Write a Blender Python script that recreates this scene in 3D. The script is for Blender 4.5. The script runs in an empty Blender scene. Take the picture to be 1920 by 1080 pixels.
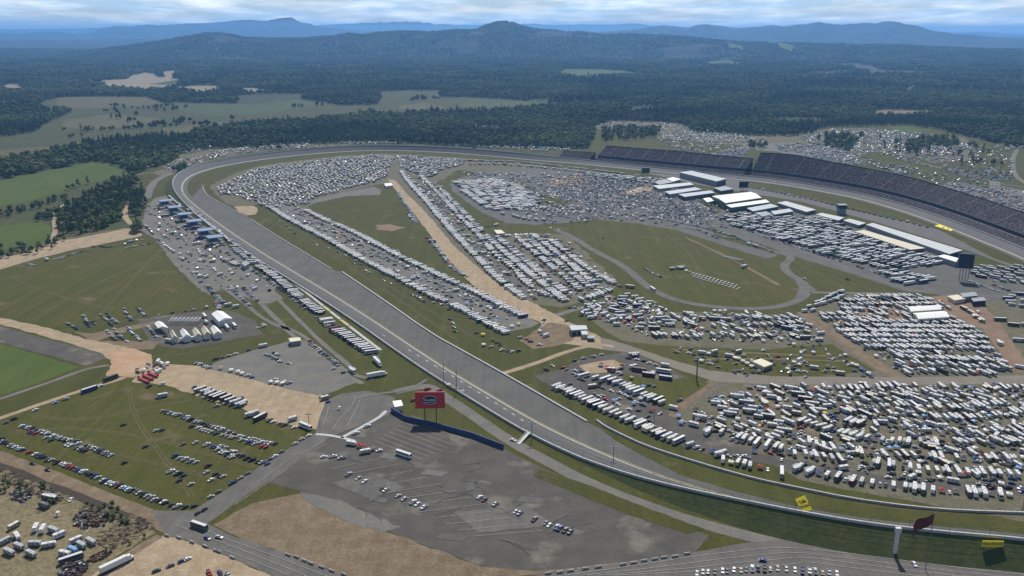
import bpy, bmesh, math, random
import numpy as np
from mathutils import Vector, Matrix
from mathutils.geometry import tessellate_polygon
random.seed(7)
R = random.Random(11)
S = bpy.context.scene
C = S.collection

# ---------------------------------------------------------------- camera
F, YH, H = 1620.0, 58.0, 240.0          # focal length in photo pixels, horizon row, flying height
TH = math.atan((540 - YH) / F)
cam = bpy.data.objects.new('camera', bpy.data.cameras.new('camera'))
C.objects.link(cam)
cam.location = (0, 0, H)
cam.rotation_euler = (math.pi / 2 - TH, 0, 0)
cam.data.sensor_width = 36
cam.data.lens = 36 * F / 1920
cam.data.clip_start = 1
cam.data.clip_end = 200000
S.camera = cam

# ---------------------------------------------------------------- sky, sun, exposure
SUN_EL, SUN_AZ = math.radians(51), math.radians(7)     # azimuth clockwise from +Y
w = bpy.data.worlds.new('World'); S.world = w; w.use_nodes = True
nt = w.node_tree; nt.nodes.clear(); N = nt.nodes.new; L = nt.links.new
sky = N('ShaderNodeTexSky'); sky.sky_type = 'NISHITA'; sky.sun_disc = False
sky.sun_elevation = SUN_EL; sky.sun_rotation = SUN_AZ
sky.altitude = 200; sky.air_density = 1.0; sky.dust_density = 0.6; sky.ozone_density = 1.5
tc = N('ShaderNodeTexCoord'); sep = N('ShaderNodeSeparateXYZ'); L(tc.outputs['Generated'], sep.inputs[0])
mz = N('ShaderNodeMath'); mz.operation = 'MAXIMUM'; L(sep.outputs[2], mz.inputs[0]); mz.inputs[1].default_value = 0.0
az = N('ShaderNodeMath'); az.operation = 'ADD'; L(mz.outputs[0], az.inputs[0]); az.inputs[1].default_value = 0.085
dx = N('ShaderNodeMath'); dx.operation = 'DIVIDE'; L(sep.outputs[0], dx.inputs[0]); L(az.outputs[0], dx.inputs[1])
dy = N('ShaderNodeMath'); dy.operation = 'DIVIDE'; L(sep.outputs[1], dy.inputs[0]); L(az.outputs[0], dy.inputs[1])
cmb = N('ShaderNodeCombineXYZ'); sx_ = N('ShaderNodeMath'); sx_.operation = 'MULTIPLY'; sx_.inputs[1].default_value = 1.5; L(dx.outputs[0], sx_.inputs[0]); L(sx_.outputs[0], cmb.inputs[0]); L(dy.outputs[0], cmb.inputs[1])
def cloud_noise(scale, detail, lo, hi):
    n = N('ShaderNodeTexNoise'); n.inputs['Scale'].default_value = scale
    n.inputs['Detail'].default_value = detail; n.inputs['Roughness'].default_value = 0.55
    L(cmb.outputs[0], n.inputs['Vector'])
    r = N('ShaderNodeMapRange'); r.inputs['From Min'].default_value = lo; r.inputs['From Max'].default_value = hi
    L(n.outputs['Fac'], r.inputs['Value']); return r
n1 = cloud_noise(0.62, 7, 0.40, 0.58); n1.inputs['To Min'].default_value = 0.6
n2 = cloud_noise(1.0, 8, 0.42, 0.66)
thin = N('ShaderNodeMapRange'); thin.inputs['From Min'].default_value = 0.06; thin.inputs['From Max'].default_value = 0.30
thin.inputs['To Min'].default_value = 1.0; thin.inputs['To Max'].default_value = 0.12; L(mz.outputs[0], thin.inputs['Value'])
cover = N('ShaderNodeMath'); cover.operation = 'MULTIPLY'; L(n1.outputs[0], cover.inputs[0]); L(thin.outputs[0], cover.inputs[1])
ccol = N('ShaderNodeMixRGB'); L(n2.outputs[0], ccol.inputs[0])
ccol.inputs[1].default_value = (8.2, 11.4, 14.6, 1); ccol.inputs[2].default_value = (17.5, 19.0, 20.0, 1)
mixs = N('ShaderNodeMixRGB'); L(cover.outputs[0], mixs.inputs[0])
hsv = N('ShaderNodeMixRGB'); hsv.inputs[0].default_value = 0.0
L(sky.outputs[0], mixs.inputs[1]); L(ccol.outputs[0], mixs.inputs[2])
bg = N('ShaderNodeBackground'); bg.inputs['Strength'].default_value = 0.066
L(mixs.outputs[0], bg.inputs['Color'])
wo = N('ShaderNodeOutputWorld'); L(bg.outputs[0], wo.inputs['Surface'])
sd = bpy.data.lights.new('sun', 'SUN'); sd.energy = 4.9; sd.angle = math.radians(0.53); sd.color = (1, 0.95, 0.88)
sun = bpy.data.objects.new('sun', sd); C.objects.link(sun)
todir = Vector((math.sin(SUN_AZ) * math.cos(SUN_EL), math.cos(SUN_AZ) * math.cos(SUN_EL), math.sin(SUN_EL)))
sun.rotation_euler = todir.to_track_quat('Z', 'Y').to_euler()
sun.location = (0, 0, 600)
S.view_settings.view_transform = 'Standard'; S.view_settings.look = 'None'
S.view_settings.exposure = 0.0; S.view_settings.gamma = 1; S.view_settings.use_curve_mapping = False
try:
    S.cycles.volume_bounces = 1; S.cycles.max_bounces = 4; S.cycles.diffuse_bounces = 2
    S.cycles.glossy_bounces = 2; S.cycles.transmission_bounces = 2
    S.cycles.use_denoising = True
except Exception: pass
HAZE_DENSITY, HAZE_COLOR = 0.000054, (0.22, 0.51, 1.0)

# ---------------------------------------------------------------- geometry of the site
sT, cT = math.sin(TH), math.cos(TH)
def at(px, py, z=0.0):
    """ground point seen at photo pixel (px, py), for ground level z"""
    u, v = (px - 960) / F, (540 - py) / F
    d = (H - z) / (sT - v * cT)
    return (u * d, (cT + v * sT) * d)
def to_px(x, y, z=0.0):
    a = y * cT + (H - z) * sT
    b = y * sT - (H - z) * cT
    return (960 + F * x / a, 540 - F * b / a)
def P(pts, z=0.0): return [at(a, b, z) for a, b in pts]
def resample(pts, step):
    out = []; 
    for i in range(len(pts) - 1):
        a, b = pts[i], pts[i + 1]; d = math.dist(a, b); n = max(1, int(d / step))
        for k in range(n): out.append((a[0] + (b[0] - a[0]) * k / n, a[1] + (b[1] - a[1]) * k / n))
    out.append(tuple(pts[-1][:2])); return out
def smooth(pts, it=2):
    """Chaikin corner cutting on an open polyline of tuples of any length"""
    for _ in range(it):
        o = [pts[0]]
        for a, b in zip(pts[:-1], pts[1:]):
            o.append(tuple(p * .75 + q * .25 for p, q in zip(a, b)))
            o.append(tuple(p * .25 + q * .75 for p, q in zip(a, b)))
        o.append(pts[-1]); pts = o
    return pts
def normals(pts):
    """unit vectors to the right of travel"""
    out = []
    for i in range(len(pts)):
        a = pts[max(0, i - 1)]; b = pts[min(len(pts) - 1, i + 1)]
        dx_, dy_ = b[0] - a[0], b[1] - a[1]; l = math.hypot(dx_, dy_) or 1
        out.append((dy_ / l, -dx_ / l))
    return out
def inpoly(x, y, poly):
    c = False; j = len(poly) - 1
    for i in range(len(poly)):
        xi, yi = poly[i]; xj, yj = poly[j]
        if (yi > y) != (yj > y) and x < (xj - xi) * (y - yi) / (yj - yi) + xi: c = not c
        j = i
    return c
def hnoise(x, y, s):
    from mathutils import noise
    return noise.noise(Vector((x / s, y / s, 3.7)))

# ---------------------------------------------------------------- materials
MATS = {}
def new_mat(name):
    m = bpy.data.materials.new(name); m.use_nodes = True; MATS[name] = m
    return m, m.node_tree, m.node_tree.nodes['Principled BSDF']
def ground_mat(name, cols, rough=0.95, scales=(3, 30, 180), speck=0.35, stripes=None, dirt=None):
    """cols: dark, mid, light base colours of one kind of ground, mixed at three scales of noise"""
    m, t, b = new_mat(name); n = t.nodes.new; l = t.links.new
    geo = n('ShaderNodeNewGeometry')
    def noise(s, det=4):
        x = n('ShaderNodeTexNoise'); x.inputs['Scale'].default_value = 1.0 / s; x.inputs['Detail'].default_value = det
        x.inputs['Roughness'].default_value = 0.6
        l(geo.outputs['Position'], x.inputs['Vector']); return x
    big, mid, fine = noise(scales[2]), noise(scales[1]), noise(scales[0])
    r = n('ShaderNodeMapRange'); r.inputs['From Min'].default_value = .35; r.inputs['From Max'].default_value = .65
    l(big.outputs['Fac'], r.inputs['Value'])
    m1 = n('ShaderNodeMixRGB'); l(r.outputs[0], m1.inputs[0]); m1.inputs[1].default_value = (*cols[0], 1); m1.inputs[2].default_value = (*cols[1], 1)
    r2 = n('ShaderNodeMapRange'); r2.inputs['From Min'].default_value = .42; r2.inputs['From Max'].default_value = .68
    l(mid.outputs['Fac'], r2.inputs['Value'])
    m2 = n('ShaderNodeMixRGB'); l(r2.outputs[0], m2.inputs[0]); l(m1.outputs[0], m2.inputs[1]); m2.inputs[2].default_value = (*cols[2], 1)
    r3 = n('ShaderNodeMapRange'); r3.inputs['To Min'].default_value = 1 - speck; r3.inputs['To Max'].default_value = 1 + speck
    r3.inputs['From Min'].default_value = .3; r3.inputs['From Max'].default_value = .7
    l(fine.outputs['Fac'], r3.inputs['Value'])
    m3 = n('ShaderNodeVectorMath'); m3.operation = 'SCALE'; l(m2.outputs[0], m3.inputs[0]); l(r3.outputs[0], m3.inputs['Scale'])
    col = m3.outputs[0]
    if dirt:                                   # worn patches with a shape of their own
        w1 = noise(dirt[1], 7); rr = n('ShaderNodeMapRange'); rr.inputs['From Min'].default_value = dirt[2]; rr.inputs['From Max'].default_value = dirt[2] + .1
        l(w1.outputs['Fac'], rr.inputs['Value'])
        m4 = n('ShaderNodeMixRGB'); l(rr.outputs[0], m4.inputs[0]); l(col, m4.inputs[1]); m4.inputs[2].default_value = (*dirt[0], 1); col = m4.outputs[0]
    if stripes:                                # wheel tracks and mowing lines along one direction
        ang, wid, amt = stripes
        mp = n('ShaderNodeMapping'); mp.inputs['Rotation'].default_value = (0, 0, ang); mp.inputs['Scale'].default_value = (1 / wid, .02 / wid, 1)
        l(geo.outputs['Position'], mp.inputs['Vector'])
        w2 = n('ShaderNodeTexNoise'); w2.inputs['Scale'].default_value = 1; w2.inputs['Detail'].default_value = 3; l(mp.outputs[0], w2.inputs['Vector'])
        r5 = n('ShaderNodeMapRange'); r5.inputs['From Min'].default_value = .3; r5.inputs['From Max'].default_value = .7
        r5.inputs['To Min'].default_value = 1 - amt; r5.inputs['To Max'].default_value = 1 + amt; l(w2.outputs['Fac'], r5.inputs['Value'])
        m5 = n('ShaderNodeVectorMath'); m5.operation = 'SCALE'; l(col, m5.inputs[0]); l(r5.outputs[0], m5.inputs['Scale']); col = m5.outputs[0]
    l(col, b.inputs['Base Color']); b.inputs['Roughness'].default_value = rough
    b.inputs['Specular IOR Level'].default_value = 0.15
    return m
def plain(name, col, rough=0.6, metal=0.0, var=0.12, spec=0.3):
    m, t, b = new_mat(name); n = t.nodes.new; l = t.links.new
    oi = n('ShaderNodeObjectInfo'); geo = n('ShaderNodeNewGeometry')
    x = n('ShaderNodeTexNoise'); x.inputs['Scale'].default_value = 0.8; x.inputs['Detail'].default_value = 3
    l(geo.outputs['Position'], x.inputs['Vector'])
    r = n('ShaderNodeMapRange'); r.inputs['To Min'].default_value = 1 - var; r.inputs['To Max'].default_value = 1 + var * .4
    r.inputs['From Min'].default_value = .3; r.inputs['From Max'].default_value = .7
    l(x.outputs['Fac'], r.inputs['Value'])
    s = n('ShaderNodeVectorMath'); s.operation = 'SCALE'; s.inputs[0].default_value = col; l(r.outputs[0], s.inputs['Scale'])
    l(s.outputs[0], b.inputs['Base Color'])
    b.inputs['Roughness'].default_value = rough; b.inputs['Metallic'].default_value = metal
    b.inputs['Specular IOR Level'].default_value = spec
    return m
def foliage(name, c1, c2, c3):
    m, t, b = new_mat(name); n = t.nodes.new; l = t.links.new
    oi = n('ShaderNodeObjectInfo'); geo = n('ShaderNodeNewGeometry')
    ramp = n('ShaderNodeValToRGB'); ramp.color_ramp.elements[0].color = (*c1, 1); ramp.color_ramp.elements[1].color = (*c3, 1)
    e = ramp.color_ramp.elements.new(.55); e.color = (*c2, 1)
    l(oi.outputs['Random'], ramp.inputs[0])
    x = n('ShaderNodeTexNoise'); x.inputs['Scale'].default_value = 0.5; x.inputs['Detail'].default_value = 4
    l(geo.outputs['Position'], x.inputs['Vector'])
    r = n('ShaderNodeMapRange'); r.inputs['To Min'].default_value = .55; r.inputs['To Max'].default_value = 1.5
    r.inputs['From Min'].default_value = .3; r.inputs['From Max'].default_value = .7; l(x.outputs['Fac'], r.inputs['Value'])
    x2 = n('ShaderNodeTexNoise'); x2.inputs['Scale'].default_value = 0.004; x2.inputs['Detail'].default_value = 4
    l(geo.outputs['Position'], x2.inputs['Vector'])
    rb = n('ShaderNodeMapRange'); rb.inputs['To Min'].default_value = .65; rb.inputs['To Max'].default_value = 1.35
    rb.inputs['From Min'].default_value = .35; rb.inputs['From Max'].default_value = .65; l(x2.outputs['Fac'], rb.inputs['Value'])
    mu = n('ShaderNodeMath'); mu.operation = 'MULTIPLY'; l(r.outputs[0], mu.inputs[0]); l(rb.outputs[0], mu.inputs[1])
    s = n('ShaderNodeVectorMath'); s.operation = 'SCALE'; l(ramp.outputs[0], s.inputs[0]); l(mu.outputs[0], s.inputs['Scale'])
    l(s.outputs[0], b.inputs['Base Color']); b.inputs['Roughness'].default_value = .9; b.inputs['Specular IOR Level'].default_value = .1
    return m

ground_mat('woodland_floor', [(.035, .045, .024), (.045, .055, .028), (.060, .062, .034)], scales=(14, 60, 700), speck=.5)
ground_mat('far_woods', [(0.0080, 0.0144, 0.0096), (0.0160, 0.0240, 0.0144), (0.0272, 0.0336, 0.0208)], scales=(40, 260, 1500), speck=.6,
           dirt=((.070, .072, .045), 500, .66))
ground_mat('grass', [(0.0536, 0.0582, 0.0123), (0.0584, 0.0621, 0.0135), (0.0672, 0.0660, 0.0165)], scales=(2.5, 26, 130), speck=.2, stripes=(.5, 6, .13), dirt=((.125, .105, .055), 26, .62))
ground_mat('lot_grass', [(0.0590, 0.0647, 0.0123), (0.0656, 0.0661, 0.0139), (0.0736, 0.0689, 0.0170)], scales=(2.5, 22, 110), speck=.2, stripes=(-.7, 5, .14), dirt=((.135, .105, .058), 38, .60))
ground_mat('green_field', [(0.0581, 0.0857, 0.0174), (0.0645, 0.0939, 0.0188), (0.0742, 0.0971, 0.0229)], scales=(4, 60, 200), speck=.12, stripes=(.3, 9, .08))
ground_mat('pasture', [(0.0455, 0.0560, 0.0213), (0.0564, 0.0634, 0.0243), (0.0706, 0.0725, 0.0302)], scales=(8, 50, 260), speck=.25, dirt=((.06, .07, .035), 120, .62))
ground_mat('dry_pasture', [(.082, .078, .038), (.095, .088, .044), (.105, .094, .050)], scales=(6, 40, 160), stripes=(.9, 12, .10))
ground_mat('worn_grass', [(.094, .082, .040), (.105, .088, .046), (.12, .10, .055)], scales=(2, 9, 40))
ground_mat('tan_field', [(.21, .17, .115), (.25, .20, .14), (.22, .20, .12)], scales=(8, 60, 220), speck=.15)
ground_mat('track_asphalt', [(0.0902, 0.0883, 0.0814), (0.0994, 0.0973, 0.0892), (0.1147, 0.1116, 0.1011)], scales=(1.5, 18, 120), speck=.10, rough=.85, stripes=(.62, 3, .10))
ground_mat('race_surface', [(0.1004, 0.0983, 0.0957), (0.1098, 0.1075, 0.1045), (0.1223, 0.1198, 0.1148)], scales=(1.5, 14, 90), speck=.08, rough=.8)
ground_mat('old_asphalt', [(0.0705, 0.0661, 0.0593), (0.0827, 0.0772, 0.0685), (0.1007, 0.0924, 0.0790)], scales=(1.5, 14, 60), speck=.12, rough=.9, dirt=((.155, .143, .118), 26, .56))
ground_mat('gravel', [(0.1260, 0.1243, 0.1159), (0.1470, 0.1428, 0.1302), (0.1722, 0.1596, 0.1344)], scales=(1.2, 12, 50), speck=.22, dirt=((.12, .115, .10), 16, .60))
ground_mat('rv_ground', [(0.1025, 0.0968, 0.0615), (0.1230, 0.1107, 0.0738), (0.1394, 0.1271, 0.0943)], scales=(2, 9, 45), speck=.3, dirt=((.10, .105, .045), 14, .55))
ground_mat('tan_dirt', [(.27, .21, .138), (.31, .235, .15), (.35, .28, .19)], scales=(1.5, 8, 45), speck=.2, stripes=(.62, 3.5, .07), dirt=((.23, .17, .11), 20, .62))
ground_mat('brown_dirt', [(.140, .104, .068), (.165, .122, .078), (.20, .155, .105)], scales=(1.5, 8, 40), speck=.25, stripes=(-.5, 4, .08))
ground_mat('red_dirt', [(.175, .118, .080), (.20, .135, .092), (.23, .165, .115)], scales=(1.5, 12, 50), speck=.16)
ground_mat('orange_dirt', [(.34, .21, .125), (.38, .25, .155), (.42, .30, .20)], scales=(1.5, 12, 50), speck=.14)
ground_mat('worn_road', [(.165, .148, .122), (.18, .16, .132), (.205, .18, .145)], scales=(1.5, 12, 60), speck=.1)
ground_mat('road_asphalt', [(0.0981, 0.0935, 0.0879), (0.1122, 0.1066, 0.0981), (0.1355, 0.1263, 0.1122)], scales=(1.5, 12, 60), speck=.08, rough=.85, stripes=(1.2, 2.5, .08))
ground_mat('embankment_grass', [(0.0472, 0.0623, 0.0211), (0.0566, 0.0699, 0.0246), (0.0699, 0.0774, 0.0299)], scales=(2.5, 14, 60), speck=.25)
ground_mat('scrub', [(0.1487, 0.1275, 0.0719), (0.1806, 0.1487, 0.0884), (0.2231, 0.1806, 0.1105)], scales=(2, 10, 40), speck=.35, dirt=((.09, .085, .04), 10, .56))
plain('white_line', (.62, .61, .56), .7)
plain('faded_line', (.32, .31, .28), .8, var=.4)
plain('yellow_line', (.50, .40, .10), .7)
plain('concrete', (.44, .44, .43), .75, var=.3)
plain('ditch_soil', (.055, .042, .032), .95, var=.4)
plain('rust', (.11, .055, .038), .9, var=.5)
plain('mound_soil', (.13, .10, .062), .95, var=.4)
plain('concrete_dark', (.20, .20, .21), .8, var=.25)
plain('wall_white', (.62, .62, .61), .7)
plain('wall_blue', (.035, .06, .17), .55)
plain('roof_white', (.82, .82, .80), .55)
plain('roof_silver', (.42, .45, .48), .5)
plain('roof_grey', (.27, .29, .31), .6)
plain('roof_blue', (.20, .27, .38), .5)
plain('roof_tan', (.62, .56, .42), .6)
plain('roof_brown', (.20, .15, .12), .7)
plain('wall_cream', (.55, .50, .42), .7)
plain('wall_grey', (.26, .27, .28), .7)
plain('wall_green', (.06, .13, .10), .7)
plain('steel', (.16, .17, .18), .5, .3)
plain('black_panel', (.02, .02, .024), .4)
plain('glass', (.012, .016, .022), .12, 0, .1, .6)
plain('tyre', (.02, .02, .02), .8)
plain('chassis', (.035, .035, .038), .7)
plain('stand_seats', (.105, .084, .092), .8, var=.4)
plain('stand_concrete', (.20, .19, .20), .85, var=.2)
plain('stand_front', (.030, .034, .050), .8)
plain('sign_red', (.52, .045, .055), .5)
plain('sign_dark', (.02, .025, .045), .5)
plain('sign_white', (.80, .80, .80), .5)
plain('sign_yellow', (.80, .66, .03), .5)
plain('sign_brown', (.10, .035, .02), .5)
plain('trunk', (.05, .038, .028), .9)
PAINT = dict(white=(.70, .70, .70), silver=(.42, .43, .44), grey=(.13, .135, .14), black=(.018, .018, .02), blue=(.03, .06, .20),
             red=(.34, .022, .02), dark_green=(.02, .055, .035), tan=(.36, .30, .20), maroon=(.12, .02, .03), yellow=(.72, .55, .03),
             cream=(.66, .62, .50), light_blue=(.18, .36, .62), brown=(.12, .075, .045), pale_grey=(.55, .56, .57), orange=(.6, .2, .03))
for k_, v_ in PAINT.items(): plain('paint_' + k_, v_, .35 if k_ not in ('cream', 'pale_grey') else .5, 0, .06, .5)
foliage('leaves', (.072, .108, .044), (.10, .132, .052), (.150, .145, .062))
foliage('pine_leaves', (.055, .088, .042), (.070, .102, .047), (.088, .112, .052))

# ---------------------------------------------------------------- mesh helpers
class MB:
    def __init__(s): s.v = []; s.f = []; s.m = []; s.mats = []
    def mi(s, name):
        if name not in s.mats: s.mats.append(name)
        return s.mats.index(name)
    def add(s, vs, fs, mat):
        o = len(s.v); k = s.mi(mat); s.v += vs
        for f in fs: s.f.append(tuple(i + o for i in f)); s.m.append(k)
    def frustum(s, x0, x1, y0, y1, z0, z1, mat, ix=0, iy=0, fx=None):
        """box whose top is drawn in by ix and iy; fx = (rear, front) separate insets along x"""
        a, b = fx if fx else (ix, ix)
        vs = [(x0, y0, z0), (x1, y0, z0), (x1, y1, z0), (x0, y1, z0), (x0 + a, y0 + iy, z1), (x1 - b, y0 + iy, z1), (x1 - b, y1 - iy, z1), (x0 + a, y1 - iy, z1)]
        s.add(vs, [(3, 2, 1, 0), (4, 5, 6, 7), (0, 1, 5, 4), (1, 2, 6, 5), (2, 3, 7, 6), (3, 0, 4, 7)], mat)
    box = frustum
    def prism(s, poly, z0, z1, mat, cap=True):
        n = len(poly); z0s = z0 if isinstance(z0, (list, tuple)) else [z0] * n; z1s = z1 if isinstance(z1, (list, tuple)) else [z1] * n
        a = sum(poly[i][0] * poly[(i + 1) % n][1] - poly[(i + 1) % n][0] * poly[i][1] for i in range(n))
        if a < 0: poly = poly[::-1]; z0s = z0s[::-1]; z1s = z1s[::-1]
        vs = [(p[0], p[1], z) for p, z in zip(poly, z0s)] + [(p[0], p[1], z) for p, z in zip(poly, z1s)]
        fs = [(i, (i + 1) % n, n + (i + 1) % n, n + i) for i in range(n)]
        if cap: fs += [tuple(range(n, 2 * n)), tuple(range(n - 1, -1, -1))]
        s.add(vs, fs, mat)
    def tube(s, a, b, r, mat, n=6):
        a = Vector(a); b = Vector(b); d = (b - a).normalized()
        u = d.orthogonal().normalized(); w_ = d.cross(u)
        vs = []
        for q in (a, b):
            for k in range(n):
                t = 2 * math.pi * k / n; vs.append(tuple(q + (u * math.cos(t) + w_ * math.sin(t)) * r))
        s.add(vs, [(i, (i + 1) % n, n + (i + 1) % n, n + i) for i in range(n)] + [tuple(range(n - 1, -1, -1)), tuple(range(n, 2 * n))], mat)
    def wheel(s, x, y, r, wd, n=10):
        s.tube((x, y - wd / 2, r), (x, y + wd / 2, r), r, 'tyre', n)
    def mesh(s, name):
        me = bpy.data.meshes.new(name); me.from_pydata(s.v, [], s.f)
        for k in s.mats: me.materials.append(MATS[k])
        me.polygons.foreach_set('material_index', s.m); me.update(); return me
    def obj(s, name, parent=None, loc=(0, 0, 0), rz=0):
        o = bpy.data.objects.new(name, s.mesh(name)); C.objects.link(o)
        o.location = loc; o.rotation_euler = (0, 0, rz)
        if parent: o.parent = parent
        return o
def tag(o, label=None, cat=None, group=None, kind=None):
    if label: o['label'] = label
    if cat: o['category'] = cat
    if group: o['group'] = group
    if kind: o['kind'] = kind
    return o
def empty(name, loc, rz=0):
    o = bpy.data.objects.new(name, None); C.objects.link(o); o.location = loc; o.rotation_euler = (0, 0, rz); return o

LZ = 0.04
SHEETS = [0]
def sheet_z(level):
    if level != int(level): return LZ * level
    SHEETS[0] += 1; return LZ * level + (SHEETS[0] % 13) * .0026 if level else 0.0
def patch(name, px, mat, level=1, rough=0.0, world=False, kind='structure', step=None, label=None):
    """flat sheet of ground; rough = metres of wandering along its edge"""
    pts = list(px) if world else P(px)
    if rough:
        pts = resample(pts + [pts[0]], step or max(4, rough * 3))[:-1]
        nr = normals(pts)
        pts = [(x + n[0] * rough * hnoise(x, y, rough * 7) * 1.6 + n[0] * rough * .5 * hnoise(x + 99, y, rough * 2), y + n[1] * rough * hnoise(x, y, rough * 7) * 1.6) for (x, y), n in zip(pts, nr)]
    z = sheet_z(level)
    vs = [(x, y, z) for x, y in pts]
    tris = tessellate_polygon([[Vector(v) for v in vs]])
    fs = []
    for t in tris:
        a, b, c = (vs[i] for i in t)
        if (b[0] - a[0]) * (c[1] - a[1]) - (b[1] - a[1]) * (c[0] - a[0]) < 0: t = (t[0], t[2], t[1])
        fs.append(tuple(t))
    me = bpy.data.meshes.new(name); me.from_pydata(vs, [], fs); me.materials.append(MATS[mat])
    o = bpy.data.objects.new(name, me); C.objects.link(o); o['kind'] = kind
    if label: o['label'] = label
    return o
def strip_pts(path, w0, w1=None):
    nr = normals(path); n = len(path); w1 = w0 if w1 is None else w1
    ws = [w0 + (w1 - w0) * i / max(1, n - 1) for i in range(n)]
    return [(p[0] + q[0] * w_ / 2, p[1] + q[1] * w_ / 2) for p, q, w_ in zip(path, nr, ws)], [(p[0] - q[0] * w_ / 2, p[1] - q[1] * w_ / 2) for p, q, w_ in zip(path, nr, ws)]
def lane(name, px, width, mat, level=2, w1=None, rough=0, sm=2, world=False, kind='structure'):
    path = resample(smooth(list(px) if world else P(px), sm), 12)
    a, b = strip_pts(path, width, w1)
    if rough:
        a = [(x + hnoise(x, y, 14) * rough, y + hnoise(x, y + 50, 11) * rough) for x, y in a]
        b = [(x + hnoise(x, y, 13) * rough, y + hnoise(x, y + 90, 12) * rough) for x, y in b]
    z = LZ * level; n = len(a)
    vs = [(x, y, z) for x, y in a] + [(x, y, z) for x, y in b]
    fs = [(i, i + 1, n + i + 1, n + i) for i in range(n - 1)]
    me = bpy.data.meshes.new(name); me.from_pydata(vs, [], fs); me.materials.append(MATS[mat])
    o = bpy.data.objects.new(name, me); C.objects.link(o); o['kind'] = kind
    return o

# ---------------------------------------------------------------- ground and hills
patch('ground', [(7600 * math.cos(t * math.pi / 60), 7600 * math.sin(t * math.pi / 60)) for t in range(120)], 'woodland_floor', 0, world=True)
def lerp_profile(prof, x):
    if x <= prof[0][0]: return prof[0][1]
    for (a, b), (c, d) in zip(prof[:-1], prof[1:]):
        if x <= c: 
            t = (x - a) / (c - a); t = t * t * (3 - 2 * t) * .5 + t * .5
            return b + (d - b) * t
    return prof[-1][1]
# crest profiles read from the photograph: (column, row), distance, half width
RIDGES = [
    ([(-500, 110), (60, 108), (150, 98), (230, 88), (300, 78), (345, 70), (385, 64), (410, 63), (430, 66), (460, 72), (500, 74), (560, 73), (620, 70), (655, 64), (680, 67), (710, 62), (760, 60), (810, 61), (860, 57), (890, 57), (915, 47), (930, 43), (945, 41), (960, 43), (980, 50), (1000, 55), (1030, 58), (1080, 60), (1150, 63), (1250, 68), (1400, 80), (2400, 110)], 9500, 1500),
    ([(-500, 80), (1000, 66), (1100, 62), (1180, 56), (1225, 50), (1245, 48), (1260, 49), (1290, 52), (1305, 47), (1320, 45), (1345, 48), (1385, 53), (1420, 50), (1450, 48), (1480, 50), (1500, 47), (1535, 43), (1550, 46), (1580, 47), (1610, 45), (1640, 44), (1655, 40), (1670, 40), (1685, 42), (1700, 48), (1740, 59), (1790, 64), (1900, 72), (2400, 80)], 17500, 2300),
    ([(-500, 58), (-60, 58), (5, 62), (30, 63), (75, 60), (105, 59), (135, 63), (170, 62), (195, 52), (215, 50), (250, 50), (275, 47), (300, 50), (345, 44), (385, 43), (420, 41), (445, 38), (470, 37), (500, 40), (530, 38), (545, 38), (570, 45), (620, 52), (700, 58), (900, 64), (2400, 70)], 25000, 3000),
    ([(-500, 60), (560, 50), (640, 45), (700, 43), (740, 42), (790, 45), (860, 47), (1020, 47), (1080, 46), (1150, 46), (1190, 44), (1215, 48), (1300, 54), (1640, 60), (1780, 61), (1840, 59), (1880, 62), (1930, 64), (2400, 62)], 38000, 4000),
]
def crest_h(prof, D, px):
    v = (540 - lerp_profile(prof, px)) / F; u = (px - 960) / F
    # angle below the horizon along this column
    d = (sT - v * cT); g = math.hypot(u, cT + v * sT)
    return H - d / g * D
from mathutils import noise as mnoise
def hill_h(x, y):
    r = math.hypot(x, y)
    if r < 7300: return 0.0
    px = max(-500, min(2400, 960 + F * x / (y * cT)))
    ed = min(1, (r - 7300) / 2200)
    n1_ = mnoise.fractal(Vector((x / 1500, y / 1500, .3)), 1, 2, 5); n2_ = mnoise.fractal(Vector((x / 420, y / 420, 8)), 1, 2, 3)
    h = ed * (16 + 34 * n1_ + 7 * n2_)
    for p, D, W in RIDGES:
        c = crest_h(p, D, px); t = (r - D) / W
        g_ = math.exp(-t * t) if abs(t) < 3 else 0
        sp = 1 + min(1, max(0, abs(t) - .12) * 1.6) * (.75 * n1_ + .40 * n2_)
        h = max(h, c * g_ * sp + (ed * 6 * n1_) * (1 - g_))
    return max(h * min(1, (r - 7300) / 900) ** 1.3, .35)
def hills():
    nr_, na = 300, 560
    rs = [7300 * (46000 / 7300) ** ((i / nr_) ** 1.15) for i in range(nr_ + 1)]
    vs = []; fs = []
    for j in range(na + 1):
        a = math.radians(-50 + 100 * j / na); sx, cy = math.sin(a), math.cos(a)
        for r in rs: vs.append((r * sx, r * cy, hill_h(r * sx, r * cy)))
    m = nr_ + 1
    for j in range(na):
        for i in range(nr_): fs.append((j * m + i, (j + 1) * m + i, (j + 1) * m + i + 1, j * m + i + 1)[::-1])
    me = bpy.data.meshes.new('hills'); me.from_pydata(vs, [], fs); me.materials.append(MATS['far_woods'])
    me.polygons.foreach_set('use_smooth', [True] * len(fs))
    o = bpy.data.objects.new('hills', me); C.objects.link(o); o['kind'] = 'structure'
    if me.polygons[0].normal.z < 0: me.flip_normals()
hills()

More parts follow.
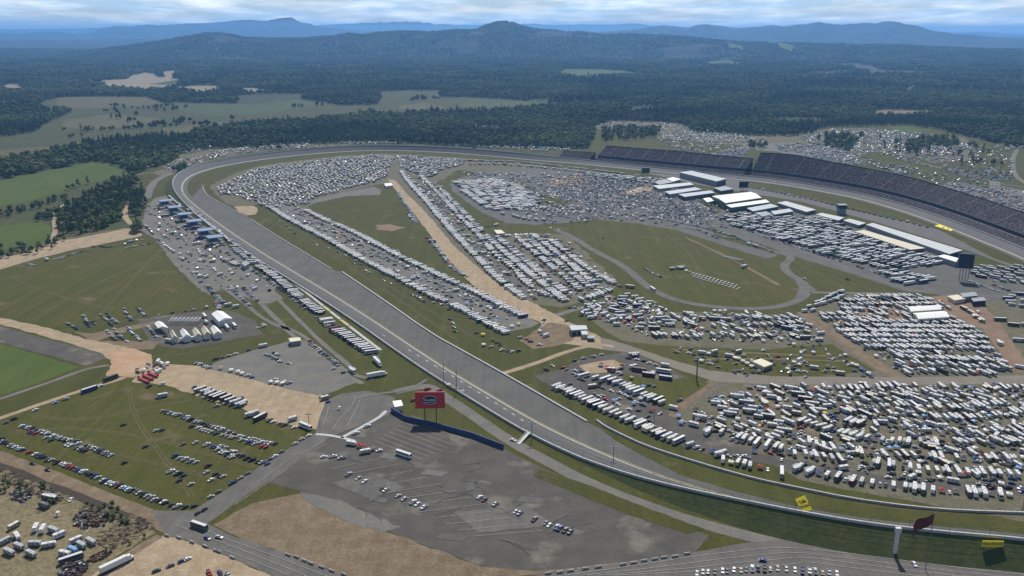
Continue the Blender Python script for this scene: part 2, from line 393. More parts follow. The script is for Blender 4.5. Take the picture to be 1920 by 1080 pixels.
# ---------------------------------------------------------------- fields beyond the speedway (photo outlines)
CLEAR = []        # everything where no wood grows
def field(name, px, mat, level=2, rough=6):
    CLEAR.append(px); o = patch(name, px, mat, level, rough)
    if max(math.hypot(v.co.x, v.co.y) for v in o.data.vertices) > 7250:
        for v in o.data.vertices: v.co.z = hill_h(v.co.x, v.co.y) + 3
    return o
field('grass_field', [(0, 337), (60, 326), (120, 314), (170, 304), (205, 307), (240, 318), (215, 330), (180, 341), (140, 350), (125, 358), (60, 375), (0, 387), (-60, 396), (-80, 350)], 'green_field', rough=3)
field('grass_field', [(-40, 428), (0, 425), (40, 418), (80, 413), (96, 425), (98, 452), (60, 463), (20, 466), (-40, 470)], 'green_field', rough=3)
field('grass_field', [(-40, 395), (20, 388), (60, 384), (95, 390), (95, 408), (40, 416), (-40, 422)], 'pasture', rough=3)
field('pasture', [(-120, 262), (0, 258), (68, 248), (82, 235), (110, 222), (137, 210), (90, 208), (70, 200), (85, 190), (110, 183), (190, 181), (275, 182), (310, 195), (330, 192), (470, 195), (560, 185), (640, 198), (707, 196), (715, 184), (710, 172), (770, 170), (833, 170), (823, 183), (873, 182), (950, 187), (1023, 192), (1057, 197), (1020, 203), (923, 210), (840, 213), (740, 209), (690, 215), (640, 222), (560, 228), (475, 232), (430, 240), (375, 245), (350, 257), (275, 258), (175, 268), (120, 281), (55, 297), (0, 302), (-120, 310)], 'pasture', rough=10)
field('ploughed_field', [(130, 172), (180, 165), (200, 158), (185, 151), (240, 148), (246, 142), (272, 136), (287, 138), (296, 145), (309, 145), (303, 135), (340, 131), (323, 147), (357, 152), (325, 163), (300, 171), (250, 170), (225, 166)], 'tan_field', rough=12)
field('ploughed_field', [(315, 170), (337, 162), (405, 161), (415, 168), (405, 175), (365, 175), (345, 170)], 'tan_field', rough=8)
field('ploughed_field', [(433, 166), (475, 165), (505, 170), (495, 175), (470, 176)], 'tan_field', rough=8)
field('ploughed_field', [(345, 132), (350, 129), (415, 130), (412, 133), (365, 136)], 'tan_field', rough=8)
field('ploughed_field', [(120, 152), (165, 150), (167, 154), (150, 156)], 'tan_field', rough=6)
field('ploughed_field', [(0, 165), (15, 158), (33, 158), (40, 164), (80, 165), (30, 171), (-20, 170)], 'tan_field', rough=6)
field('ploughed_field', [(-20, 192), (0, 191), (60, 187), (66, 190), (30, 195), (-20, 198)], 'tan_field', rough=5)
field('ploughed_field', [(480, 130), (505, 127), (506, 132), (482, 135)], 'tan_field', rough=6)
field('grass_field', [(422, 150), (465, 147), (470, 151), (430, 154)], 'green_field', rough=6)
field('grass_field', [(1013, 139), (1050, 135), (1060, 130), (1130, 131), (1170, 133), (1207, 142), (1160, 146), (1120, 148), (1080, 150), (1050, 143)], 'green_field', rough=12)
field('grass_field', [(1318, 121), (1330, 116), (1368, 115), (1402, 121), (1380, 124), (1345, 126)], 'green_field', rough=10)
field('grass_field', [(1427, 102), (1450, 103), (1495, 108), (1480, 112), (1455, 108)], 'green_field', rough=8)
field('grass_field', [(1445, 124), (1480, 125), (1484, 127), (1450, 127)], 'green_field', rough=6)
field('grass_field', [(1360, 107), (1390, 109), (1392, 111), (1365, 110)], 'green_field', rough=6)
field('grass_field', [(1580, 104), (1612, 103), (1615, 106), (1583, 107)], 'green_field', rough=6)
field('clearing', [(1630, 212), (1660, 206), (1740, 208), (1755, 215), (1700, 220), (1640, 219)], 'brown_dirt', rough=6)

CLEAR.append([(-200, 398), (-60, 392), (0, 387), (60, 375), (125, 358), (180, 341), (240, 320), (262, 330), (285, 380), (275, 440), (200, 470), (-200, 540)])
patch('pasture', CLEAR[-1], 'pasture', 1, 3)
for q in ([(280, 158), (330, 150), (360, 156), (330, 160)], [(500, 190), (520, 186), (540, 190), (520, 193)], [(860, 128), (920, 127), (925, 130), (865, 131)], [(1440, 150), (1480, 148), (1490, 152), (1450, 153)], [(1700, 165), (1716, 160), (1718, 163), (1706, 176), (1700, 178)], [(540, 118), (600, 115), (605, 117), (550, 120)], [(700, 132), (725, 130), (730, 133)], [(1500, 205), (1530, 203), (1534, 207)],
          [(195, 82), (235, 79), (240, 81), (200, 84)], [(0, 96), (60, 93), (62, 95), (5, 98)], [(150, 88), (185, 86), (186, 88)], [(1510, 82), (1530, 81), (1532, 83)], [(1545, 84), (1570, 83), (1572, 85)], [(560, 132), (590, 130), (592, 133)]):
    field('clearing', q, 'pasture', rough=5)
for q, mt in (([(110, 183), (190, 181), (275, 182), (305, 194), (240, 200), (150, 204), (100, 196)], 'dry_pasture'), ([(340, 196), (470, 196), (560, 188), (600, 196), (520, 212), (400, 218), (330, 206)], 'pasture_green'), ([(120, 225), (210, 214), (300, 222), (260, 238), (160, 243), (115, 238)], 'dry_pasture'), ([(880, 186), (950, 188), (1030, 194), (1000, 200), (910, 204), (860, 198)], 'pasture_green'), ([(0, 282), (100, 274), (170, 264), (120, 278), (40, 294), (0, 298)], 'dry_pasture'), ([(300, 240), (420, 228), (470, 230), (370, 243), (320, 252)], 'dry_pasture'), ([(740, 200), (800, 192), (850, 208), (770, 208)], 'dry_pasture')):
    if mt == 'pasture_green' and mt not in MATS: ground_mat('pasture_green', [(.054, .074, .028), (.062, .082, .032), (.075, .088, .038)], scales=(6, 40, 160), stripes=(.2, 12, .10))
    patch('pasture', q, mt, 4, 8)
# ---------------------------------------------------------------- speedway grounds
PROPERTY = [(-500, 1500), (-500, 560), (-60, 500), (0, 480), (100, 452), (240, 426), (238, 400), (240, 375), (250, 335), (252, 326), (300, 312), (330, 300), (338, 288), (380, 281), (450, 276), (520, 272),
            (640, 269), (700, 268), (780, 270), (860, 274), (1000, 277), (1100, 280), (1112, 262), (1116, 236), (1150, 227), (1240, 229), (1278, 233), (1300, 248), (1400, 254), (1470, 256), (1520, 252), (1548, 240), (1600, 238),
            (1700, 235), (1760, 243), (1830, 260), (1900, 276), (1990, 292), (2300, 340), (2700, 1500)]
CLEAR.append(PROPERTY)
patch('grass', PROPERTY, 'grass', 1, 4)
# left side
patch('grass_field', [(-80, 520), (0, 508), (90, 480), (180, 462), (262, 448), (290, 462), (318, 498), (352, 535), (388, 562), (402, 576), (300, 590), (180, 600), (120, 612), (60, 606), (0, 594), (-80, 575)], 'lot_grass', 2, 2)
patch('dirt_road', [(-90, 500), (0, 484), (60, 468), (110, 452), (180, 440), (236, 428), (262, 432), (268, 442), (200, 456), (130, 470), (60, 488), (0, 506), (-90, 528)], 'tan_dirt', 3, 1.2)
lane('dirt_track', [(0, 482), (100, 452), (180, 437), (245, 428)], 3, 'red_dirt', 4, rough=1)
lane('dirt_track', [(98, 452), (104, 430), (103, 405), (110, 388), (140, 376)], 6, 'tan_dirt', 3, rough=1)
lane('dirt_track', [(262, 432), (240, 415), (232, 402), (238, 385), (250, 372)], 7, 'tan_dirt', 3, rough=1)
patch('gravel_lot', [(262, 432), (268, 410), (275, 385), (290, 372), (318, 366), (330, 372), (350, 395), (400, 440), (436, 470), (470, 500), (500, 525), (530, 560), (500, 570), (440, 552), (420, 540), (392, 555), (372, 540), (345, 515), (322, 490), (300, 462), (290, 447)], 'gravel', 2, 1.5)
patch('gravel_lot', [(260, 600), (292, 594), (340, 588), (400, 582), (440, 585), (478, 602), (492, 628), (440, 636), (400, 645), (340, 655), (312, 652), (280, 640)], 'old_asphalt', 3, 1)
patch('dirt_track', [(140, 622), (170, 626), (230, 614), (290, 602), (292, 608), (240, 622), (180, 640), (300, 640), (285, 655), (250, 656), (180, 645)], 'brown_dirt', 3, 1)
lane('dirt_track', [(545, 520), (505, 545), (480, 560), (520, 600), (560, 640), (620, 690), (680, 720)], 4.5, 'gravel', 4, rough=.8)
lane('dirt_track', [(400, 530), (450, 560), (500, 605), (560, 622), (600, 655), (650, 700), (700, 712)], 4, 'gravel', 4, rough=.8)
lane('dirt_track', [(430, 480), (480, 520), (540, 580), (600, 640), (660, 690)], 4, 'gravel', 4, rough=.8)
patch('access_road', [(-80, 590), (0, 596), (80, 613), (180, 640), (240, 652), (285, 664), (290, 690), (250, 708), (200, 704), (212, 678), (185, 660), (80, 630), (0, 608), (-80, 604)], 'tan_dirt', 3, 1.2)
patch('dirt_patch', [(196, 656), (250, 655), (283, 665), (280, 690), (240, 706), (196, 706), (216, 682)], 'orange_dirt', 4, 2)
patch('asphalt_lot', [(-80, 598), (0, 611), (80, 634), (190, 662), (198, 672), (160, 686), (80, 664), (0, 643), (-80, 630)], 'old_asphalt', 4, .6)
patch('grass_field', [(-80, 632), (0, 645), (80, 668), (148, 688), (80, 716), (0, 742), (-80, 765)], 'green_field', 2, .6)
lane('dirt_track', [(205, 685), (160, 692), (100, 715), (0, 748), (-80, 775)], 4, 'gravel', 4, rough=.5)
lane('dirt_track', [(235, 708), (160, 730), (100, 750), (0, 784), (-80, 812)], 5, 'tan_dirt', 4, rough=.8)
patch('grass_lot', [(-80, 805), (0, 788), (100, 756), (210, 716), (300, 722), (370, 760), (480, 790), (560, 804), (596, 806), (600, 815), (560, 850), (500, 905), (430, 950), (380, 958), (300, 950), (200, 915), (100, 880), (0, 845), (-80, 822)], 'lot_grass', 2, 1.2)
patch('gravel_lot', [(401, 681), (464, 660), (560, 636), (582, 641), (672, 715), (612, 740), (576, 737), (521, 724), (474, 712), (396, 690)], 'gravel', 3, .8)
patch('dirt_lot', [(262, 700), (300, 682), (396, 688), (474, 711), (521, 724), (576, 737), (613, 742), (606, 768), (592, 804), (560, 800), (505, 788), (440, 762), (370, 742), (310, 722), (250, 716)], 'tan_dirt', 2, 1.5)
lane('dirt_track', [(390, 690), (470, 708), (540, 728), (600, 740)], 3, 'gravel', 4, rough=.4)
# entrance plaza and car park
patch('entrance_road', [(592, 812), (600, 780), (612, 752), (640, 738), (690, 733), (740, 745), (738, 770), (728, 778), (690, 792), (640, 812), (608, 826)], 'road_asphalt', 4, .2)
patch('asphalt_lot', [(610, 826), (728, 776), (760, 786), (845, 812), (890, 822), (945, 842), (1000, 870), (1080, 905), (1160, 940), (1250, 975), (1330, 1005), (1300, 1040), (1180, 1062), (1000, 1080), (900, 1060), (760, 1010), (640, 960), (560, 920), (500, 905), (560, 850)], 'old_asphalt', 3, .2)
lane('access_road', [(740, 735), (800, 722), (820, 735), (880, 775), (960, 830), (1020, 862), (1100, 905), (1200, 945), (1320, 985), (1500, 1030), (1700, 1062), (1950, 1100)], 9, 'gravel', 4, rough=.4)
patch('grass', [(752, 772), (800, 755), (850, 765), (900, 800), (925, 826), (890, 815), (840, 800), (770, 785)], 'grass', 5, .3)
patch('grass', [(1010, 880), (1100, 908), (1200, 948), (1320, 992), (1290, 1002), (1180, 966), (1080, 926), (1000, 892)], 'grass', 5, .4)
patch('asphalt_patch', [(620, 905), (700, 890), (760, 915), (690, 935)], 'road_asphalt', 5, .6); patch('asphalt_patch', [(850, 960), (990, 950), (1040, 985), (900, 1000)], 'road_asphalt', 5, .6); patch('gravel_patch', [(560, 925), (640, 940), (760, 990), (720, 1000), (600, 960)], 'gravel', 5, 2)
# bottom roads
patch('road', [(-80, 835), (0, 845), (96, 880), (217, 929), (290, 957), (350, 960), (392, 984), (432, 1004), (522, 1034), (650, 1082), (760, 1130), (560, 1130), (508, 1078), (432, 1046), (361, 1016), (311, 1003), (277, 985), (193, 946), (96, 908), (0, 868), (-80, 855)], 'brown_dirt', 4, .4)
patch('road', [(284, 958), (361, 958), (392, 984), (432, 1004), (522, 1034), (650, 1082), (760, 1130), (560, 1130), (508, 1078), (432, 1046), (361, 1016), (311, 1003)], 'road_asphalt', 5, .1)
patch('road', [(355, 962), (430, 915), (505, 862), (592, 812), (612, 826), (530, 885), (460, 930), (400, 975), (384, 984)], 'road_asphalt', 4, .1)
patch('road', [(1010, 1079), (1100, 1066), (1200, 1051), (1297, 1037), (1400, 1018), (1470, 1012), (1600, 1030), (1760, 1052), (1920, 1066), (2100, 1090), (2100, 1150), (700, 1150), (650, 1082), (850, 1095)], 'road_asphalt', 5, .1)
patch('dirt_lot', [(400, 985), (470, 945), (560, 925), (760, 1010), (900, 1062), (1000, 1072), (1180, 1054), (1296, 1036), (1100, 1066), (1010, 1078), (860, 1094), (655, 1082), (522, 1033), (432, 1003)], 'brown_dirt', 4, 1)
patch('dirt_lot', [(300, 1006), (311, 1003), (361, 1017), (432, 1047), (508, 1079), (560, 1130), (100, 1130), (170, 1080), (230, 1040)], 'tan_dirt', 3, 1)
patch('scrub_lot', [(-80, 862), (0, 872), (96, 912), (193, 950), (277, 990), (290, 1000), (200, 1055), (130, 1120), (-80, 1150)], 'scrub', 3, 1)
lane('ditch', [(-60, 858), (0, 874), (50, 893), (96, 912), (150, 934), (193, 950), (277, 988)], 5.5, 'ditch_soil', 5, rough=1.2)
lane('dirt_track', [(300, 1005), (240, 1040), (200, 1070), (170, 1110)], 5, 'brown_dirt', 4, rough=.5)
# infield
patch('camping_ground', [(392, 350), (430, 330), (480, 312), (560, 301), (640, 292), (720, 288), (860, 296), (960, 303), (1080, 316), (1200, 332), (1260, 345), (1190, 352), (1140, 335), (1060, 350), (1050, 322), (900, 325), (860, 318), (832, 335), (812, 345), (836, 385), (880, 430), (905, 440), (1010, 438), (1060, 440), (1110, 482), (1165, 535), (1110, 560), (1050, 575), (1000, 570), (940, 540), (880, 500), (820, 430), (770, 370), (735, 342), (700, 348), (640, 362), (590, 378), (575, 392), (530, 388), (480, 384), (440, 388), (410, 372)], 'rv_ground', 2, 3)
patch('gravel_lane', [(572, 380), (640, 362), (700, 350), (715, 356), (712, 366), (650, 368), (585, 382)], 'gravel', 4, 1)
patch('camping_lane', [(500, 384), (530, 382), (575, 392), (660, 432), (755, 483), (860, 534), (950, 580), (1012, 606), (995, 614), (955, 622), (900, 600), (800, 552), (690, 492), (600, 442)], 'gravel', 3, .8)
patch('dirt_road', [(727, 336), (741, 338), (760, 360), (800, 400), (850, 460), (900, 505), (945, 540), (990, 563), (1045, 592), (1080, 610), (1128, 632), (1130, 655), (1060, 645), (1020, 648), (1000, 640), (1020, 622), (1012, 604), (950, 586), (910, 556), (877, 526), (837, 482), (785, 412), (748, 365)], 'tan_dirt', 4, 1)
patch('dirt_lot', [(975, 640), (1000, 622), (1030, 606), (1060, 610), (1085, 622), (1075, 640), (1040, 648), (1000, 655)], 'brown_dirt', 4, 1.5)
lane('camping_lane', [(748, 322), (790, 355), (830, 400), (870, 447), (930, 500), (1000, 557)], 9, 'track_asphalt', 4, rough=.8)
lane('camping_lane', [(940, 445), (1000, 492), (1060, 540), (1100, 566)], 8, 'gravel', 4, rough=.8)
lane('dirt_track', [(1010, 446), (1060, 488), (1125, 546), (1150, 560)], 8, 'red_dirt', 4, rough=.8)
lane('access_road', [(1150, 562), (1080, 580), (1040, 592)], 7, 'gravel', 4, rough=.8)
patch('dirt_patch', [(440, 388), (475, 386), (484, 394), (478, 402), (462, 404), (446, 396)], 'tan_dirt', 4, 2)
patch('dirt_patch', [(703, 422), (735, 421), (762, 427), (735, 434), (705, 430)], 'red_dirt', 4, 2)
patch('dirt_patch', [(1085, 686), (1110, 678), (1150, 676), (1170, 686), (1140, 698), (1105, 700)], 'tan_dirt', 5, 2)
patch('dirt_patch', [(1165, 362), (1200, 350), (1228, 352), (1220, 358), (1170, 366)], 'tan_dirt', 5, 2)
# paved inner loop and its lots
patch('grass_field', [(880, 428), (1000, 420), (1060, 428), (1120, 412), (1250, 425), (1330, 452), (1420, 475), (1475, 492), (1490, 520), (1510, 555), (1440, 578), (1330, 575), (1260, 560), (1200, 530), (1130, 478), (1050, 440), (960, 436)], 'lot_grass', 2, 1)
patch('asphalt_lot', [(843, 345), (866, 332), (930, 320), (1010, 316), (1100, 325), (1200, 342), (1262, 345), (1330, 392), (1400, 396), (1440, 392), (1530, 402), (1620, 425), (1700, 440), (1760, 478), (1815, 500), (1925, 500), (1925, 560), (1860, 565), (1790, 552), (1700, 548), (1600, 515), (1480, 478), (1400, 448), (1370, 440), (1330, 425), (1345, 446), (1460, 478), (1440, 486), (1330, 452), (1270, 432), (1200, 420), (1120, 412), (1060, 418), (1000, 422), (950, 418), (905, 400), (870, 375), (848, 358)], 'track_asphalt', 3, 1)
patch('grass', [(975, 352), (1010, 358), (1020, 370), (1000, 376), (1030, 388), (1060, 386), (1065, 378), (1010, 360), (990, 348)], 'grass', 4, 1)
patch('dirt_patch', [(1010, 340), (1060, 330), (1090, 330), (1120, 345), (1090, 352), (1040, 350)], 'brown_dirt', 4, 3)
patch('dirt_patch', [(1400, 398), (1440, 392), (1455, 400), (1470, 412), (1420, 415), (1380, 405)], 'brown_dirt', 4, 3)
lane('infield_road', [(1040, 430), (1075, 445), (1107, 467), (1173, 500), (1207, 533), (1240, 553), (1280, 567), (1347, 577), (1413, 580), (1467, 575), (1505, 560), (1517, 542), (1500, 525), (1478, 513), (1468, 498), (1484, 486), (1480, 478), (1440, 470)], 9, 'road_asphalt', 5)
lane('infield_road', [(1340, 405), (1360, 420), (1420, 438), (1500, 468), (1600, 508), (1680, 540), (1760, 552), (1860, 556), (1950, 560)], 8, 'road_asphalt', 5)
lane('access_road', [(1500, 548), (1600, 550), (1700, 551)], 6, 'gravel', 5)
patch('road_apron', [(1485, 515), (1500, 520), (1532, 545), (1510, 552), (1490, 560), (1498, 540)], 'road_asphalt', 6, .3)
lane('dirt_track', [(1285, 445), (1360, 480), (1420, 512), (1460, 535)], 4, 'brown_dirt', 4, rough=2)
patch('camping_ground', [(1085, 585), (1150, 560), (1210, 562), (1260, 585), (1400, 588), (1500, 590), (1560, 560), (1620, 548), (1800, 560), (1925, 560), (1925, 980), (1700, 940), (1500, 900), (1440, 870), (1300, 840), (1235, 800), (1250, 770), (1330, 715), (1450, 705), (1300, 690), (1220, 660), (1140, 625)], 'rv_ground', 2, 2)
patch('dirt_lot', [(1560, 600), (1650, 570), (1700, 570), (1770, 552), (1830, 560), (1870, 600), (1925, 680), (1925, 705), (1890, 690), (1840, 615), (1700, 606), (1640, 610)], 'red_dirt', 3, 2)
patch('grass', [(1160, 640), (1260, 650), (1440, 655), (1560, 645), (1640, 695), (1480, 712), (1300, 698), (1220, 672)], 'lot_grass', 3, 1.5)
lane('dirt_track', [(1505, 585), (1530, 604), (1600, 655), (1690, 712)], 12, 'brown_dirt', 4, rough=1.5)
patch('road', [(1125, 632), (1180, 648), (1250, 672), (1330, 695), (1450, 706), (1700, 708), (1925, 704), (2100, 700), (2100, 716), (1925, 720), (1650, 723), (1450, 722), (1340, 716), (1260, 690), (1190, 662), (1130, 656)], 'worn_road', 4, .5)
lane('dirt_track', [(1340, 712), (1310, 735), (1275, 765), (1262, 782)], 7, 'brown_dirt', 4, rough=.6)
patch('grass', [(1165, 700), (1240, 712), (1330, 718), (1290, 745), (1250, 768), (1210, 745), (1180, 722)], 'lot_grass', 4, .8)
patch('asphalt_lot', [(1000, 705), (1060, 690), (1090, 672), (1180, 660), (1250, 688), (1290, 710), (1210, 712), (1165, 702), (1175, 722), (1215, 750), (1262, 778), (1330, 812), (1420, 850), (1560, 878), (1700, 896), (1925, 908), (2100, 912), (2100, 934), (1925, 930), (1700, 917), (1560, 900), (1440, 872), (1300, 846), (1200, 800), (1120, 765), (1050, 735)], 'old_asphalt', 3, .8)
patch('grass', [(935, 695), (1000, 690), (1080, 668), (1130, 650), (1180, 652), (1160, 660), (1085, 675), (1010, 702), (960, 712)], 'grass', 4, .5)
lane('dirt_track', [(945, 700), (1010, 680), (1060, 660), (1120, 645), (1150, 650)], 5, 'tan_dirt', 5, rough=.5)
for pts in ([(1345, 745), (1400, 785), (1440, 812)], [(1400, 722), (1450, 760), (1500, 795), (1555, 828), (1615, 842), (1720, 848), (1925, 855)], [(1470, 722), (1520, 760), (1570, 792), (1640, 812), (1740, 820), (1925, 822)], [(1520, 722), (1560, 748), (1640, 770), (1800, 775), (1925, 768)]):
    lane('dirt_track', pts, 4.5, 'brown_dirt', 4, rough=.8)
for pts in ([(1640, 640), (1700, 640), (1850, 655)], [(1260, 655), (1400, 662), (1560, 668)], [(1300, 674), (1420, 672), (1600, 678)]):
    lane('dirt_track', pts, 2.2, 'brown_dirt', 4, rough=.9)
# front stretch
patch('grass', [(1400, 340), (1461, 350), (1523, 362), (1617, 378), (1687, 396), (1757, 421), (1735, 424), (1660, 408), (1580, 391), (1513, 371), (1407, 352)], 'grass', 6, .5)
patch('pit_road', [(1200, 322), (1270, 328), (1400, 339), (1407, 352), (1513, 371), (1580, 391), (1660, 408), (1735, 424), (1762, 432), (1862, 484), (1925, 505), (2100, 580), (2100, 620), (1925, 512), (1820, 472), (1640, 416), (1500, 378), (1400, 362), (1300, 345)], 'race_surface', 5, .3)
# beyond the grandstands
patch('camping_ground', [(1115, 236), (1150, 227), (1240, 229), (1278, 233), (1300, 248), (1400, 256), (1560, 242), (1620, 240), (1660, 244), (1700, 250), (1810, 258), (1830, 275), (1830, 300), (1760, 305), (1690, 292), (1640, 285), (1560, 300), (1500, 285), (1400, 272), (1340, 270), (1240, 260), (1235, 240), (1130, 244)], 'rv_ground', 2, 6)
patch('gravel_lot', [(1340, 285), (1400, 272), (1470, 268), (1580, 280), (1610, 300), (1600, 315), (1540, 305), (1460, 285), (1405, 280), (1390, 296), (1330, 292)], 'gravel', 3, 3)
patch('gravel_lot', [(1760, 345), (1800, 338), (1925, 358), (2100, 390), (2100, 450), (1925, 410), (1840, 385)], 'gravel', 3, 3)
patch('grass', [(1585, 300), (1650, 292), (1720, 305), (1800, 322), (1852, 340), (1855, 352), (1780, 338), (1720, 335), (1650, 318), (1600, 310)], 'grass', 4, 2)
patch('access_road', [(1855, 338), (1875, 341), (1878, 365), (1856, 362)], 'gravel', 5, 1)
lane('access_road', [(1925, 268), (1905, 282), (1898, 300), (1902, 330), (1925, 345)], 8, 'gravel', 5, rough=1)
lane('access_road', [(1680, 295), (1780, 318), (1862, 342), (1925, 352)], 6, 'gravel', 5, rough=1)
patch('grass', [(1670, 237), (1710, 238), (1740, 246), (1700, 250), (1675, 247)], 'green_field', 4, 3)
patch('camping_ground', [(338, 290), (380, 282), (500, 274), (640, 270), (860, 276), (1010, 281), (1100, 283), (1080, 290), (1000, 288), (900, 278), (700, 270), (560, 278), (480, 286), (400, 300), (345, 316), (330, 325), (300, 330), (285, 325), (330, 305)], 'rv_ground', 2, 3)
lane('access_road', [(248, 328), (300, 322), (330, 325)], 7, 'gravel', 4, rough=1)
lane('access_road', [(322, 325), (296, 335), (282, 350), (275, 372)], 12, 'gravel', 3, rough=1)
lane('access_road', [(262, 318), (290, 308), (340, 298)], 6, 'tan_dirt', 4, rough=1)
lane('access_road', [(390, 288), (430, 280), (470, 276), (500, 274)], 6, 'tan_dirt', 4, rough=1)

# ---------------------------------------------------------------- the race track (banked) and its walls
TRK = [(2300, 1060, 9, 12.5), (2100, 1038, 9, 12.5), (1920, 1011, 9, 12.5), (1770, 999, 9, 12.5), (1620, 982, 9, 12.5), (1490, 959, 9, 12.5), (1400, 941, 8, 13), (1300, 921, 6, 13.5), (1200, 897, 3.5, 14), (1110, 868, 1.2, 14.5),
       (1060, 847, .7, 14.6), (1000, 818, .5, 14.6), (960, 796, .5, 14.6), (868, 740, .5, 14.6), (779, 684, .5, 14.6), (640, 585, .5, 14.6), (500, 498, .5, 14.6), (467, 477, .6, 14.6), (410, 437, 1, 14.5), (367, 402, 2.5, 14),
       (345, 380, 4.5, 13.5), (331, 364, 7, 13), (324, 350, 8.5, 12.5), (324.5, 338, 9, 12.5), (332, 327.5, 9, 12.5), (345, 319, 9, 12.5), (372, 310, 9, 12.5), (400, 303, 9, 12.5), (440, 296, 9, 12.5), (480, 290, 9, 12.5), (560, 281, 9, 12.5), (640, 275, 9, 12.5),
       (700, 272.5, 9, 12.5), (770, 273.5, 9, 12.5), (850, 277, 9, 12.5), (900, 281, 9, 12.5), (960, 286, 9, 12.5), (1020, 292.5, 8, 13), (1098, 300, 6, 14), (1176, 309, 5, 14), (1270, 318, 5, 14), (1320, 323, 5, 14), (1383, 328.5, 5, 14), (1429, 333, 5, 14),
       (1476, 339, 5, 14), (1539, 349.5, 5, 14), (1617, 363.5, 5, 14), (1687, 382, 5, 14), (1753, 403, 5, 14), (1820, 428, 5, 14), (1853, 441, 5, 14), (1920, 467, 5, 14), (2050, 524, 5, 14), (2200, 600, 5, 14)]
st = [(*at(a, b, z), z, w_) for a, b, z, w_ in TRK]
st = smooth(st, 3)
st2 = [st[0]]
for q in st[1:]:
    if math.dist(q[:2], st2[-1][:2]) > 8: st2.append(q)
st = st2
tn = normals([q[:2] for q in st])
def sweep(name, offs, mat, kind='structure', sel=None, parent=None):
    """offs: function station -> list of (offset inward, z)"""
    idx = [i for i in range(len(st)) if sel is None or sel(i)]
    vs = []; fs = []
    k = len(offs(st[0]))
    for i in idx:
        for o_, z in offs(st[i]): vs.append((st[i][0] + tn[i][0] * o_, st[i][1] + tn[i][1] * o_, z))
    for j in range(len(idx) - 1):
        if idx[j + 1] - idx[j] > 1: continue
        for c in range(k - 1): fs.append((j * k + c, (j + 1) * k + c, (j + 1) * k + c + 1, j * k + c + 1)[::-1])
    me = bpy.data.meshes.new(name); me.from_pydata(vs, [], fs); me.materials.append(MATS[mat])
    o = bpy.data.objects.new(name, me); C.objects.link(o)
    if parent: o.parent = parent
    elif kind: o['kind'] = kind
    return o
BZ = .37
sweep('race_track', lambda q: [(0, q[2]), (q[3] * .33, BZ + (q[2] - BZ) * .66), (q[3] * .66, BZ + (q[2] - BZ) * .33), (q[3], BZ - .02)], 'race_surface')
plain('tyre_groove', (.082, .082, .084), .75, var=.35)
for g0, g1 in ((3.4, 5.2), (7.2, 8.8)): sweep('groove', lambda q: [(g0, BZ + (q[2] - BZ) * (1 - g0 / q[3]) + .03), (g1, BZ + (q[2] - BZ) * (1 - g1 / q[3]) + .03)], 'tyre_groove')
sweep('track_apron', lambda q: [(q[3], BZ - .02), (q[3] + 8, .33)], 'track_asphalt')
sweep('painted_line', lambda q: [(q[3] - .5, BZ + .06 + (q[2] - BZ) * .5 / q[3]), (q[3] + .1, BZ + .05)], 'white_line')
sweep('painted_line', lambda q: [(q[3] + 1.1, BZ + .05), (q[3] + 1.45, BZ + .05)], 'yellow_line')
sweep('embankment', lambda q: [(-1.2, q[2] - .05), (-1.2 - max(.5, q[2] * 1.5), 0.02)], 'embankment_grass', sel=lambda i: st[i][1] < 1e9)
# paved run-off between the racing surface and the inner wall
INWALL1 = [(380, 350), (383, 358), (388, 366), (400, 374), (430, 390), (463, 408)]
INWALL2 = [(469, 411), (500, 431), (533, 452), (580, 480), (622, 506)]
INWALL3 = [(641, 511), (717, 562), (807, 626), (870, 661), (940, 700), (1020, 746), (1100, 792)]
INWALL4 = [(1119, 790), (1133, 801), (1167, 818), (1208, 837), (1271, 858), (1350, 882), (1420, 901), (1491, 916), (1593, 937), (1710, 953), (1800, 960), (1920, 964), (2100, 970)]
inner = [(q[0] + n[0] * (q[3] + 1), q[1] + n[1] * (q[3] + 1)) for q, n in zip(st, tn)]
i0 = min(range(len(st)), key=lambda i: math.dist(st[i][:2], at(1300, 921, 6)))
i1 = min(range(len(st)), key=lambda i: math.dist(st[i][:2], at(331, 364, 7)))
wallin = P([(375, 354)] + INWALL1 + INWALL2 + INWALL3 + [(1110, 797), (1125, 805), (1154, 827), (1208, 857), (1262, 884)])
patch('runoff_asphalt', inner[i0:i1] + wallin, 'track_asphalt', 7, world=True)
for a_, b_, mt, w_ in (([(820, 655), (930, 650)], 0, 'faded_line', .3),):
    pass
def wall(name, px, h, th, mat, label, cat, group=None, z=0, world=False, cap=None, step=None):
    path = smooth(list(px) if world else P(px), 1); a, b = strip_pts(path, th)
    m = MB(); n = len(a)
    zs = z if isinstance(z, list) else [z] * n
    vs = [(x, y, zz - .1) for (x, y), zz in zip(a, zs)] + [(x, y, zz - .1) for (x, y), zz in zip(b, zs)] + [(x, y, zz + h) for (x, y), zz in zip(a, zs)] + [(x, y, zz + h) for (x, y), zz in zip(b, zs)]
    fs = []
    for i in range(n - 1):
        fs += [(i, i + 1, 2 * n + i + 1, 2 * n + i), (n + i + 1, n + i, 3 * n + i, 3 * n + i + 1), (2 * n + i, 2 * n + i + 1, 3 * n + i + 1, 3 * n + i)]
    fs += [(0, 2 * n, 3 * n, n), (n - 1, 2 * n - 1, 4 * n - 1, 3 * n - 1)]
    m.add(vs, fs, mat); o = m.obj(name); tag(o, label, cat, group); return o
gw = 'low concrete barriers around the track'
plain('banner_yellow', (.46, .42, .20), .7, var=.3)
lane('banner_strip', [(506, 499), (540, 523), (580, 553), (606, 574)], 2.6, 'concrete', 8); lane('banner_strip', [(607, 575), (618, 583)], 2.6, 'banner_yellow', 8)
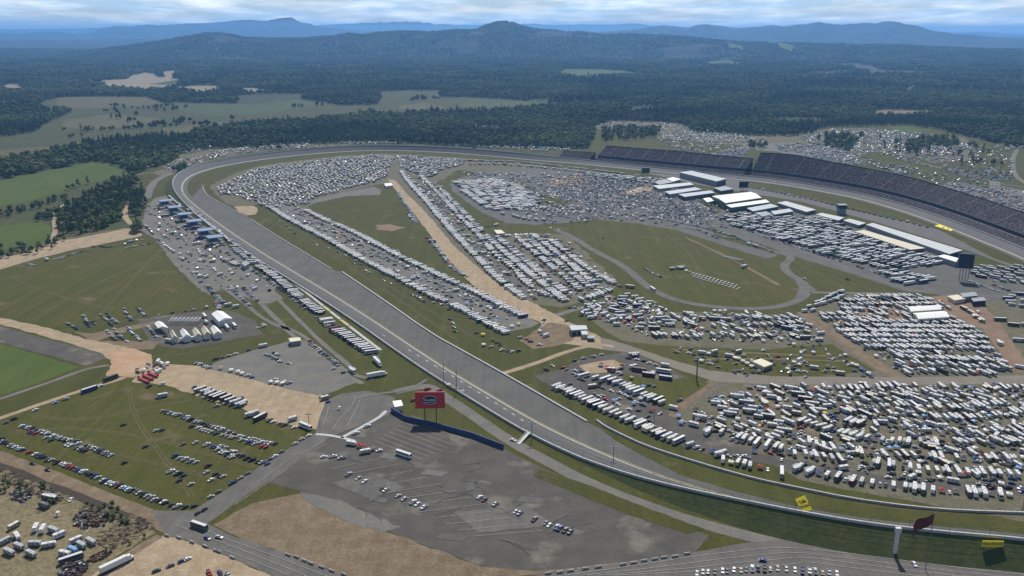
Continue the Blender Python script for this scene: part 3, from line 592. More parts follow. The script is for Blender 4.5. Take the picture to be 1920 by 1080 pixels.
lane('banner_strip', [(619, 584), (638, 599)], 2.6, 'concrete', 8); lane('banner_strip', [(639, 600), (654, 611)], 2.6, 'banner_yellow', 8); lane('banner_strip', [(655, 612), (690, 639), (714, 657)], 2.6, 'concrete', 8)
patch('painted_banner', [(1752, 424), (1762, 421), (1790, 430), (1782, 434)], 'sign_yellow', 12)
for a_ in ((1768, 427), (1777, 430)): patch('painted_banner', [(a_[0] - 3, a_[1]), (a_[0], a_[1] - 1), (a_[0] + 4, a_[1] + .6), (a_[0] + 1, a_[1] + 1.8)], 'sign_brown', 14)
wall('concrete_barrier', INWALL1, 1.1, .8, 'concrete', 'curved concrete barrier where the grass meets the far end of the back straight', 'barrier', gw)
wall('concrete_barrier', INWALL2, 1.1, .8, 'concrete', 'straight concrete barrier below the tan dirt patch beside the back straight', 'barrier', gw)
wall('concrete_barrier', INWALL3, 1.3, 1.2, 'concrete', 'longest straight white barrier between the back straight and the infield grass', 'barrier', gw)
wall('concrete_barrier', INWALL4, 1.4, .9, 'concrete', 'long curving white barrier in front of the packed motorhome rows at the near corner', 'barrier', gw)
ow = sweep('outer_track_wall', lambda q: [(0, q[2] - .2), (0, q[2] + 1.3), (-.9, q[2] + 1.3), (-.9, q[2] - .6)], 'concrete', kind=None)
tag(ow, 'long pale concrete wall round the whole outside edge of the race track', 'wall')
cf = MB()
for i in range(0, len(st), 1):
    if i % 2: continue
    x, y = st[i][0] - tn[i][0] * .7, st[i][1] - tn[i][1] * .7
    cf.tube((x, y, st[i][2] + 1.2), (x, y, st[i][2] + 5.2), .09, 'steel', 4)
o = cf.obj('fence_post', ow); o['kind'] = 'stuff'
for hgt in (2.2, 3.4, 5.0):
    o = sweep('fence_cable', lambda q: [(-.7, q[2] + hgt), (-.7, q[2] + hgt + .12)], 'steel', kind=None, parent=ow)
# painted marks on the back straight: tyre-grey bands and a dashed edge
def line(name, a, b, width, mat, level=9):
    return lane(name, [a, b], width, mat, level, sm=0)
for k in range(26):
    t0 = k / 26; A = (668, 600); B = (1090, 862)
    line('dashed_line', (A[0] + (B[0] - A[0]) * t0, A[1] + (B[1] - A[1]) * t0 - 6 * math.sin(t0 * 3.1)), (A[0] + (B[0] - A[0]) * (t0 + .012), A[1] + (B[1] - A[1]) * (t0 + .012) - 6 * math.sin(t0 * 3.1)), .5, 'white_line', 11)

# worn wheel tracks over the grass
WT = [[(20, 812), (120, 800), (260, 815), (420, 860), (500, 880)], [(60, 780), (160, 790), (300, 760), (360, 750)], [(240, 720), (250, 780), (300, 850), (360, 930)], [(120, 870), (200, 850), (300, 870), (420, 900)], [(20, 520), (120, 560), (260, 590)], [(60, 600), (160, 540), (300, 480)], [(300, 470), (250, 520), (180, 600)],
      [(560, 420), (640, 380), (700, 372), (760, 400)], [(600, 380), (660, 410), (740, 430), (800, 450)], [(500, 395), (600, 460), (700, 520), (820, 590), (900, 640)], [(520, 420), (640, 490), (760, 570), (860, 640)], [(1080, 440), (1180, 470), (1300, 500), (1450, 540)], [(1120, 430), (1260, 450), (1400, 490)], [(1200, 520), (1300, 545), (1420, 560)], [(1250, 440), (1300, 480), (1320, 540)],
      [(1180, 712), (1240, 730), (1300, 722)], [(1500, 500), (1560, 520), (1640, 545)], [(280, 670), (380, 660), (460, 640), (540, 615)], [(760, 780), (820, 780), (900, 815)], [(20, 330), (100, 340), (200, 312)], [(1600, 945), (1750, 958), (1900, 968)], [(1300, 600), (1380, 640), (1500, 660)], [(960, 690), (1050, 670), (1120, 650)]]
for k, pts in enumerate(WT):
    wp = resample(smooth(P(pts), 2), 12); l_, r_ = strip_pts(wp, 2.0)
    for q, sd_ in enumerate((l_, r_)): lane('wheel_track', sd_, .8, 'worn_grass', 2.95 + .22 * (k % 5) + .11 * q, sm=0, world=True)
# sealed cracks and patches in the old paving
rc = random.Random(21)
for k in range(46):
    if k < 30: a = (rc.uniform(640, 1100), rc.uniform(850, 1040)); 
    else: tt_ = rc.random(); a = (560 + 560 * tt_ + rc.uniform(10, 60), 470 + 350 * tt_)
    pts = [a]
    for q in range(3): pts.append((pts[-1][0] + rc.uniform(-26, 26) + (18 if k % 2 else -6), pts[-1][1] + rc.uniform(3, 11) * (1 if k % 3 else -1)))
    if inpoly(*a, [(610, 826), (760, 786), (945, 842), (1160, 940), (1330, 1005), (1180, 1062), (900, 1060), (640, 960)]) or k >= 30:
        if k >= 30: pts = [a, (a[0] + 26, a[1] - 4)]
        lane('sealed_crack', pts, .35, 'tyre_groove', 12, rough=.2)
for a, b, c_, d in ((720, 850, 30, 8), (800, 880, 40, 9), (900, 900, 26, 8), (980, 930, 46, 10), (700, 930, 30, 9), (1060, 990, 40, 9), (830, 1000, 50, 10)):
    patch('asphalt_patch', [(a, b), (a + c_, b + d * .7), (a + c_ * .7, b + d * 1.6), (a - c_ * .3, b + d)], rc.choice(['road_asphalt', 'track_asphalt', 'gravel']), 6, .3)
# car park bay lines, lane lines
for k in range(9):
    a = (704 + k * 8.5, 828 - k * 6.0); b = (792 + k * 12.0, 862 - k * 5.2)
    line('bay_line', a, b, .28, 'faded_line')
for k in range(12):
    line('bay_line', (620 + k * 24, 880 + k * 11.5), (720 + k * 27, 858 + k * 12.5), .28, 'faded_line')
for pts in ([(330, 985), (420, 1020), (480, 1042), (600, 1092)], [(345, 976), (430, 1014), (500, 1038), (630, 1088)], [(420, 1032), (500, 1062), (540, 1080)]):
    lane('lane_line', pts, .3, 'faded_line', 10)
for k in range(4):
    lane('lane_line', [(1060 + k * 30, 1080 + 0 * k), (1200 + k * 40, 1060 + k * 4), (1300 + k * 40, 1044 + k * 6), (1400 + k * 30, 1032 + k * 9), (1480 + k * 10, 1026 + k * 9), (1620, 1042 + k * 9), (1800, 1066 + k * 8), (1960, 1082 + k * 8)], .3, 'faded_line', 10)
for pts in ([(604, 800), (612, 782), (616, 765)], [(622, 808), (640, 780), (655, 770), (668, 745)], [(650, 800), (664, 775), (676, 748)], [(560, 855), (605, 828)], [(585, 848), (612, 832)], [(470, 915), (560, 848)], [(440, 948), (540, 880)]):
    lane('lane_line', pts, .3, 'faded_line', 10)
lane('footpath', [(640, 822), (690, 795), (712, 783), (724, 771)], 2.6, 'concrete', 9)
lane('footpath', [(592, 815), (612, 816), (645, 822), (665, 828)], 2.6, 'concrete', 9)
lane('footpath', [(664, 748), (700, 740), (770, 732), (800, 712)], 3, 'gravel', 9)

# ---------------------------------------------------------------- grandstands
WHEEL_DETAIL = 70
def upath(a, b, n=40):
    """indices of track stations between two photo columns along the front straight"""
    ids = [i for i in range(len(st)) if st[i][1] > 560 and i > len(st) * .4 and st[i][0] > at(1020, 293, 8)[0] - 5]
    return [i for i in ids if a <= to_px(st[i][0], st[i][1], st[i][2])[0] <= b]
def offpt(i, d, z): return (st[i][0] - tn[i][0] * d, st[i][1] - tn[i][1] * d, z)
SEATPTS = []
def steps_mesh(ids, d0, d1, z0f, z1f, nrow, mat, name, parent, crowd=1.0):
    m = MB(); vs = []; fs = []; k = 2 * nrow + 1
    for i in ids:
        z0, z1 = z0f(i), z1f(i)
        for r in range(nrow):
            d = d0 + (d1 - d0) * r / nrow; z = z0 + (z1 - z0) * r / nrow
            vs.append(offpt(i, d, z)); vs.append(offpt(i, d, z + (z1 - z0) / nrow))
        vs.append(offpt(i, d1, z1))
        if crowd:
            for r in range(nrow): SEATPTS.append((i, d0 + (d1 - d0) * (r + .5) / nrow, z0 + (z1 - z0) * (r + 1) / nrow, crowd))
    for j in range(len(ids) - 1):
        for c in range(k - 1): fs.append((j * k + c, j * k + c + 1, (j + 1) * k + c + 1, (j + 1) * k + c)[::-1])
    m.add(vs, fs, mat); return m.obj(name, parent)
def vwall(ids, d, za, zb, mat, name, parent, th=.5):
    m = MB(); vs = []; fs = []
    for i in ids: vs += [offpt(i, d, za(i)), offpt(i, d, zb(i)), offpt(i, d + th, zb(i)), offpt(i, d + th, za(i))]
    for j in range(len(ids) - 1):
        for c in range(3): fs.append((j * 4 + c, j * 4 + c + 1, j * 4 + 5 + c, j * 4 + 4 + c))
    n = len(ids) - 1
    fs += [(0, 1, 2, 3), (n * 4 + 3, n * 4 + 2, n * 4 + 1, n * 4)]
    m.add(vs, fs, mat); return m.obj(name, parent)
HT = [(1040, 15), (1106, 17), (1107, 28), (1254, 29), (1320, 28), (1399, 27), (1402, 38), (1453, 40), (1520, 36), (1617, 33), (1753, 29), (1920, 26), (2300, 24)]
def stand(a, b, label, upper=True):
    ids = upath(a, b); root = empty('grandstand', offpt(ids[len(ids) // 2], 8, 0))
    tag(root, label, 'grandstand', 'grandstands along the front stretch')
    inv = Matrix.Translation(-root.location)
    top = {i: lerp_profile(HT, to_px(st[i][0], st[i][1], st[i][2])[0]) for i in ids}
    parts = [steps_mesh(ids, 3, 15, lambda i: 5.2, lambda i: 10, 9, 'stand_seats', 'seating_rows', root, .45),
             vwall(ids, 2.4, lambda i: 0, lambda i: 5.6, 'stand_front', 'front_wall', root)]
    if upper:
        parts += [steps_mesh(ids, 19, 50, lambda i: 14, lambda i: top[i], 30, 'stand_seats', 'seating_rows', root, .62),
                  vwall(ids, 17.4, lambda i: 9, lambda i: 14.6, 'stand_front', 'front_wall', root, 1.4),
                  vwall(ids, 50.2, lambda i: 0, lambda i: top[i] + 1.6, 'stand_front', 'back_wall', root, .8),
                  vwall(ids, 15.2, lambda i: 9.0, lambda i: 10.1, 'stand_concrete', 'walkway', root, 2)]
        for j in range(2, len(ids) - 1, 4 if b > 1500 else 3):          # stairways between the blocks of seats
            i = ids[j]; m = MB(); vs = []; tx, ty = -tn[i][1], tn[i][0]
            for s_ in range(0, 31, 3):
                d = 19 + 31 * s_ / 30; z = 14 + (top[i] - 14) * s_ / 30 + .9
                for e in (-.35, .35): q = offpt(i, d, z); vs.append((q[0] + tx * e, q[1] + ty * e, q[2]))
            m.add(vs, [(2 * q, 2 * q + 1, 2 * q + 3, 2 * q + 2) for q in range(10)] , 'stand_concrete')
            parts.append(m.obj('stairway', root))
    else:
        parts += [steps_mesh(ids, 15.2, 30, lambda i: 10.2, lambda i: top[i], 12, 'stand_seats', 'seating_rows', root, .5),
                  vwall(ids, 30.2, lambda i: 0, lambda i: top[i] + 1, 'stand_front', 'back_wall', root, .8)]
    for p in parts: p.matrix_parent_inverse = inv
stand(1036, 1106, 'low far grandstand at the left end of the row, before the first step up', False)
stand(1106, 1402, 'middle grandstand of even height between the two steps in the top edge')
stand(1401, 2200, 'tallest and longest grandstand with pale stairways, running out of the picture on the right')
def crowd():
    vs = []; fs = []; ms = []; cols = ['paint_white', 'paint_red', 'paint_blue', 'paint_tan', 'paint_grey', 'paint_black', 'paint_light_blue', 'paint_silver', 'paint_maroon', 'paint_brown']
    wts = [3, 2, 2, 2, 5, 6, 1, 2, 2, 4]
    rr = random.Random(3); nb = 0
    for (i, d, z, p) in SEATPTS:
        nx_ = st[min(i + 1, len(st) - 1)]; L_ = math.dist(st[i][:2], nx_[:2]) or 1; tx, ty = (nx_[0] - st[i][0]) / L_, (nx_[1] - st[i][1]) / L_
        n = int(L_ / .9)
        for k in range(n):
            if rr.random() > p * .8 * (.75 + .5 * hnoise(st[i][0] + k, d * 9, 30)): continue
            s_ = (k + rr.random() * .6) * .9; x, y, zz = offpt(i, d, z); x += tx * s_; y += ty * s_
            o = len(vs); r = .26; h = 1.15
            vs += [(x - r, y - r, zz), (x + r, y - r, zz), (x + r, y + r, zz), (x - r, y + r, zz), (x, y, zz + h)]
            fs += [(o, o + 1, o + 4), (o + 1, o + 2, o + 4), (o + 2, o + 3, o + 4), (o + 3, o, o + 4)]
            ms += [rr.choices(range(10), wts)[0]] * 4
    me = bpy.data.meshes.new('crowd'); me.from_pydata(vs, [], fs)
    for c in cols: me.materials.append(MATS[c])
    me.polygons.foreach_set('material_index', ms)
    o = bpy.data.objects.new('crowd', me); C.objects.link(o); tag(o, kind='stuff')
    return len(vs)
print('crowd', crowd())

# ---------------------------------------------------------------- buildings drawn from their roof corners
def building(name, px, h, label, cat, roof='roof_white', wall_='wall_grey', over=.6, ridge=None, group=None, doors=0, posts=False, th=.5, stripes=0):
    q = P(px, h); cx = sum(p[0] for p in q) / len(q); cy = sum(p[1] for p in q) / len(q)
    root = empty(name, (cx, cy, 0)); tag(root, label, cat, group)
    loc = [(x - cx, y - cy) for x, y in q]
    a = sum(loc[i][0] * loc[(i + 1) % 4][1] - loc[(i + 1) % 4][0] * loc[i][1] for i in range(4))
    if a < 0: loc = loc[::-1]
    small = [(x * (1 - over / max(2, math.hypot(x, y))), y * (1 - over / max(2, math.hypot(x, y)))) for x, y in loc]
    L_ = [math.dist(loc[i], loc[(i + 1) % 4]) for i in range(4)]
    if posts:
        for i in range(4):
            n = max(1, int(L_[i] / 12))
            for k in range(n):
                t = k / n; x = small[i][0] * (1 - t) + small[(i + 1) % 4][0] * t; y = small[i][1] * (1 - t) + small[(i + 1) % 4][1] * t
                m = MB(); m.frustum(x - .15, x + .15, y - .15, y + .15, 0, h - th, 'steel'); m.obj('post', root)
    else:
        m = MB(); m.prism(small, 0, h - th - .01, wall_); m.obj('wall', root)
    if ridge:                                                    # gable along the longer side
        e = 0 if L_[0] > L_[1] else 1
        A, B, Cc, D = (loc[(e + k) % 4] for k in range(4))       # A-B long, B-C short
        r0 = ((A[0] + D[0]) / 2, (A[1] + D[1]) / 2); r1 = ((B[0] + Cc[0]) / 2, (B[1] + Cc[1]) / 2)
        vs = [(*A, h - th), (*B, h - th), (*Cc, h - th), (*D, h - th), (*r0, h + ridge), (*r1, h + ridge)]
        m = MB(); m.add(vs, [(0, 1, 5, 4), (2, 3, 4, 5), (1, 2, 5), (3, 0, 4), (3, 2, 1, 0)], roof); rf = m.obj('roof', root)
    else:
        m = MB(); m.prism(loc, h - th, h, roof); rf = m.obj('roof', root)
    if stripes:                                                  # seams between the roof sheets
        e = 0 if L_[0] > L_[1] else 1
        A, B, Cc, D = (loc[(e + k) % 4] for k in range(4))
        for k in range(1, stripes):
            t = k / stripes; p0 = (A[0] + (B[0] - A[0]) * t, A[1] + (B[1] - A[1]) * t); p1 = (D[0] + (Cc[0] - D[0]) * t, D[1] + (Cc[1] - D[1]) * t)
            m = MB(); m.tube((*p0, h + .05), (*p1, h + .05), .12, 'roof_silver', 4); m.obj('roof_seam', rf)
    if doors:                                                    # openings on the side facing the camera
        best = min(range(4), key=lambda i: small[i][1] + small[(i + 1) % 4][1])
        A, B = small[best], small[(best + 1) % 4]
        d = math.dist(A, B); ux, uy = (B[0] - A[0]) / d, (B[1] - A[1]) / d; nx_, ny_ = uy, -ux
        for k in range(doors):
            s0 = d * (k + .18) / doors; s1 = d * (k + .82) / doors
            p = [(A[0] + ux * s0 + nx_ * .02, A[1] + uy * s0 + ny_ * .02), (A[0] + ux * s1 + nx_ * .02, A[1] + uy * s1 + ny_ * .02), (A[0] + ux * s1 + nx_ * .12, A[1] + uy * s1 + ny_ * .12), (A[0] + ux * s0 + nx_ * .12, A[1] + uy * s0 + ny_ * .12)]
            m = MB(); m.prism(p, 0, (h - th) * .72, 'chassis'); m.obj('door', root)
    return root
plain('roof_pale', (.52, .54, .54), .6, var=.25)
B_ = building
gg = 'long garage buildings in the infield'
B_('garage', [(1624, 421), (1637, 418), (1805, 469), (1780, 476)], 5.5, 'longest pale garage roof, running down beside the pit lane', 'garage', 'roof_pale', 'wall_grey', group=gg, doors=34, stripes=26)
B_('garage', [(1603, 434), (1620, 431), (1735, 465), (1707, 468)], 4.5, 'second long garage, faded pinkish roof, between the longest garage and the parked haulers', 'garage', 'roof_tan', 'wall_grey', group=gg, doors=20, stripes=14)
B_('garage', [(1530, 402), (1541, 399), (1583, 408), (1572, 413)], 4.5, 'short white garage left of the gap before the longest garage', 'garage', 'roof_pale', 'wall_grey', group=gg, doors=6, stripes=6)
B_('garage', [(1581, 413), (1593, 410), (1624, 418), (1610, 422)], 4.5, 'shortest white garage, touching the upper end of the longest garage', 'garage', 'roof_pale', 'wall_grey', group=gg, doors=5, stripes=4)
B_('garage', [(1457, 380), (1474, 377), (1530, 393), (1512, 397)], 5, 'white roofed garage just right of the big hangar', 'garage', 'roof_pale', 'wall_grey', group=gg, doors=8, stripes=8)
B_('office_building', [(1758, 480), (1770, 477), (1797, 484), (1793, 491)], 6, 'small white roofed building touching the dark blue video board', 'building', 'roof_white', 'wall_grey', doors=3)
B_('hangar', [(1335, 367), (1407, 359), (1428, 370), (1360, 380)], 10, 'largest bright white hangar in the middle of the garage area', 'hangar', 'roof_white', 'wall_green', ridge=1.2, doors=5, stripes=10)
B_('lean_to', [(1361, 384), (1436, 374), (1443, 379), (1371, 389)], 7, 'low white roof along the front of the big white hangar', 'building', 'roof_white', 'wall_green', doors=6, stripes=8)
B_('media_building', [(1274, 323), (1296, 320), (1362, 335), (1344, 340)], 9, 'silver flat roofed building with a glassy front beside the track', 'building', 'roof_silver', 'wall_grey', doors=9, stripes=6)
B_('garage', [(1224, 348), (1293, 342), (1301, 346), (1236, 354)], 5, 'long white roof left of the hangar, nearest the sandy patch', 'garage', 'roof_pale', 'wall_grey', group=gg, doors=8, stripes=8)
B_('garage', [(1246, 359), (1303, 351), (1316, 355), (1256, 364)], 6, 'grey garage roof just below the long white one', 'garage', 'roof_silver', 'wall_grey', group=gg, doors=8)
B_('garage', [(1272, 364), (1332, 357), (1341, 361), (1284, 369)], 6, 'grey garage with dark front left of the hangar', 'garage', 'roof_silver', 'wall_green', group=gg, doors=8)
B_('office_building', [(1250, 335), (1262, 332), (1277, 336), (1262, 340)], 6, 'small white roof behind the grey sheds near the black scoreboard', 'building', 'roof_white', 'wall_grey')
B_('shed', [(1226, 341), (1250, 336), (1264, 341), (1236, 346)], 5, 'grey green shed between the small white roof and long white roof', 'shed', 'roof_grey', 'wall_green')
B_('shed', [(1400, 390), (1445, 382), (1460, 387), (1412, 396)], 6, 'blue grey shed directly below the right end of the hangar', 'shed', 'roof_silver', 'wall_green', doors=4)
B_('shed', [(1445, 396), (1480, 391), (1488, 396), (1452, 402)], 6, 'grey green shed below the white roofed garage', 'shed', 'roof_silver', 'wall_green', doors=3)
B_('shed', [(1418, 400), (1436, 396), (1448, 401), (1430, 406)], 5, 'smallest grey shed on the brown ground below the hangar', 'shed', 'roof_grey', 'wall_grey')
B_('shed', [(1318, 372), (1330, 370), (1340, 376), (1326, 379)], 5, 'white box shed touching the left corner of the hangar', 'shed', 'roof_white', 'wall_grey')
B_('shed', [(1338, 352), (1360, 349), (1376, 354), (1352, 358)], 5, 'dark grey shed behind the hangar', 'shed', 'roof_grey', 'wall_green')
B_('warehouse', [(1700, 574), (1760, 571), (1766, 579), (1708, 583)], 5.5, 'rear half of the pale ridged warehouse pair on the red dirt', 'warehouse', 'roof_white', 'wall_cream', ridge=1.2, group='pale warehouse pair on the red dirt', doors=6, stripes=9)
B_('warehouse', [(1711, 586), (1769, 582), (1781, 593), (1722, 597)], 5.5, 'front half of the pale ridged warehouse pair on the red dirt', 'warehouse', 'roof_white', 'wall_cream', ridge=1.2, group='pale warehouse pair on the red dirt', doors=6, stripes=9)
B_('shed', [(1776, 555), (1796, 552), (1811, 560), (1790, 563)], 4, 'cream roofed shed above the warehouse pair', 'shed', 'roof_tan', 'wall_cream')
B_('shed', [(1800, 550), (1828, 547), (1834, 554), (1806, 557)], 5, 'dark roofed building behind the cream shed', 'building', 'roof_grey', 'wall_grey')
B_('shed', [(1821, 559), (1844, 557), (1850, 563), (1825, 565)], 5, 'grey building at the right end of the sheds above the warehouses', 'building', 'roof_grey', 'chassis')
B_('bath_house', [(1410, 677), (1427, 672), (1450, 682), (1433, 688)], 4, 'small building with a yellow cream roof on a dirt island among tents', 'building', 'roof_tan', 'wall_cream', doors=3)
B_('shed', [(1067, 610), (1099, 610), (1102, 617), (1071, 619)], 5, 'grey roofed shed on the grass point by the dirt junction', 'shed', 'roof_silver', 'wall_grey', doors=3)
B_('shed', [(1088, 618), (1100, 620), (1103, 627), (1091, 627)], 4, 'small steep grey shed attached below the grey roofed shed', 'shed', 'roof_silver', 'wall_cream')
B_('shed', [(1101, 629), (1115, 629), (1115, 634), (1102, 634)], 3, 'tiny dark green hut at the tip of the grass point', 'shed', 'roof_grey', 'wall_green')
B_('ticket_building', [(736, 752), (752, 750), (756, 760), (740, 763)], 4, 'small white building at the gate beside the blue wall', 'building', 'roof_white', 'wall_white')
B_('storage_trailer', [(541, 634), (562, 632), (565, 638), (544, 641)], 4, 'lone pinkish grey box trailer at the top of the gravel lot', 'trailer', 'roof_tan', 'wall_grey')
B_('office_building', [(452, 493), (462, 488), (469, 493), (459, 499)], 5, 'small grey block at the end of the motorhome row outside the back straight', 'building', 'roof_grey', 'wall_grey')
B_('shed', [(720, 344), (733, 343), (737, 347), (723, 349)], 4, 'white shed at the upper end of the tan dirt road', 'shed', 'roof_white', 'wall_white')
B_('shed', [(926, 431), (940, 431), (947, 437), (932, 438)], 4, 'cream shed above the packed trailer columns', 'shed', 'roof_tan', 'wall_cream')
# tents and suites on the left
tt = 'white marquees in the paved compound'
B_('marquee', [(396, 587), (418, 583), (436, 596), (410, 602)], 6, 'largest white marquee, stepped roof, at the top of the compound', 'marquee', 'roof_white', 'wall_white', ridge=1.5, group=tt)
B_('marquee', [(289, 605), (304, 603), (316, 614), (296, 614)], 5, 'white open sided marquee alone at the left of the compound', 'marquee', 'roof_white', 'wall_white', ridge=1.2, posts=True, group=tt)
for k, (x, y, lab) in enumerate([(324, 627, 'narrow cream marquee at the left end of the lower row'), (346, 625, 'brightest white marquee, second in the lower row'), (368, 623, 'pinkish marquee, third in the lower row'), (385, 620, 'cream marquee in the middle of the lower row'), (404, 619, 'broad white marquee right of the middle of the lower row')]):
    wd = (6, 9, 8, 8, 10)[k]
    B_('marquee', [(x - wd, y - 5), (x + wd * .3, y - 6.5), (x + wd + 3, y + 5), (x - wd * .3, y + 7)], 5, lab, 'marquee', ('roof_tan', 'roof_white', 'roof_tan', 'roof_tan', 'roof_white')[k], 'wall_white', ridge=2, group=tt)
# roof frame without covering
root = empty('tent_frame', (*at(348, 606), 0)); tag(root, 'bare white lattice tent frame between the marquees', 'tent frame')
for k in range(8):
    m = MB(); m.tube((-12 + 3.4 * k, -5, 3.2), (-12 + 3.4 * k, 5, 3.8), .35, 'wall_white', 4); m.tube((-12 + 3.4 * k, -5, 0), (-12 + 3.4 * k, -5, 3.2), .15, 'wall_white', 4); m.tube((-12 + 3.4 * k, 5, 0), (-12 + 3.4 * k, 5, 3.8), .15, 'wall_white', 4); m.obj('truss', root)
for y_ in (-4, 0, 4): m = MB(); m.tube((-13, y_, 3.9), (13, y_, 3.9), .3, 'wall_white', 4); m.obj('beam', root)
# six viewing suites
SU = [(310, 378), (327, 390), (345, 403), (363, 416), (384, 433), (401, 446)]
for k, (x, y) in enumerate(SU):
    c0 = at(x, y, 8); c1 = at(*( SU[min(k + 1, 5)] if k < 5 else (x + 17, y + 13)), 8)
    d = math.dist(c0, c1) or 1; ux, uy = ((c1[0] - c0[0]) / d, (c1[1] - c0[1]) / d) if k < 5 else (ux, uy)
    root = empty('viewing_suite', (c0[0], c0[1], 0), math.atan2(uy, ux))
    tag(root, ('farthest', 'second farthest', 'third farthest', 'third nearest', 'second nearest', 'nearest')[k] + ' of the raised blue suites beside the far back straight', 'viewing suite', 'blue roofed suites on posts')
    hl = 7.4
    root.scale = (1.0, 1.45, 1.15)
    m = MB(); m.frustum(-hl, hl, -5.5, 6.5, 8.0, 8.6, 'roof_blue'); m.obj('roof', root)
    m = MB(); m.frustum(-hl + .6, hl - .6, -4.6, 2, 4.2, 7.98, 'wall_blue'); m.obj('cabin', root)
    m = MB(); m.frustum(-hl + .4, hl - .4, -5.2, 6, 3.8, 4.18, 'steel'); m.obj('deck', root)
    for sx in (-1, 0, 1):
        for sy in (-4.8, 5.4): m = MB(); m.frustum(sx * 7.6 - .2, sx * 7.6 + .2, sy - .2, sy + .2, 0, 3.79, 'steel'); m.obj('post', root)
    for q in range(4): m = MB(); m.frustum(-7 + q * 3.7, -4.4 + q * 3.7, -4.68, -4.6, 5.2, 7.2, 'glass'); m.obj('window', root)
    m = MB()
    for s_ in range(7): m.frustum(hl + .1 + s_ * .55, hl + .65 + s_ * .55, -4.5, -2.5, 0, 3.6 - s_ * .5, 'steel')
    m.obj('stairs', root)
# scoreboards and video boards
def board(name, px, py, wd, z0, z1, yaw, label, cat, face='black_panel', posts=2, th=1.2, back='steel', frame=True):
    x, y = at(px, py); root = empty(name, (x, y, 0), yaw); tag(root, label, cat)
    m = MB(); m.frustum(-wd / 2, wd / 2, 0, th, z0, z1, back); m.obj('cabinet', root)
    m = MB(); m.frustum(-wd / 2 + .4, wd / 2 - .4, -.06, -.01, z0 + .4, z1 - .4, face); fc = m.obj('panel', root)
    for k in range(posts):
        q = 0 if posts == 1 else -wd * .28 + wd * .56 * k / (posts - 1)
        m = MB(); m.frustum(q - .3, q + .3, .2, .8, 0, z0 - .01, 'steel'); m.obj('post', root)
    return root, fc
board('scoreboard', 1210, 337, 14, 11, 20, .1, 'black scoreboard on legs nearest the far end of the pits', 'scoreboard')
board('video_board', 1394, 358, 15, 5, 15, .1, 'wide dark video board at the end of the grass, behind the hangar', 'video board', posts=3)
board('video_board', 1806, 527, 14, 13, 28, -.35, 'tall dark navy video board on long legs beside the small white roof', 'video board', 'sign_dark', posts=4, th=3, back='wall_blue')
root = empty('media_tower', (*at(1577, 401), 0)); tag(root, 'dark blue square tower beside the pit wall trees', 'tower')
m = MB(); m.frustum(-5, 5, -4, 4, 0, 8, 'wall_grey'); m.obj('base', root)
m = MB(); m.frustum(-5.6, 5.6, -4.6, 4.6, 8, 12.6, 'wall_blue'); cb = m.obj('cabin', root)
m = MB(); m.frustum(-5.2, 5.2, -4.7, -4.62, 9, 11.6, 'glass'); m.obj('window', cb)
m = MB(); m.frustum(-6, 6, -5, 5, 12.61, 13.1, 'roof_grey'); m.obj('roof', root)

def text(body, size, mat, parent, loc, rot, name='lettering', ext=.03, sx=1.0):
    cu = bpy.data.curves.new(name, 'FONT'); cu.body = body; cu.size = size; cu.extrude = ext; cu.align_x = 'CENTER'; cu.align_y = 'CENTER'
    cu.materials.append(MATS[mat]); cu.resolution_u = 3; cu.offset = size * .012
    tmp = bpy.data.objects.new(name, cu); C.objects.link(tmp); me = bpy.data.meshes.new_from_object(tmp.evaluated_get(bpy.context.evaluated_depsgraph_get())); bpy.data.objects.remove(tmp); me.name = name
    if not me.materials: me.materials.append(MATS[mat])
    o = bpy.data.objects.new(name, me); C.objects.link(o); o.parent = parent; o.location = loc; o.rotation_euler = rot; o.scale = (sx, 1, 1); return o
# the red sign on two black posts
x0, y0 = at(807.5, 790)
root = empty('billboard', (x0, y0, 0), .02); tag(root, 'big red billboard with a dark oval emblem standing on two black posts', 'billboard')
m = MB(); m.frustum(-9.4, 9.4, -.3, .5, 9.2, 20.4, 'sign_red'); bd = m.obj('panel', root)
for sx in (-3.6, 3.7): m = MB(); m.frustum(sx - .28, sx + .28, -.1, .5, 0, 9.19, 'black_panel'); m.obj('post', root)
def disc(rx, rz, y, cz, mat, name, parent, a0=0, a1=360, cut=None, th=.06):
    m = MB(); n = 40; pts = []
    for k in range(n + 1):
        t = math.radians(a0 + (a1 - a0) * k / n); pts.append((rx * math.cos(t), rz * math.sin(t)))
    if a1 - a0 == 360: pts = pts[:-1]
    if cut is not None: pts = [(a, b) for a, b in pts]
    k = len(pts); vs = [(a, y, cz + b) for a, b in pts] + [(a, y - th, cz + b) for a, b in pts]
    m.add(vs, [tuple(range(k)), tuple(range(2 * k - 1, k - 1, -1))] + [(i, k + i, k + (i + 1) % k, (i + 1) % k) for i in range(k)], mat); return m.obj(name, parent)
em = disc(4.7, 3.0, -.31, 14.9, 'sign_white', 'emblem', bd)
disc(4.3, 2.65, -.38, 15.0, 'sign_dark', 'upper_arc', em, 18, 162); disc(4.3, 2.65, -.38, 14.8, 'sign_dark', 'lower_arc', em, 198, 342)
m = MB(); m.frustum(-5.2, 5.2, -.52, -.46, 14.05, 15.75, 'sign_dark'); m.obj('name_band', em)
text('TALLADEGA', 1.75, 'sign_white', em, (0, -.56, 14.9), (math.pi / 2, 0, 0), sx=.86)
text('SUPERSPEEDWAY', .8, 'sign_white', em, (0, -.46, 13.3), (math.pi / 2, 0, 0))
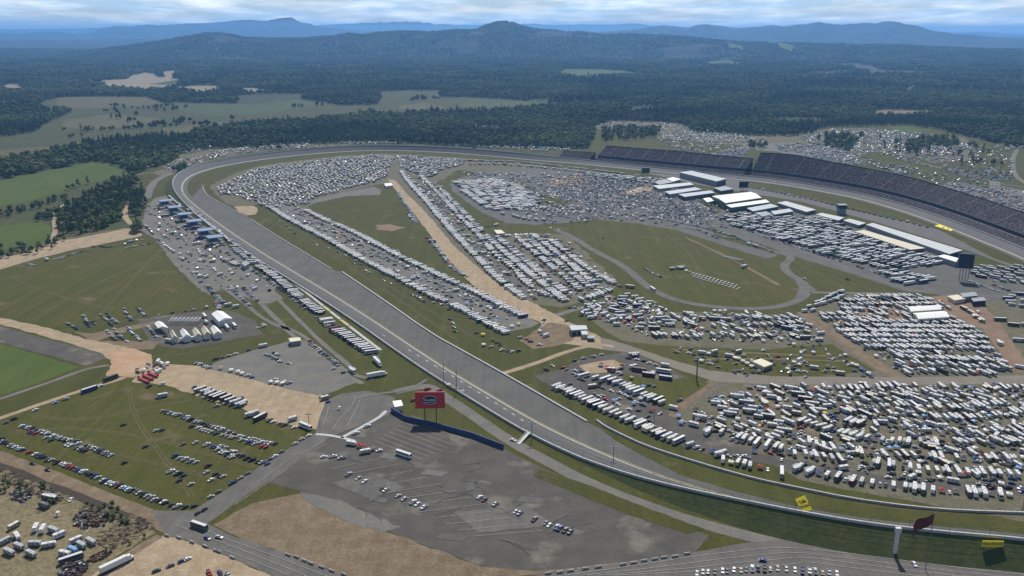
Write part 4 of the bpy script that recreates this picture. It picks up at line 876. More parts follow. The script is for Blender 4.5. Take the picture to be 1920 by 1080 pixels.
# blue wall boards below the sign
bw = P([(733, 772), (738, 776), (760, 789), (800, 798), (843, 809), (887, 821), (920, 834), (944, 843)])
root = empty('boundary_wall', (*bw[3], 0)); tag(root, 'long navy blue boundary wall bending along the edge of the empty car park', 'wall')
for k, (a, b) in enumerate(zip(bw[:-1], bw[1:])):
    n = max(1, int(math.dist(a, b) / 4))
    for j in range(n):
        p = (a[0] + (b[0] - a[0]) * j / n, a[1] + (b[1] - a[1]) * j / n); q = (a[0] + (b[0] - a[0]) * (j + .97) / n, a[1] + (b[1] - a[1]) * (j + .97) / n)
        nn = normals([p, q])[0]; m = MB(); m.prism([(p[0] - x0 * 0 - bw[3][0], p[1] - bw[3][1]), (q[0] - bw[3][0], q[1] - bw[3][1]), (q[0] - bw[3][0] - nn[0] * .5, q[1] - bw[3][1] - nn[1] * .5), (p[0] - bw[3][0] - nn[0] * .5, p[1] - bw[3][1] - nn[1] * .5)], 0, 3.4, 'wall_blue'); m.obj('wall_panel', root)
        m = MB(); m.tube((p[0] - bw[3][0] - nn[0] * .9, p[1] - bw[3][1] - nn[1] * .9, 3.3), (p[0] - bw[3][0] - nn[0] * 2.4, p[1] - bw[3][1] - nn[1] * 2.4, 0), .1, 'steel', 4); m.obj('brace', root)
# yellow signs at the near corner
def emb_pt(px, py):
    """point on the outer slope of the near corner seen at a photo pixel"""
    best = None
    for z in [k * .25 for k in range(0, 37)]:
        x, y = at(px, py, z)
        i = min(range(len(st)), key=lambda i: math.dist(st[i][:2], (x, y)))
        d = -((x - st[i][0]) * tn[i][0] + (y - st[i][1]) * tn[i][1])
        zz = st[i][2] - (d - 1.2) / 1.5 if d > 1.2 else st[i][2]
        e = abs(zz - z)
        if best is None or e < best[0]: best = (e, x, y, z, i)
    return best[1:]
xs, ys = at(1507, 957)
root = empty('painted_sign', (xs, ys, 0), .55); tag(root, 'tilted yellow sign with dark red letters on the grass below the near white barrier', 'sign')
m = MB(); vs = [(-3.6, -2.5, .6), (3.6, -2.5, .6), (3.6, 3.2, 6.2), (-3.6, 3.2, 6.2)]; m.add(vs + [(a, b + .3, c - .25) for a, b, c in vs], [(0, 1, 2, 3), (7, 6, 5, 4), (0, 4, 5, 1), (1, 5, 6, 2), (2, 6, 7, 3), (3, 7, 4, 0)], 'sign_yellow'); bd2 = m.obj('panel', root)
text('Yella', 2.6, 'sign_brown', bd2, (0, 1.35, 4.5), (math.atan2(5.6, 5.7), 0, 0)); text('Wood', 2.6, 'sign_brown', bd2, (0, -.35, 2.8), (math.atan2(5.6, 5.7), 0, 0))
for sx in (-3, 3): m = MB(); m.tube((sx, 2.9, 0), (sx, 2.9, 5.6), .15, 'steel', 5); m.obj('post', root)
x, y, z, i = emb_pt(1860, 1026)
root = empty('advertising_board', (x, y, z - .2), math.atan2(tn[i][0], -tn[i][1]) + math.pi if False else -.02); tag(root, 'low wide yellow advertising board with dark lettering on the shaded grass bank', 'sign')
m = MB(); m.frustum(-5, 5, -.2, .1, .5, 3.6, 'sign_yellow'); bd3 = m.obj('panel', root)
m = MB(); m.frustum(-4.6, 4.6, -.26, -.21, .8, 3.3, 'sign_yellow'); m.obj('face', bd3)
text('YELLAWOOD', 1.5, 'sign_brown', bd3, (0, -.3, 2.05), (math.pi / 2, 0, 0))
for sx in (-4, 4): m = MB(); m.frustum(sx - .12, sx + .12, -.1, .1, -1.2, .49, 'steel'); m.obj('post', root)
# white pylon, and the flag on its pole
x, y = at(1677, 1043); root = empty('pylon', (x, y, 0)); tag(root, 'tall slim white pylon standing by the road under the near bank', 'pylon')
m = MB(); m.frustum(-.8, .8, -.5, .5, 0, 13, 'wall_white'); m.obj('column', root); m = MB(); m.frustum(-1.3, 1.3, -.8, .8, 13.01, 15.5, 'wall_white'); m.obj('cap', root)
x, y = at(1735, 1069); root = empty('flagpole', (x, y, 0)); tag(root, 'thin grey flagpole at the roadside flying a large dark red flag', 'flagpole')
m = MB(); m.tube((0, 0, 0), (0, 0, 30), .18, 'steel', 6); m.obj('pole', root)
m = MB(); n = 14; vs = []
for k in range(n + 1):
    u = k / n; vs += [(-.2 - 9 * u, -.8 * math.sin(u * 7) * u * 2, 29.8 - 5 * u), (-.2 - 9 * u, -.8 * math.sin(u * 7 + .6) * u * 2, 24.5 - 6.5 * u)]
m.add(vs, [(2 * k, 2 * k + 1, 2 * k + 3, 2 * k + 2) for k in range(n)], 'paint_maroon'); fl = m.obj('flag', root); md = fl.modifiers.new('th', 'SOLIDIFY'); md.thickness = .05
# gantry over the straight, light poles
def pole(px, py, h, label, arm=True, r=.22):
    x, y = at(px, py); root = empty('light_pole', (x, y, 0)); tag(root, label, 'pole', 'slim poles')
    m = MB(); m.tube((0, 0, 0), (0, 0, h), r, 'steel', 6); m.obj('pole', root)
    if arm:
        m = MB(); m.tube((-1.8, 0, h - 1.2), (1.8, 0, h - 1.2), .14, 'steel', 4); m.obj('crossarm', root)
        for sx in (-1.5, 1.5): m = MB(); m.frustum(sx - .4, sx + .4, -.3, .3, h - 1.1, h - .5, 'roof_grey'); m.obj('lamp', root)
pole(580, 804, 11, 'wooden utility pole with a crossarm on the tan dirt by the entrance road')
pole(1306, 711, 17, 'dark thick pole at the road bend right of the grass triangle', True, .5)
pole(1226, 799, 12, 'dark pole in the middle of the paved lane between infield motorhome rows', False)
pole(832, 724, 17, 'left slim mast beside the wall near the red billboard', False, .25)
pole(856, 737, 17, 'right slim mast beside the wall near the red billboard', False, .25)
pole(997, 828, 13, 'dark spotter mast at the end of the short white footbridge')
pole(1150, 862, 9, 'short dark mast on the near straight')
pole(1732, 1000, 3, 'short post below the flag on the near bank', False)
root = empty('steel_ramp', (*at(1374, 488), 0), -1.25); tag(root, 'grey lattice ramp standing alone on the inner grass', 'ramp')
for k in range(9):
    m = MB(); m.tube((-16 + 4 * k, -2.5, .5 + .5 * k), (-16 + 4 * k, 2.5, .5 + .5 * k), .25, 'roof_silver', 4); m.obj('rung', root)
    m = MB(); m.tube((-16 + 4 * k, 2.5, 0), (-16 + 4 * k, 2.5, .5 + .5 * k), .2, 'steel', 4); m.obj('support', root)
for y_ in (-2.5, 2.5): m = MB(); m.tube((-16, y_, .6), (16, y_, 4.6), .35, 'roof_silver', 4); m.obj('rail', root)
# short white footbridge from the access road to the wall
a, b = at(972, 833), at(992, 816); root = empty('footbridge', (a[0], a[1], 0), math.atan2(b[1] - a[1], b[0] - a[0])); d = math.dist(a, b); tag(root, 'short white sloping footbridge between the access road and the track wall', 'footbridge')
m = MB(); m.add([(0, -1, .3), (d, -1, 2.2), (d, 1, 2.2), (0, 1, .3), (0, -1, 0), (d, -1, 1.9), (d, 1, 1.9), (0, 1, 0)], [(0, 1, 2, 3), (7, 6, 5, 4), (0, 4, 5, 1), (2, 6, 7, 3)], 'wall_white'); m.obj('deck', root)
for y_ in (-1, 1): m = MB(); m.tube((0, y_, 1.3), (d, y_, 3.2), .12, 'wall_white', 4); m.obj('handrail', root)
# rough heaps and furrows of the scrub lot
def heap(name, px, n, h, mats, label, cat, size=(.6, 2.4), seed=1):
    W = P(px); cx = sum(q[0] for q in W) / len(W); cy = sum(q[1] for q in W) / len(W); r = random.Random(seed)
    root = empty(name, (cx, cy, 0)); tag(root, label, cat); xs_ = [q[0] for q in W]; ys_ = [q[1] for q in W]
    m = MB(); k = 0
    while k < n:
        x, y = r.uniform(min(xs_), max(xs_)), r.uniform(min(ys_), max(ys_))
        if not inpoly(x, y, W): continue
        k += 1; L_, w_ = r.uniform(*size), r.uniform(*size) * .5; a = r.uniform(0, 3.14); hh = h * r.uniform(.3, 1); ca, sa = math.cos(a), math.sin(a)
        b = [(-L_, -w_, 0), (L_, -w_, 0), (L_, w_, 0), (-L_, w_, 0), (-L_ * .5, -w_ * .5, hh * r.uniform(.7, 1)), (L_ * .6, -w_ * .4, hh), (L_ * .5, w_ * .6, hh * r.uniform(.6, 1)), (-L_ * .6, w_ * .5, hh)]
        m.add([(x - cx + u * ca - v * sa, y - cy + u * sa + v * ca, z) for u, v, z in b], [(4, 5, 6, 7), (0, 1, 5, 4), (1, 2, 6, 5), (2, 3, 7, 6), (3, 0, 4, 7)], r.choice(mats))
    o = m.obj('debris', root); o['kind'] = 'stuff'
heap('scrap_heap', [(140, 970), (160, 956), (185, 960), (203, 974), (195, 986), (160, 994), (140, 986)], 150, 1.9, ['rust', 'paint_brown', 'steel', 'chassis', 'mound_soil'], 'rusty heap of scrap in the middle of the scrub lot', 'scrap heap', seed=2)
heap('scrap_heap', [(22, 925), (45, 918), (60, 930), (48, 942), (26, 940)], 70, 1.6, ['chassis', 'steel', 'rust'], 'dark heap of scrap near the left edge of the scrub lot', 'scrap heap', seed=3)
heap('scrap_heap', [(118, 1062), (150, 1052), (165, 1064), (150, 1080), (112, 1084)], 80, 1.7, ['chassis', 'steel', 'rust', 'paint_grey'], 'dark heap of scrap at the bottom, right of the bluish trailer', 'scrap heap', seed=4)
heap('scrap_heap', [(168, 1048), (190, 1036), (208, 1036), (200, 1046), (175, 1056)], 80, 1.3, ['rust', 'ditch_soil', 'paint_brown'], 'rusty heap beside the brown track at the bottom left', 'scrap heap', seed=5)
heap('soil_mounds', [(200, 990), (250, 968), (285, 990), (250, 1012), (215, 1030), (180, 1020)], 160, 1.0, ['mound_soil', 'ditch_soil', 'scrub'], 'rough brown soil mounds in the right corner of the scrub lot', 'mounds', size=(1, 4), seed=6)
heap('soil_mounds', [(0, 880), (90, 915), (130, 935), (100, 945), (40, 915), (0, 900)], 150, .9, ['mound_soil', 'scrub', 'ditch_soil'], 'rough brown soil mounds along the ditch at the left', 'mounds', size=(1, 4), seed=7)
heap('soil_mounds', [(150, 950), (200, 955), (270, 985), (230, 985), (190, 975)], 120, .8, ['mound_soil', 'scrub', 'embankment_grass'], 'low grassy mounds between the ditch and the rusty heap', 'mounds', size=(1, 3), seed=8)
# pit wall canopies
pit = P([(1404, 352), (1440, 358), (1480, 367), (1530, 377), (1570, 386), (1600, 393), (1650, 406), (1700, 417), (1738, 427)])
pr = resample(pit, 9.0)[:64]
CAN = None
# white folding tables on the inner grass

# ---------------------------------------------------------------- vehicles and canopies
def prof_body(m, prof, y, mat, iy=0.0):
    """side outline (x, z, inset) drawn out across the width"""
    n = len(prof); vs = [(a, -y + c, b) for a, b, c in prof] + [(a, y - c, b) for a, b, c in prof]
    m.add(vs, [tuple(range(n)), tuple(range(2 * n - 1, n - 1, -1))] + [((i + 1) % n, i, n + i, n + (i + 1) % n) for i in range(n)], mat)
def t_car(c):
    b = MB(); p = 'paint_' + c
    prof_body(b, [(-2.25, .32, .05), (2.25, .32, .05), (2.3, .62, .08), (1.15, .92, .1), (-1.75, .95, .1), (-2.28, .9, .1)], .92, p)
    b.frustum(-1.7, 1.1, -.84, .84, .93, 1.44, p, fx=(.45, .62), iy=.16)
    g = MB()
    g.add([(1.12, -.74, .97), (1.12, .74, .97), (.56, .62, 1.40), (.56, -.62, 1.40)], [(0, 1, 2, 3)], 'glass')
    g.add([(-1.72, -.74, .97), (-1.72, .74, .97), (-1.32, .62, 1.38), (-1.32, -.62, 1.38)], [(3, 2, 1, 0)], 'glass')
    for s in (-1, 1): g.add([(-1.45, s * .845, .99), (.85, s * .845, .99), (.42, s * .735, 1.36), (-1.2, s * .735, 1.36)], [(0, 1, 2, 3)[::-s]], 'glass')
    w_ = MB(); 
    for x in (-1.4, 1.42):
        for y in (-.82, .82): w_.wheel(x, y, .33, .2, 8)
    return [b, ('windows', g)], [('wheel', (x, y), .33, .2) for x in (-1.4, 1.42) for y in (-.82, .82)]
def t_pickup(c):
    b = MB(); p = 'paint_' + c
    b.frustum(-2.85, 2.8, -.97, .97, .42, .82, p, .04, .04)
    b.frustum(1.35, 2.75, -.95, .95, .82, 1.16, p, .06, .08)
    b.frustum(-.75, 1.75, -.92, .92, .82, 1.85, p, fx=(.25, .8), iy=.2)
    for s in (-1, 1): b.frustum(-2.83, -.76, s * .9 - .06, s * .9 + .06, .82, 1.2, p)
    b.frustum(-2.83, -2.72, -.84, .84, .82, 1.2, p); b.frustum(-2.7, -.78, -.83, .83, .8, .86, 'chassis')
    g = MB(); g.add([(1.66, -.74, 1.14), (1.66, .74, 1.14), (1.02, .62, 1.8), (1.02, -.62, 1.8)], [(0, 1, 2, 3)], 'glass')
    for s in (-1, 1): g.add([(-.6, s * .86, 1.22), (1.3, s * .86, 1.22), (.9, s * .745, 1.74), (-.5, s * .745, 1.74)], [(0, 1, 2, 3)[::-s]], 'glass')
    return [b, ('windows', g)], [('wheel', (x, y), .4, .26) for x in (-1.85, 1.9) for y in (-.84, .84)]
def t_motorhome(c):
    b = MB(); p = 'paint_' + c; roof = 'wall_white'
    L2 = 5.3
    prof_body(b, [(-L2, .5, .04), (L2, .5, .04), (L2 + .05, 1.5, .04), (L2 - .35, 3.25, .06), (-L2 + .05, 3.3, .06)], 1.28, p)
    b.frustum(-L2 + .1, L2 - .55, -1.18, 1.18, 3.3, 3.42, roof, .08, .1)
    b.frustum(-2.6, 1.6, -1.62, -1.26, .9, 3.0, p)
    for s in (-1, 1): b.frustum(-L2 + .02, L2 - .1, s * 1.285 - .01, s * 1.285 + .01, .75, 1.55, {'white': 'paint_grey', 'cream': 'paint_brown', 'pale_grey': 'paint_blue', 'tan': 'paint_brown'}.get(c, 'paint_black'))  # body graphics band, made deep and dark to imitate shade on the sides
    g = MB(); g.add([(L2 + .06, -1.1, 1.6), (L2 + .06, 1.1, 1.6), (L2 - .22, 1.05, 2.85), (L2 - .22, -1.05, 2.85)], [(0, 1, 2, 3)], 'glass')
    for s in (-1, 1):
        for x in (-4.3, -1.9, .4, 2.6, 4.0):
            yy = -1.63 if s < 0 and -2.6 < x - .7 and x + .7 < 1.6 else s * 1.30
            g.add([(x - .55, yy, 1.9), (x + .55, yy, 1.9), (x + .55, yy, 2.6), (x - .55, yy, 2.6)], [(0, 1, 2, 3)[::1 if s < 0 else -1]], 'glass')
    a = MB()
    for x in (-2.8, 1.9): a.frustum(x - .5, x + .5, -.38, .38, 3.43, 3.72, 'paint_pale_grey', .08, .08)
    a.frustum(3.2, 3.7, -.9, -.4, 3.43, 3.5, 'chassis'); a.frustum(-.4, .1, .3, .8, 3.43, 3.5, 'chassis')
    aw = MB(); aw.add([(-2.8, 1.32, 3.05), (2.6, 1.32, 3.05), (2.6, 3.5, 2.6), (-2.8, 3.5, 2.6), (-2.8, 1.32, 3.0), (2.6, 1.32, 3.0), (2.6, 3.5, 2.55), (-2.8, 3.5, 2.55)], [(0, 1, 2, 3), (7, 6, 5, 4), (3, 2, 6, 7)], 'roof_tan' if c in ('tan', 'brown', 'cream') else 'roof_grey')
    return [b, ('windows', g), ('air_conditioner', a), ('awning', aw)], [('wheel', (x, y), .5, .3) for x in (-3.2, 3.4) for y in (-1.1, 1.1)]
def t_camper(c):
    b = MB(); p = 'paint_' + c; L2 = 3.7
    prof_body(b, [(-L2, .6, .03), (L2 - .5, .6, .03), (L2, 1.2, .03), (L2 + .05, 2.4, .05), (L2 - .5, 3.02, .08), (-L2 + .1, 3.05, .08)], 1.22, p)
    b.frustum(-L2 + .2, L2 - .7, -1.1, 1.1, 3.05, 3.12, 'wall_white' if c not in ('silver', 'light_blue', 'grey') else p, .05, .1)
    b.frustum(L2, L2 + 1.3, -.08, .08, .5, .62, 'chassis'); b.frustum(-L2 + .1, L2 - .6, -1.0, 1.0, .38, .6, 'chassis')
    for s in (-1, 1): b.frustum(-L2 + .02, L2 - .4, s * 1.2 - .03, s * 1.2 + .03, .85, 1.3, 'paint_pale_grey' if c == 'white' else 'paint_grey')
    g = MB()
    for s in (-1, 1):
        for x in (-2.6, -.6, 2.3): g.add([(x - .5, s * 1.225, 1.7), (x + .5, s * 1.225, 1.7), (x + .5, s * 1.225, 2.35), (x - .5, s * 1.225, 2.35)], [(0, 1, 2, 3)[::1 if s < 0 else -1]], 'glass')
    g.add([(L2 + .04, -.7, 1.6), (L2 + .04, .7, 1.6), (L2 + .06, .7, 2.3), (L2 + .06, -.7, 2.3)], [(0, 1, 2, 3)], 'glass')
    a = MB(); a.frustum(-.6, .5, -.4, .4, 3.13, 3.4, 'paint_pale_grey', .08, .08)
    d = MB(); d.frustum(.75, 1.5, -1.27, -1.24, .75, 2.5, 'paint_silver')
    return [b, ('windows', g), ('air_conditioner', a), ('door', d)], [('wheel', (x, y), .36, .22) for x in (-.75, .1) for y in (-1.05, 1.05)]
def t_canopy(c):
    b = MB(); p = 'paint_' + c; h = 2.1; s = 1.75
    b.add([(-s, -s, h), (s, -s, h), (s, s, h), (-s, s, h), (0, 0, h + .95), (-s, -s, h - .25), (s, -s, h - .25), (s, s, h - .25), (-s, s, h - .25)],
          [(0, 1, 4), (1, 2, 4), (2, 3, 4), (3, 0, 4), (5, 6, 1, 0), (6, 7, 2, 1), (7, 8, 3, 2), (8, 5, 0, 3), (0, 3, 2, 1)], p)
    l = MB()
    for x in (-1.68, 1.68):
        for y in (-1.68, 1.68): l.frustum(x - .04, x + .04, y - .04, y + .04, 0, h, 'steel')
    return [b, ('legs', l)], []
def t_hauler(c):
    b = MB(); p = 'paint_' + c
    b.frustum(-8.2, 6.2, -1.3, 1.3, 1.1, 4.1, p, .03, .03); b.frustum(-8.1, 6.1, -1.22, 1.22, 4.1, 4.14, 'wall_white' if c not in ('red', 'dark_green', 'black', 'grey', 'tan') else ('paint_silver' if c == 'grey' else p))
    b.frustum(-7.9, 3.2, -1.2, 1.2, .5, 1.1, 'chassis')
    t = MB(); t.frustum(5.9, 7.0, -1.15, 1.15, .7, 1.1, 'chassis'); t.frustum(6.5, 8.6, -1.2, 1.2, 1.0, 3.6, p, fx=(.1, .35), iy=.1); t.frustum(8.6, 10.0, -1.0, 1.0, .8, 1.9, p, .15, .1)
    g = MB(); g.add([(8.52, -1.0, 2.3), (8.52, 1.0, 2.3), (8.28, .95, 3.3), (8.28, -.95, 3.3)], [(0, 1, 2, 3)], 'glass')
    return [b, ('cab', t), ('windscreen', g)], [('wheel', (x, y), .52, .5) for x in (-6.8, -5.6, 5.8, 9.0) for y in (-1.0, 1.0)]
def t_bus(c):
    b = MB(); p = 'paint_' + c; L2 = 6.2
    prof_body(b, [(-L2, .45, .03), (L2, .45, .03), (L2 + .03, 1.6, .03), (L2 - .2, 3.4, .1), (-L2 + .1, 3.4, .1)], 1.28, p)
    b.frustum(-L2 + .3, L2 - .5, -1.1, 1.1, 3.4, 3.5, 'paint_pale_grey' if c in ('grey', 'black', 'silver', 'blue', 'pale_grey') else ('wall_white' if c == 'white' else p), .1, .1)  # dark coaches get pale roofs: sunlit tops over shaded sides, put into the paint
    g = MB(); g.add([(L2 + .04, -1.15, 1.7), (L2 + .04, 1.15, 1.7), (L2 - .16, 1.08, 3.1), (L2 - .16, -1.08, 3.1)], [(0, 1, 2, 3)], 'glass')
    for s in (-1, 1):
        for k in range(8):
            x = -5 + k * 1.35; g.add([(x - .55, s * 1.29, 1.8), (x + .55, s * 1.29, 1.8), (x + .55, s * 1.27, 2.9), (x - .55, s * 1.27, 2.9)], [(0, 1, 2, 3)[::1 if s < 0 else -1]], 'glass')
    return [b, ('windows', g)], [('wheel', (x, y), .5, .3) for x in (-3.6, 4.0) for y in (-1.1, 1.1)]
def t_table(c):
    b = MB(); b.frustum(-1.5, 1.5, -.5, .5, .9, 1.02, 'wall_white'); 
    l = MB()
    for x in (-1.3, 1.3): l.frustum(x - .05, x + .05, -.45, .45, 0, .9, 'wall_white')
    return [b, ('trestle', l)], []
def t_racecar(c):
    b = MB(); p = 'paint_' + c
    prof_body(b, [(-2.4, .12, .02), (2.4, .12, .02), (2.45, .5, .05), (1.0, .85, .08), (-1.6, .88, .08), (-2.4, .95, .08)], .97, p)
    b.frustum(-1.5, .95, -.85, .85, .86, 1.28, p, fx=(.7, .8), iy=.2)
    sp = MB(); sp.frustum(-2.5, -2.35, -.8, .8, .9, 1.12, p)
    return [b, ('spoiler', sp)], [('wheel', (x, y), .36, .25) for x in (-1.4, 1.42) for y in (-.86, .86)]
def t_cart(c):
    b = MB(); p = 'paint_' + c
    b.frustum(-1.9, 1.9, -1.0, 1.0, .4, 1.3, 'paint_grey', .1, .05); b.frustum(-2.1, 2.1, -1.4, 1.4, 3.0, 3.12, p)
    l = MB()
    for x in (-1.8, 1.8):
        for y in (-1.2, 1.2): l.frustum(x - .05, x + .05, y - .05, y + .05, 0, 3.0, 'steel')
    return [b, ('poles', l)], []
def t_flat(c):
    b = MB(); b.frustum(-8, 8, -1.2, 1.2, .9, 1.5, 'paint_' + c, .1, .05)
    s_ = MB()
    for x in (-7.8, 7.6): s_.frustum(x, x + .2, -1.2, 1.2, 1.5, 2.3, 'paint_' + c)
    return [b, ('end_rack', s_)], [('wheel', (x, y), .5, .4) for x in (-6, -5, 5.5) for y in (-.95, .95)]
TPL = dict(flatbed_trailer=(t_flat, 16.5, 2.4), parked_car=(t_car, 4.7, 1.9), pickup_truck=(t_pickup, 5.7, 2), motorhome=(t_motorhome, 10.7, 2.6), camper_trailer=(t_camper, 7.6, 2.5),
           canopy_tent=(t_canopy, 3.5, 3.5), race_hauler=(t_hauler, 17, 2.6), coach=(t_bus, 12.4, 2.6), folding_table=(t_table, 3, 1), race_car=(t_racecar, 4.8, 2), pit_canopy=(t_cart, 4.2, 2.8))
CATS = dict(flatbed_trailer='trailer', parked_car='car', pickup_truck='pickup truck', motorhome='motorhome', camper_trailer='camper trailer', canopy_tent='canopy tent', race_hauler='hauler', coach='coach', folding_table='table', race_car='race car', pit_canopy='pit canopy')
COL = dict(parked_car=(['white', 'silver', 'grey', 'black', 'blue', 'red', 'dark_green', 'tan', 'light_blue'], [24, 26, 16, 20, 8, 3, 2, 3, 1]),
           pickup_truck=(['white', 'silver', 'grey', 'black', 'blue', 'red', 'maroon'], [26, 22, 14, 20, 8, 3, 2]),
           motorhome=(['white', 'cream', 'pale_grey', 'tan', 'silver', 'maroon', 'brown', 'grey', 'blue'], [26, 12, 16, 13, 12, 4, 8, 9, 4]),  # body colours lean darker than the white roofs, painting in the sides' shade
           camper_trailer=(['white', 'cream', 'pale_grey', 'silver', 'tan'], [34, 14, 24, 16, 12]),
           canopy_tent=(['white', 'blue', 'red', 'grey', 'light_blue', 'black', 'tan', 'yellow', 'dark_green'], [34, 12, 6, 9, 8, 8, 6, 1, 4]),
           race_hauler=(['white', 'silver', 'pale_grey', 'black', 'blue', 'red'], [40, 22, 14, 8, 6, 4]),
           coach=(['white', 'silver', 'black', 'dark_green', 'pale_grey', 'grey', 'blue'], [20, 20, 16, 10, 14, 12, 8]),
           folding_table=(['white'], [1]), race_car=(['white', 'blue', 'yellow', 'red'], [1, 1, 1, 1]), pit_canopy=(['black', 'grey', 'blue', 'red', 'white'], [6, 4, 2, 1, 2]))
MIX = dict(rv=dict(motorhome=34, camper_trailer=34, canopy_tent=13, pickup_truck=10, parked_car=7, coach=2),
           rvonly=dict(motorhome=48, camper_trailer=42, coach=6, pickup_truck=4), big=dict(motorhome=60, coach=20, camper_trailer=20),
           cars=dict(parked_car=66, pickup_truck=34), mixed=dict(parked_car=38, pickup_truck=26, camper_trailer=12, canopy_tent=18, motorhome=3),
           hauler=dict(race_hauler=46, coach=40, motorhome=14), car=dict(parked_car=1), tents=dict(canopy_tent=50, parked_car=25, pickup_truck=15, camper_trailer=10),
           haul=dict(race_hauler=1), coach=dict(coach=1), mh=dict(motorhome=1), canopy=dict(canopy_tent=1), table=dict(folding_table=1), pickup=dict(pickup_truck=1), racing=dict(race_car=1), camper=dict(camper_trailer=1), pit=dict(pit_canopy=1))
DARK = ['grey', 'black', 'silver', 'dark_green', 'grey', 'pale_grey', 'blue', 'silver', 'white']
VS = .86        # overall vehicle size against the site
TPL = {k: (f, a * VS, b * VS) for k, (f, a, b) in TPL.items()}
ITEMS = []; GRID = {}
def circles(x, y, a, L_, W):
    n = max(1, round(L_ / W)); out = []
    for k in range(n):
        s = (k + .5) / n * L_ - L_ / 2; out.append((x + math.cos(a) * s, y + math.sin(a) * s))
    return out
def free(cs, r):
    for x, y in cs:
        gx, gy = int(x // 4), int(y // 4)
        for i in (-1, 0, 1):
            for j in (-1, 0, 1):
                for (u, v, q) in GRID.get((gx + i, gy + j), ()):
                    if (u - x) ** 2 + (v - y) ** 2 < (r + q) ** 2: return False
    return True
def put(kind, x, y, a, area, row=0, col=None, force=False, name=None):
    f, L_, W = TPL[kind]; cs = circles(x, y, a, L_, W); r = W * .46
    if not force and not free(cs, r): return False
    for u, v in cs: GRID.setdefault((int(u // 4), int(v // 4)), []).append((u, v, r))
    c = col or R.choices(*COL[kind])[0]
    ITEMS.append(dict(k=kind, x=x, y=y, a=a, area=area, row=row, c=c)); return True
def heading(px, py, d):
    p = at(px, py); q = at(px + d[0] * .5, py + d[1] * .5); return math.atan2(q[1] - p[1], q[0] - p[0])
def row(area, pts, mix='cars', head=None, rel=90, gap=None, p=.93, jit=.25, rowi=0, world=False, hj=.04, cols=None, off=0):
    path = resample(pts if world else smooth(P(pts), 1), 1.0)
    if head: mid = pts[len(pts) // 2]; hd = heading(*mid, head)
    mixd = MIX[mix]; ks, ws = list(mixd), list(mixd.values())
    s = 0; n = len(path); tn_ = normals(path)
    while s < n - 1:
        k = R.choices(ks, ws)[0]; f, L_, W = TPL[k]
        i = int(s); x, y = path[i]; j = min(n - 1, i + 3); i_ = max(0, j - 4)
        ta = math.atan2(path[j][1] - path[i_][1], path[j][0] - path[i_][0])
        a = hd if head else ta + math.radians(rel)
        da = abs(math.sin(a - ta)); ext = W * da + L_ * math.sqrt(max(0, 1 - da * da)) if da > .35 else L_
        ext = max(W, min(ext, L_)) if da < .9 else W
        small_ = k in ('parked_car', 'pickup_truck')
        g = (gap if gap is not None else (.75 if small_ else 1.3)) + (0 if small_ or mix in ('cars', 'haul', 'canopy') or (gap is not None and gap > 2) else .75)
        if R.random() < p:
            q = s + ext / 2; i = min(n - 1, int(q)); x, y = path[i]
            put(k, x + R.uniform(-jit, jit) * 2 + tn_[i][0] * off, y + R.uniform(-jit, jit) * 2 + tn_[i][1] * off, a + R.gauss(0, hj) + (math.pi if R.random() < .35 and mix not in ('haul',) else 0), area, rowi, R.choice(cols) if cols else None)
        s += ext + g * R.uniform(.7, 1.6)
def block(area, poly, d, mix='rv', gap=12, head=None, rel=90, sp=None, p=.9, jit=.5, hj=.08, lanes=0, cols=None):
    """rows inside a ground outline, along photo direction d (two points)"""
    W = P(poly); a0, b0 = at(*d[0]), at(*d[1]); l = math.dist(a0, b0); ux, uy = (b0[0] - a0[0]) / l, (b0[1] - a0[1]) / l; vx, vy = -uy, ux
    us = [x * ux + y * uy for x, y in W]; vs = [x * vx + y * vy for x, y in W]
    v = min(vs) + gap * .5; ri = 0; rows = []
    while v < max(vs):
        u = min(us); run = []
        while u < max(us):
            x, y = ux * u + vx * v, uy * u + vy * v
            if inpoly(x, y, W): run.append((x, y))
            else:
                if len(run) > 5: rows.append(run)
                run = []
            u += 1
        if len(run) > 5: rows.append(run)
        ri += 1; v += gap * (1 if not lanes or ri % lanes else 1.7)
    hd = None
    rows.sort(key=lambda r: r[len(r) // 2][1])
    for k, r in enumerate(rows):
        if head:
            c = to_px(*r[len(r) // 2]); hh = heading(*c, head)
            ta = math.atan2(uy, ux); row(area, r, mix, None, math.degrees(hh - ta), sp, p, jit, k + 1, True, hj, cols)
        else: row(area, r, mix, None, rel, sp, p, jit, k + 1, True, hj, cols)
def one(kind, px, py, head, label, col=None, area=None):
    x, y = at(px, py); put(kind, x, y, heading(px, py, head), area or ('=' + label), 0, col, True)

# --- near left grass car park
LG = 'of the near left grass car park'
row('in the row along the top left edge ' + LG, [(3, 797), (32, 785), (63, 772), (95, 760), (116, 752), (135, 746), (160, 735), (188, 725)], 'cars', (10, -3), p=.72, gap=1.6)
row('in the double row at the left end ' + LG, [(42, 800), (60, 804), (80, 811), (106, 822), (130, 828)], 'cars', (10, -4))
row('in the lower half of the double row ' + LG, [(52, 809), (75, 817), (98, 828)], 'cars', (10, -4))
row('in the middle left diagonal row ' + LG, [(104, 820), (141, 830), (176, 841), (211, 857)], 'cars', (10, -4))
row('in the second line behind the middle left diagonal row ' + LG, [(100, 827), (135, 838), (160, 847)], 'cars', (10, -4), p=.6)
row('in the long row beside the brown road', [(2, 826), (12, 834), (24, 838)], 'cars', (10, -4))
row('in the long row beside the brown road', [(30, 840), (70, 855), (120, 872), (158, 886), (197, 904), (239, 918), (276, 931)], 'cars', (10, -4), p=.97)
row('in the last bit of the long row, before the crossing', [(285, 935), (303, 943), (325, 948), (346, 953)], 'cars', (10, -4))
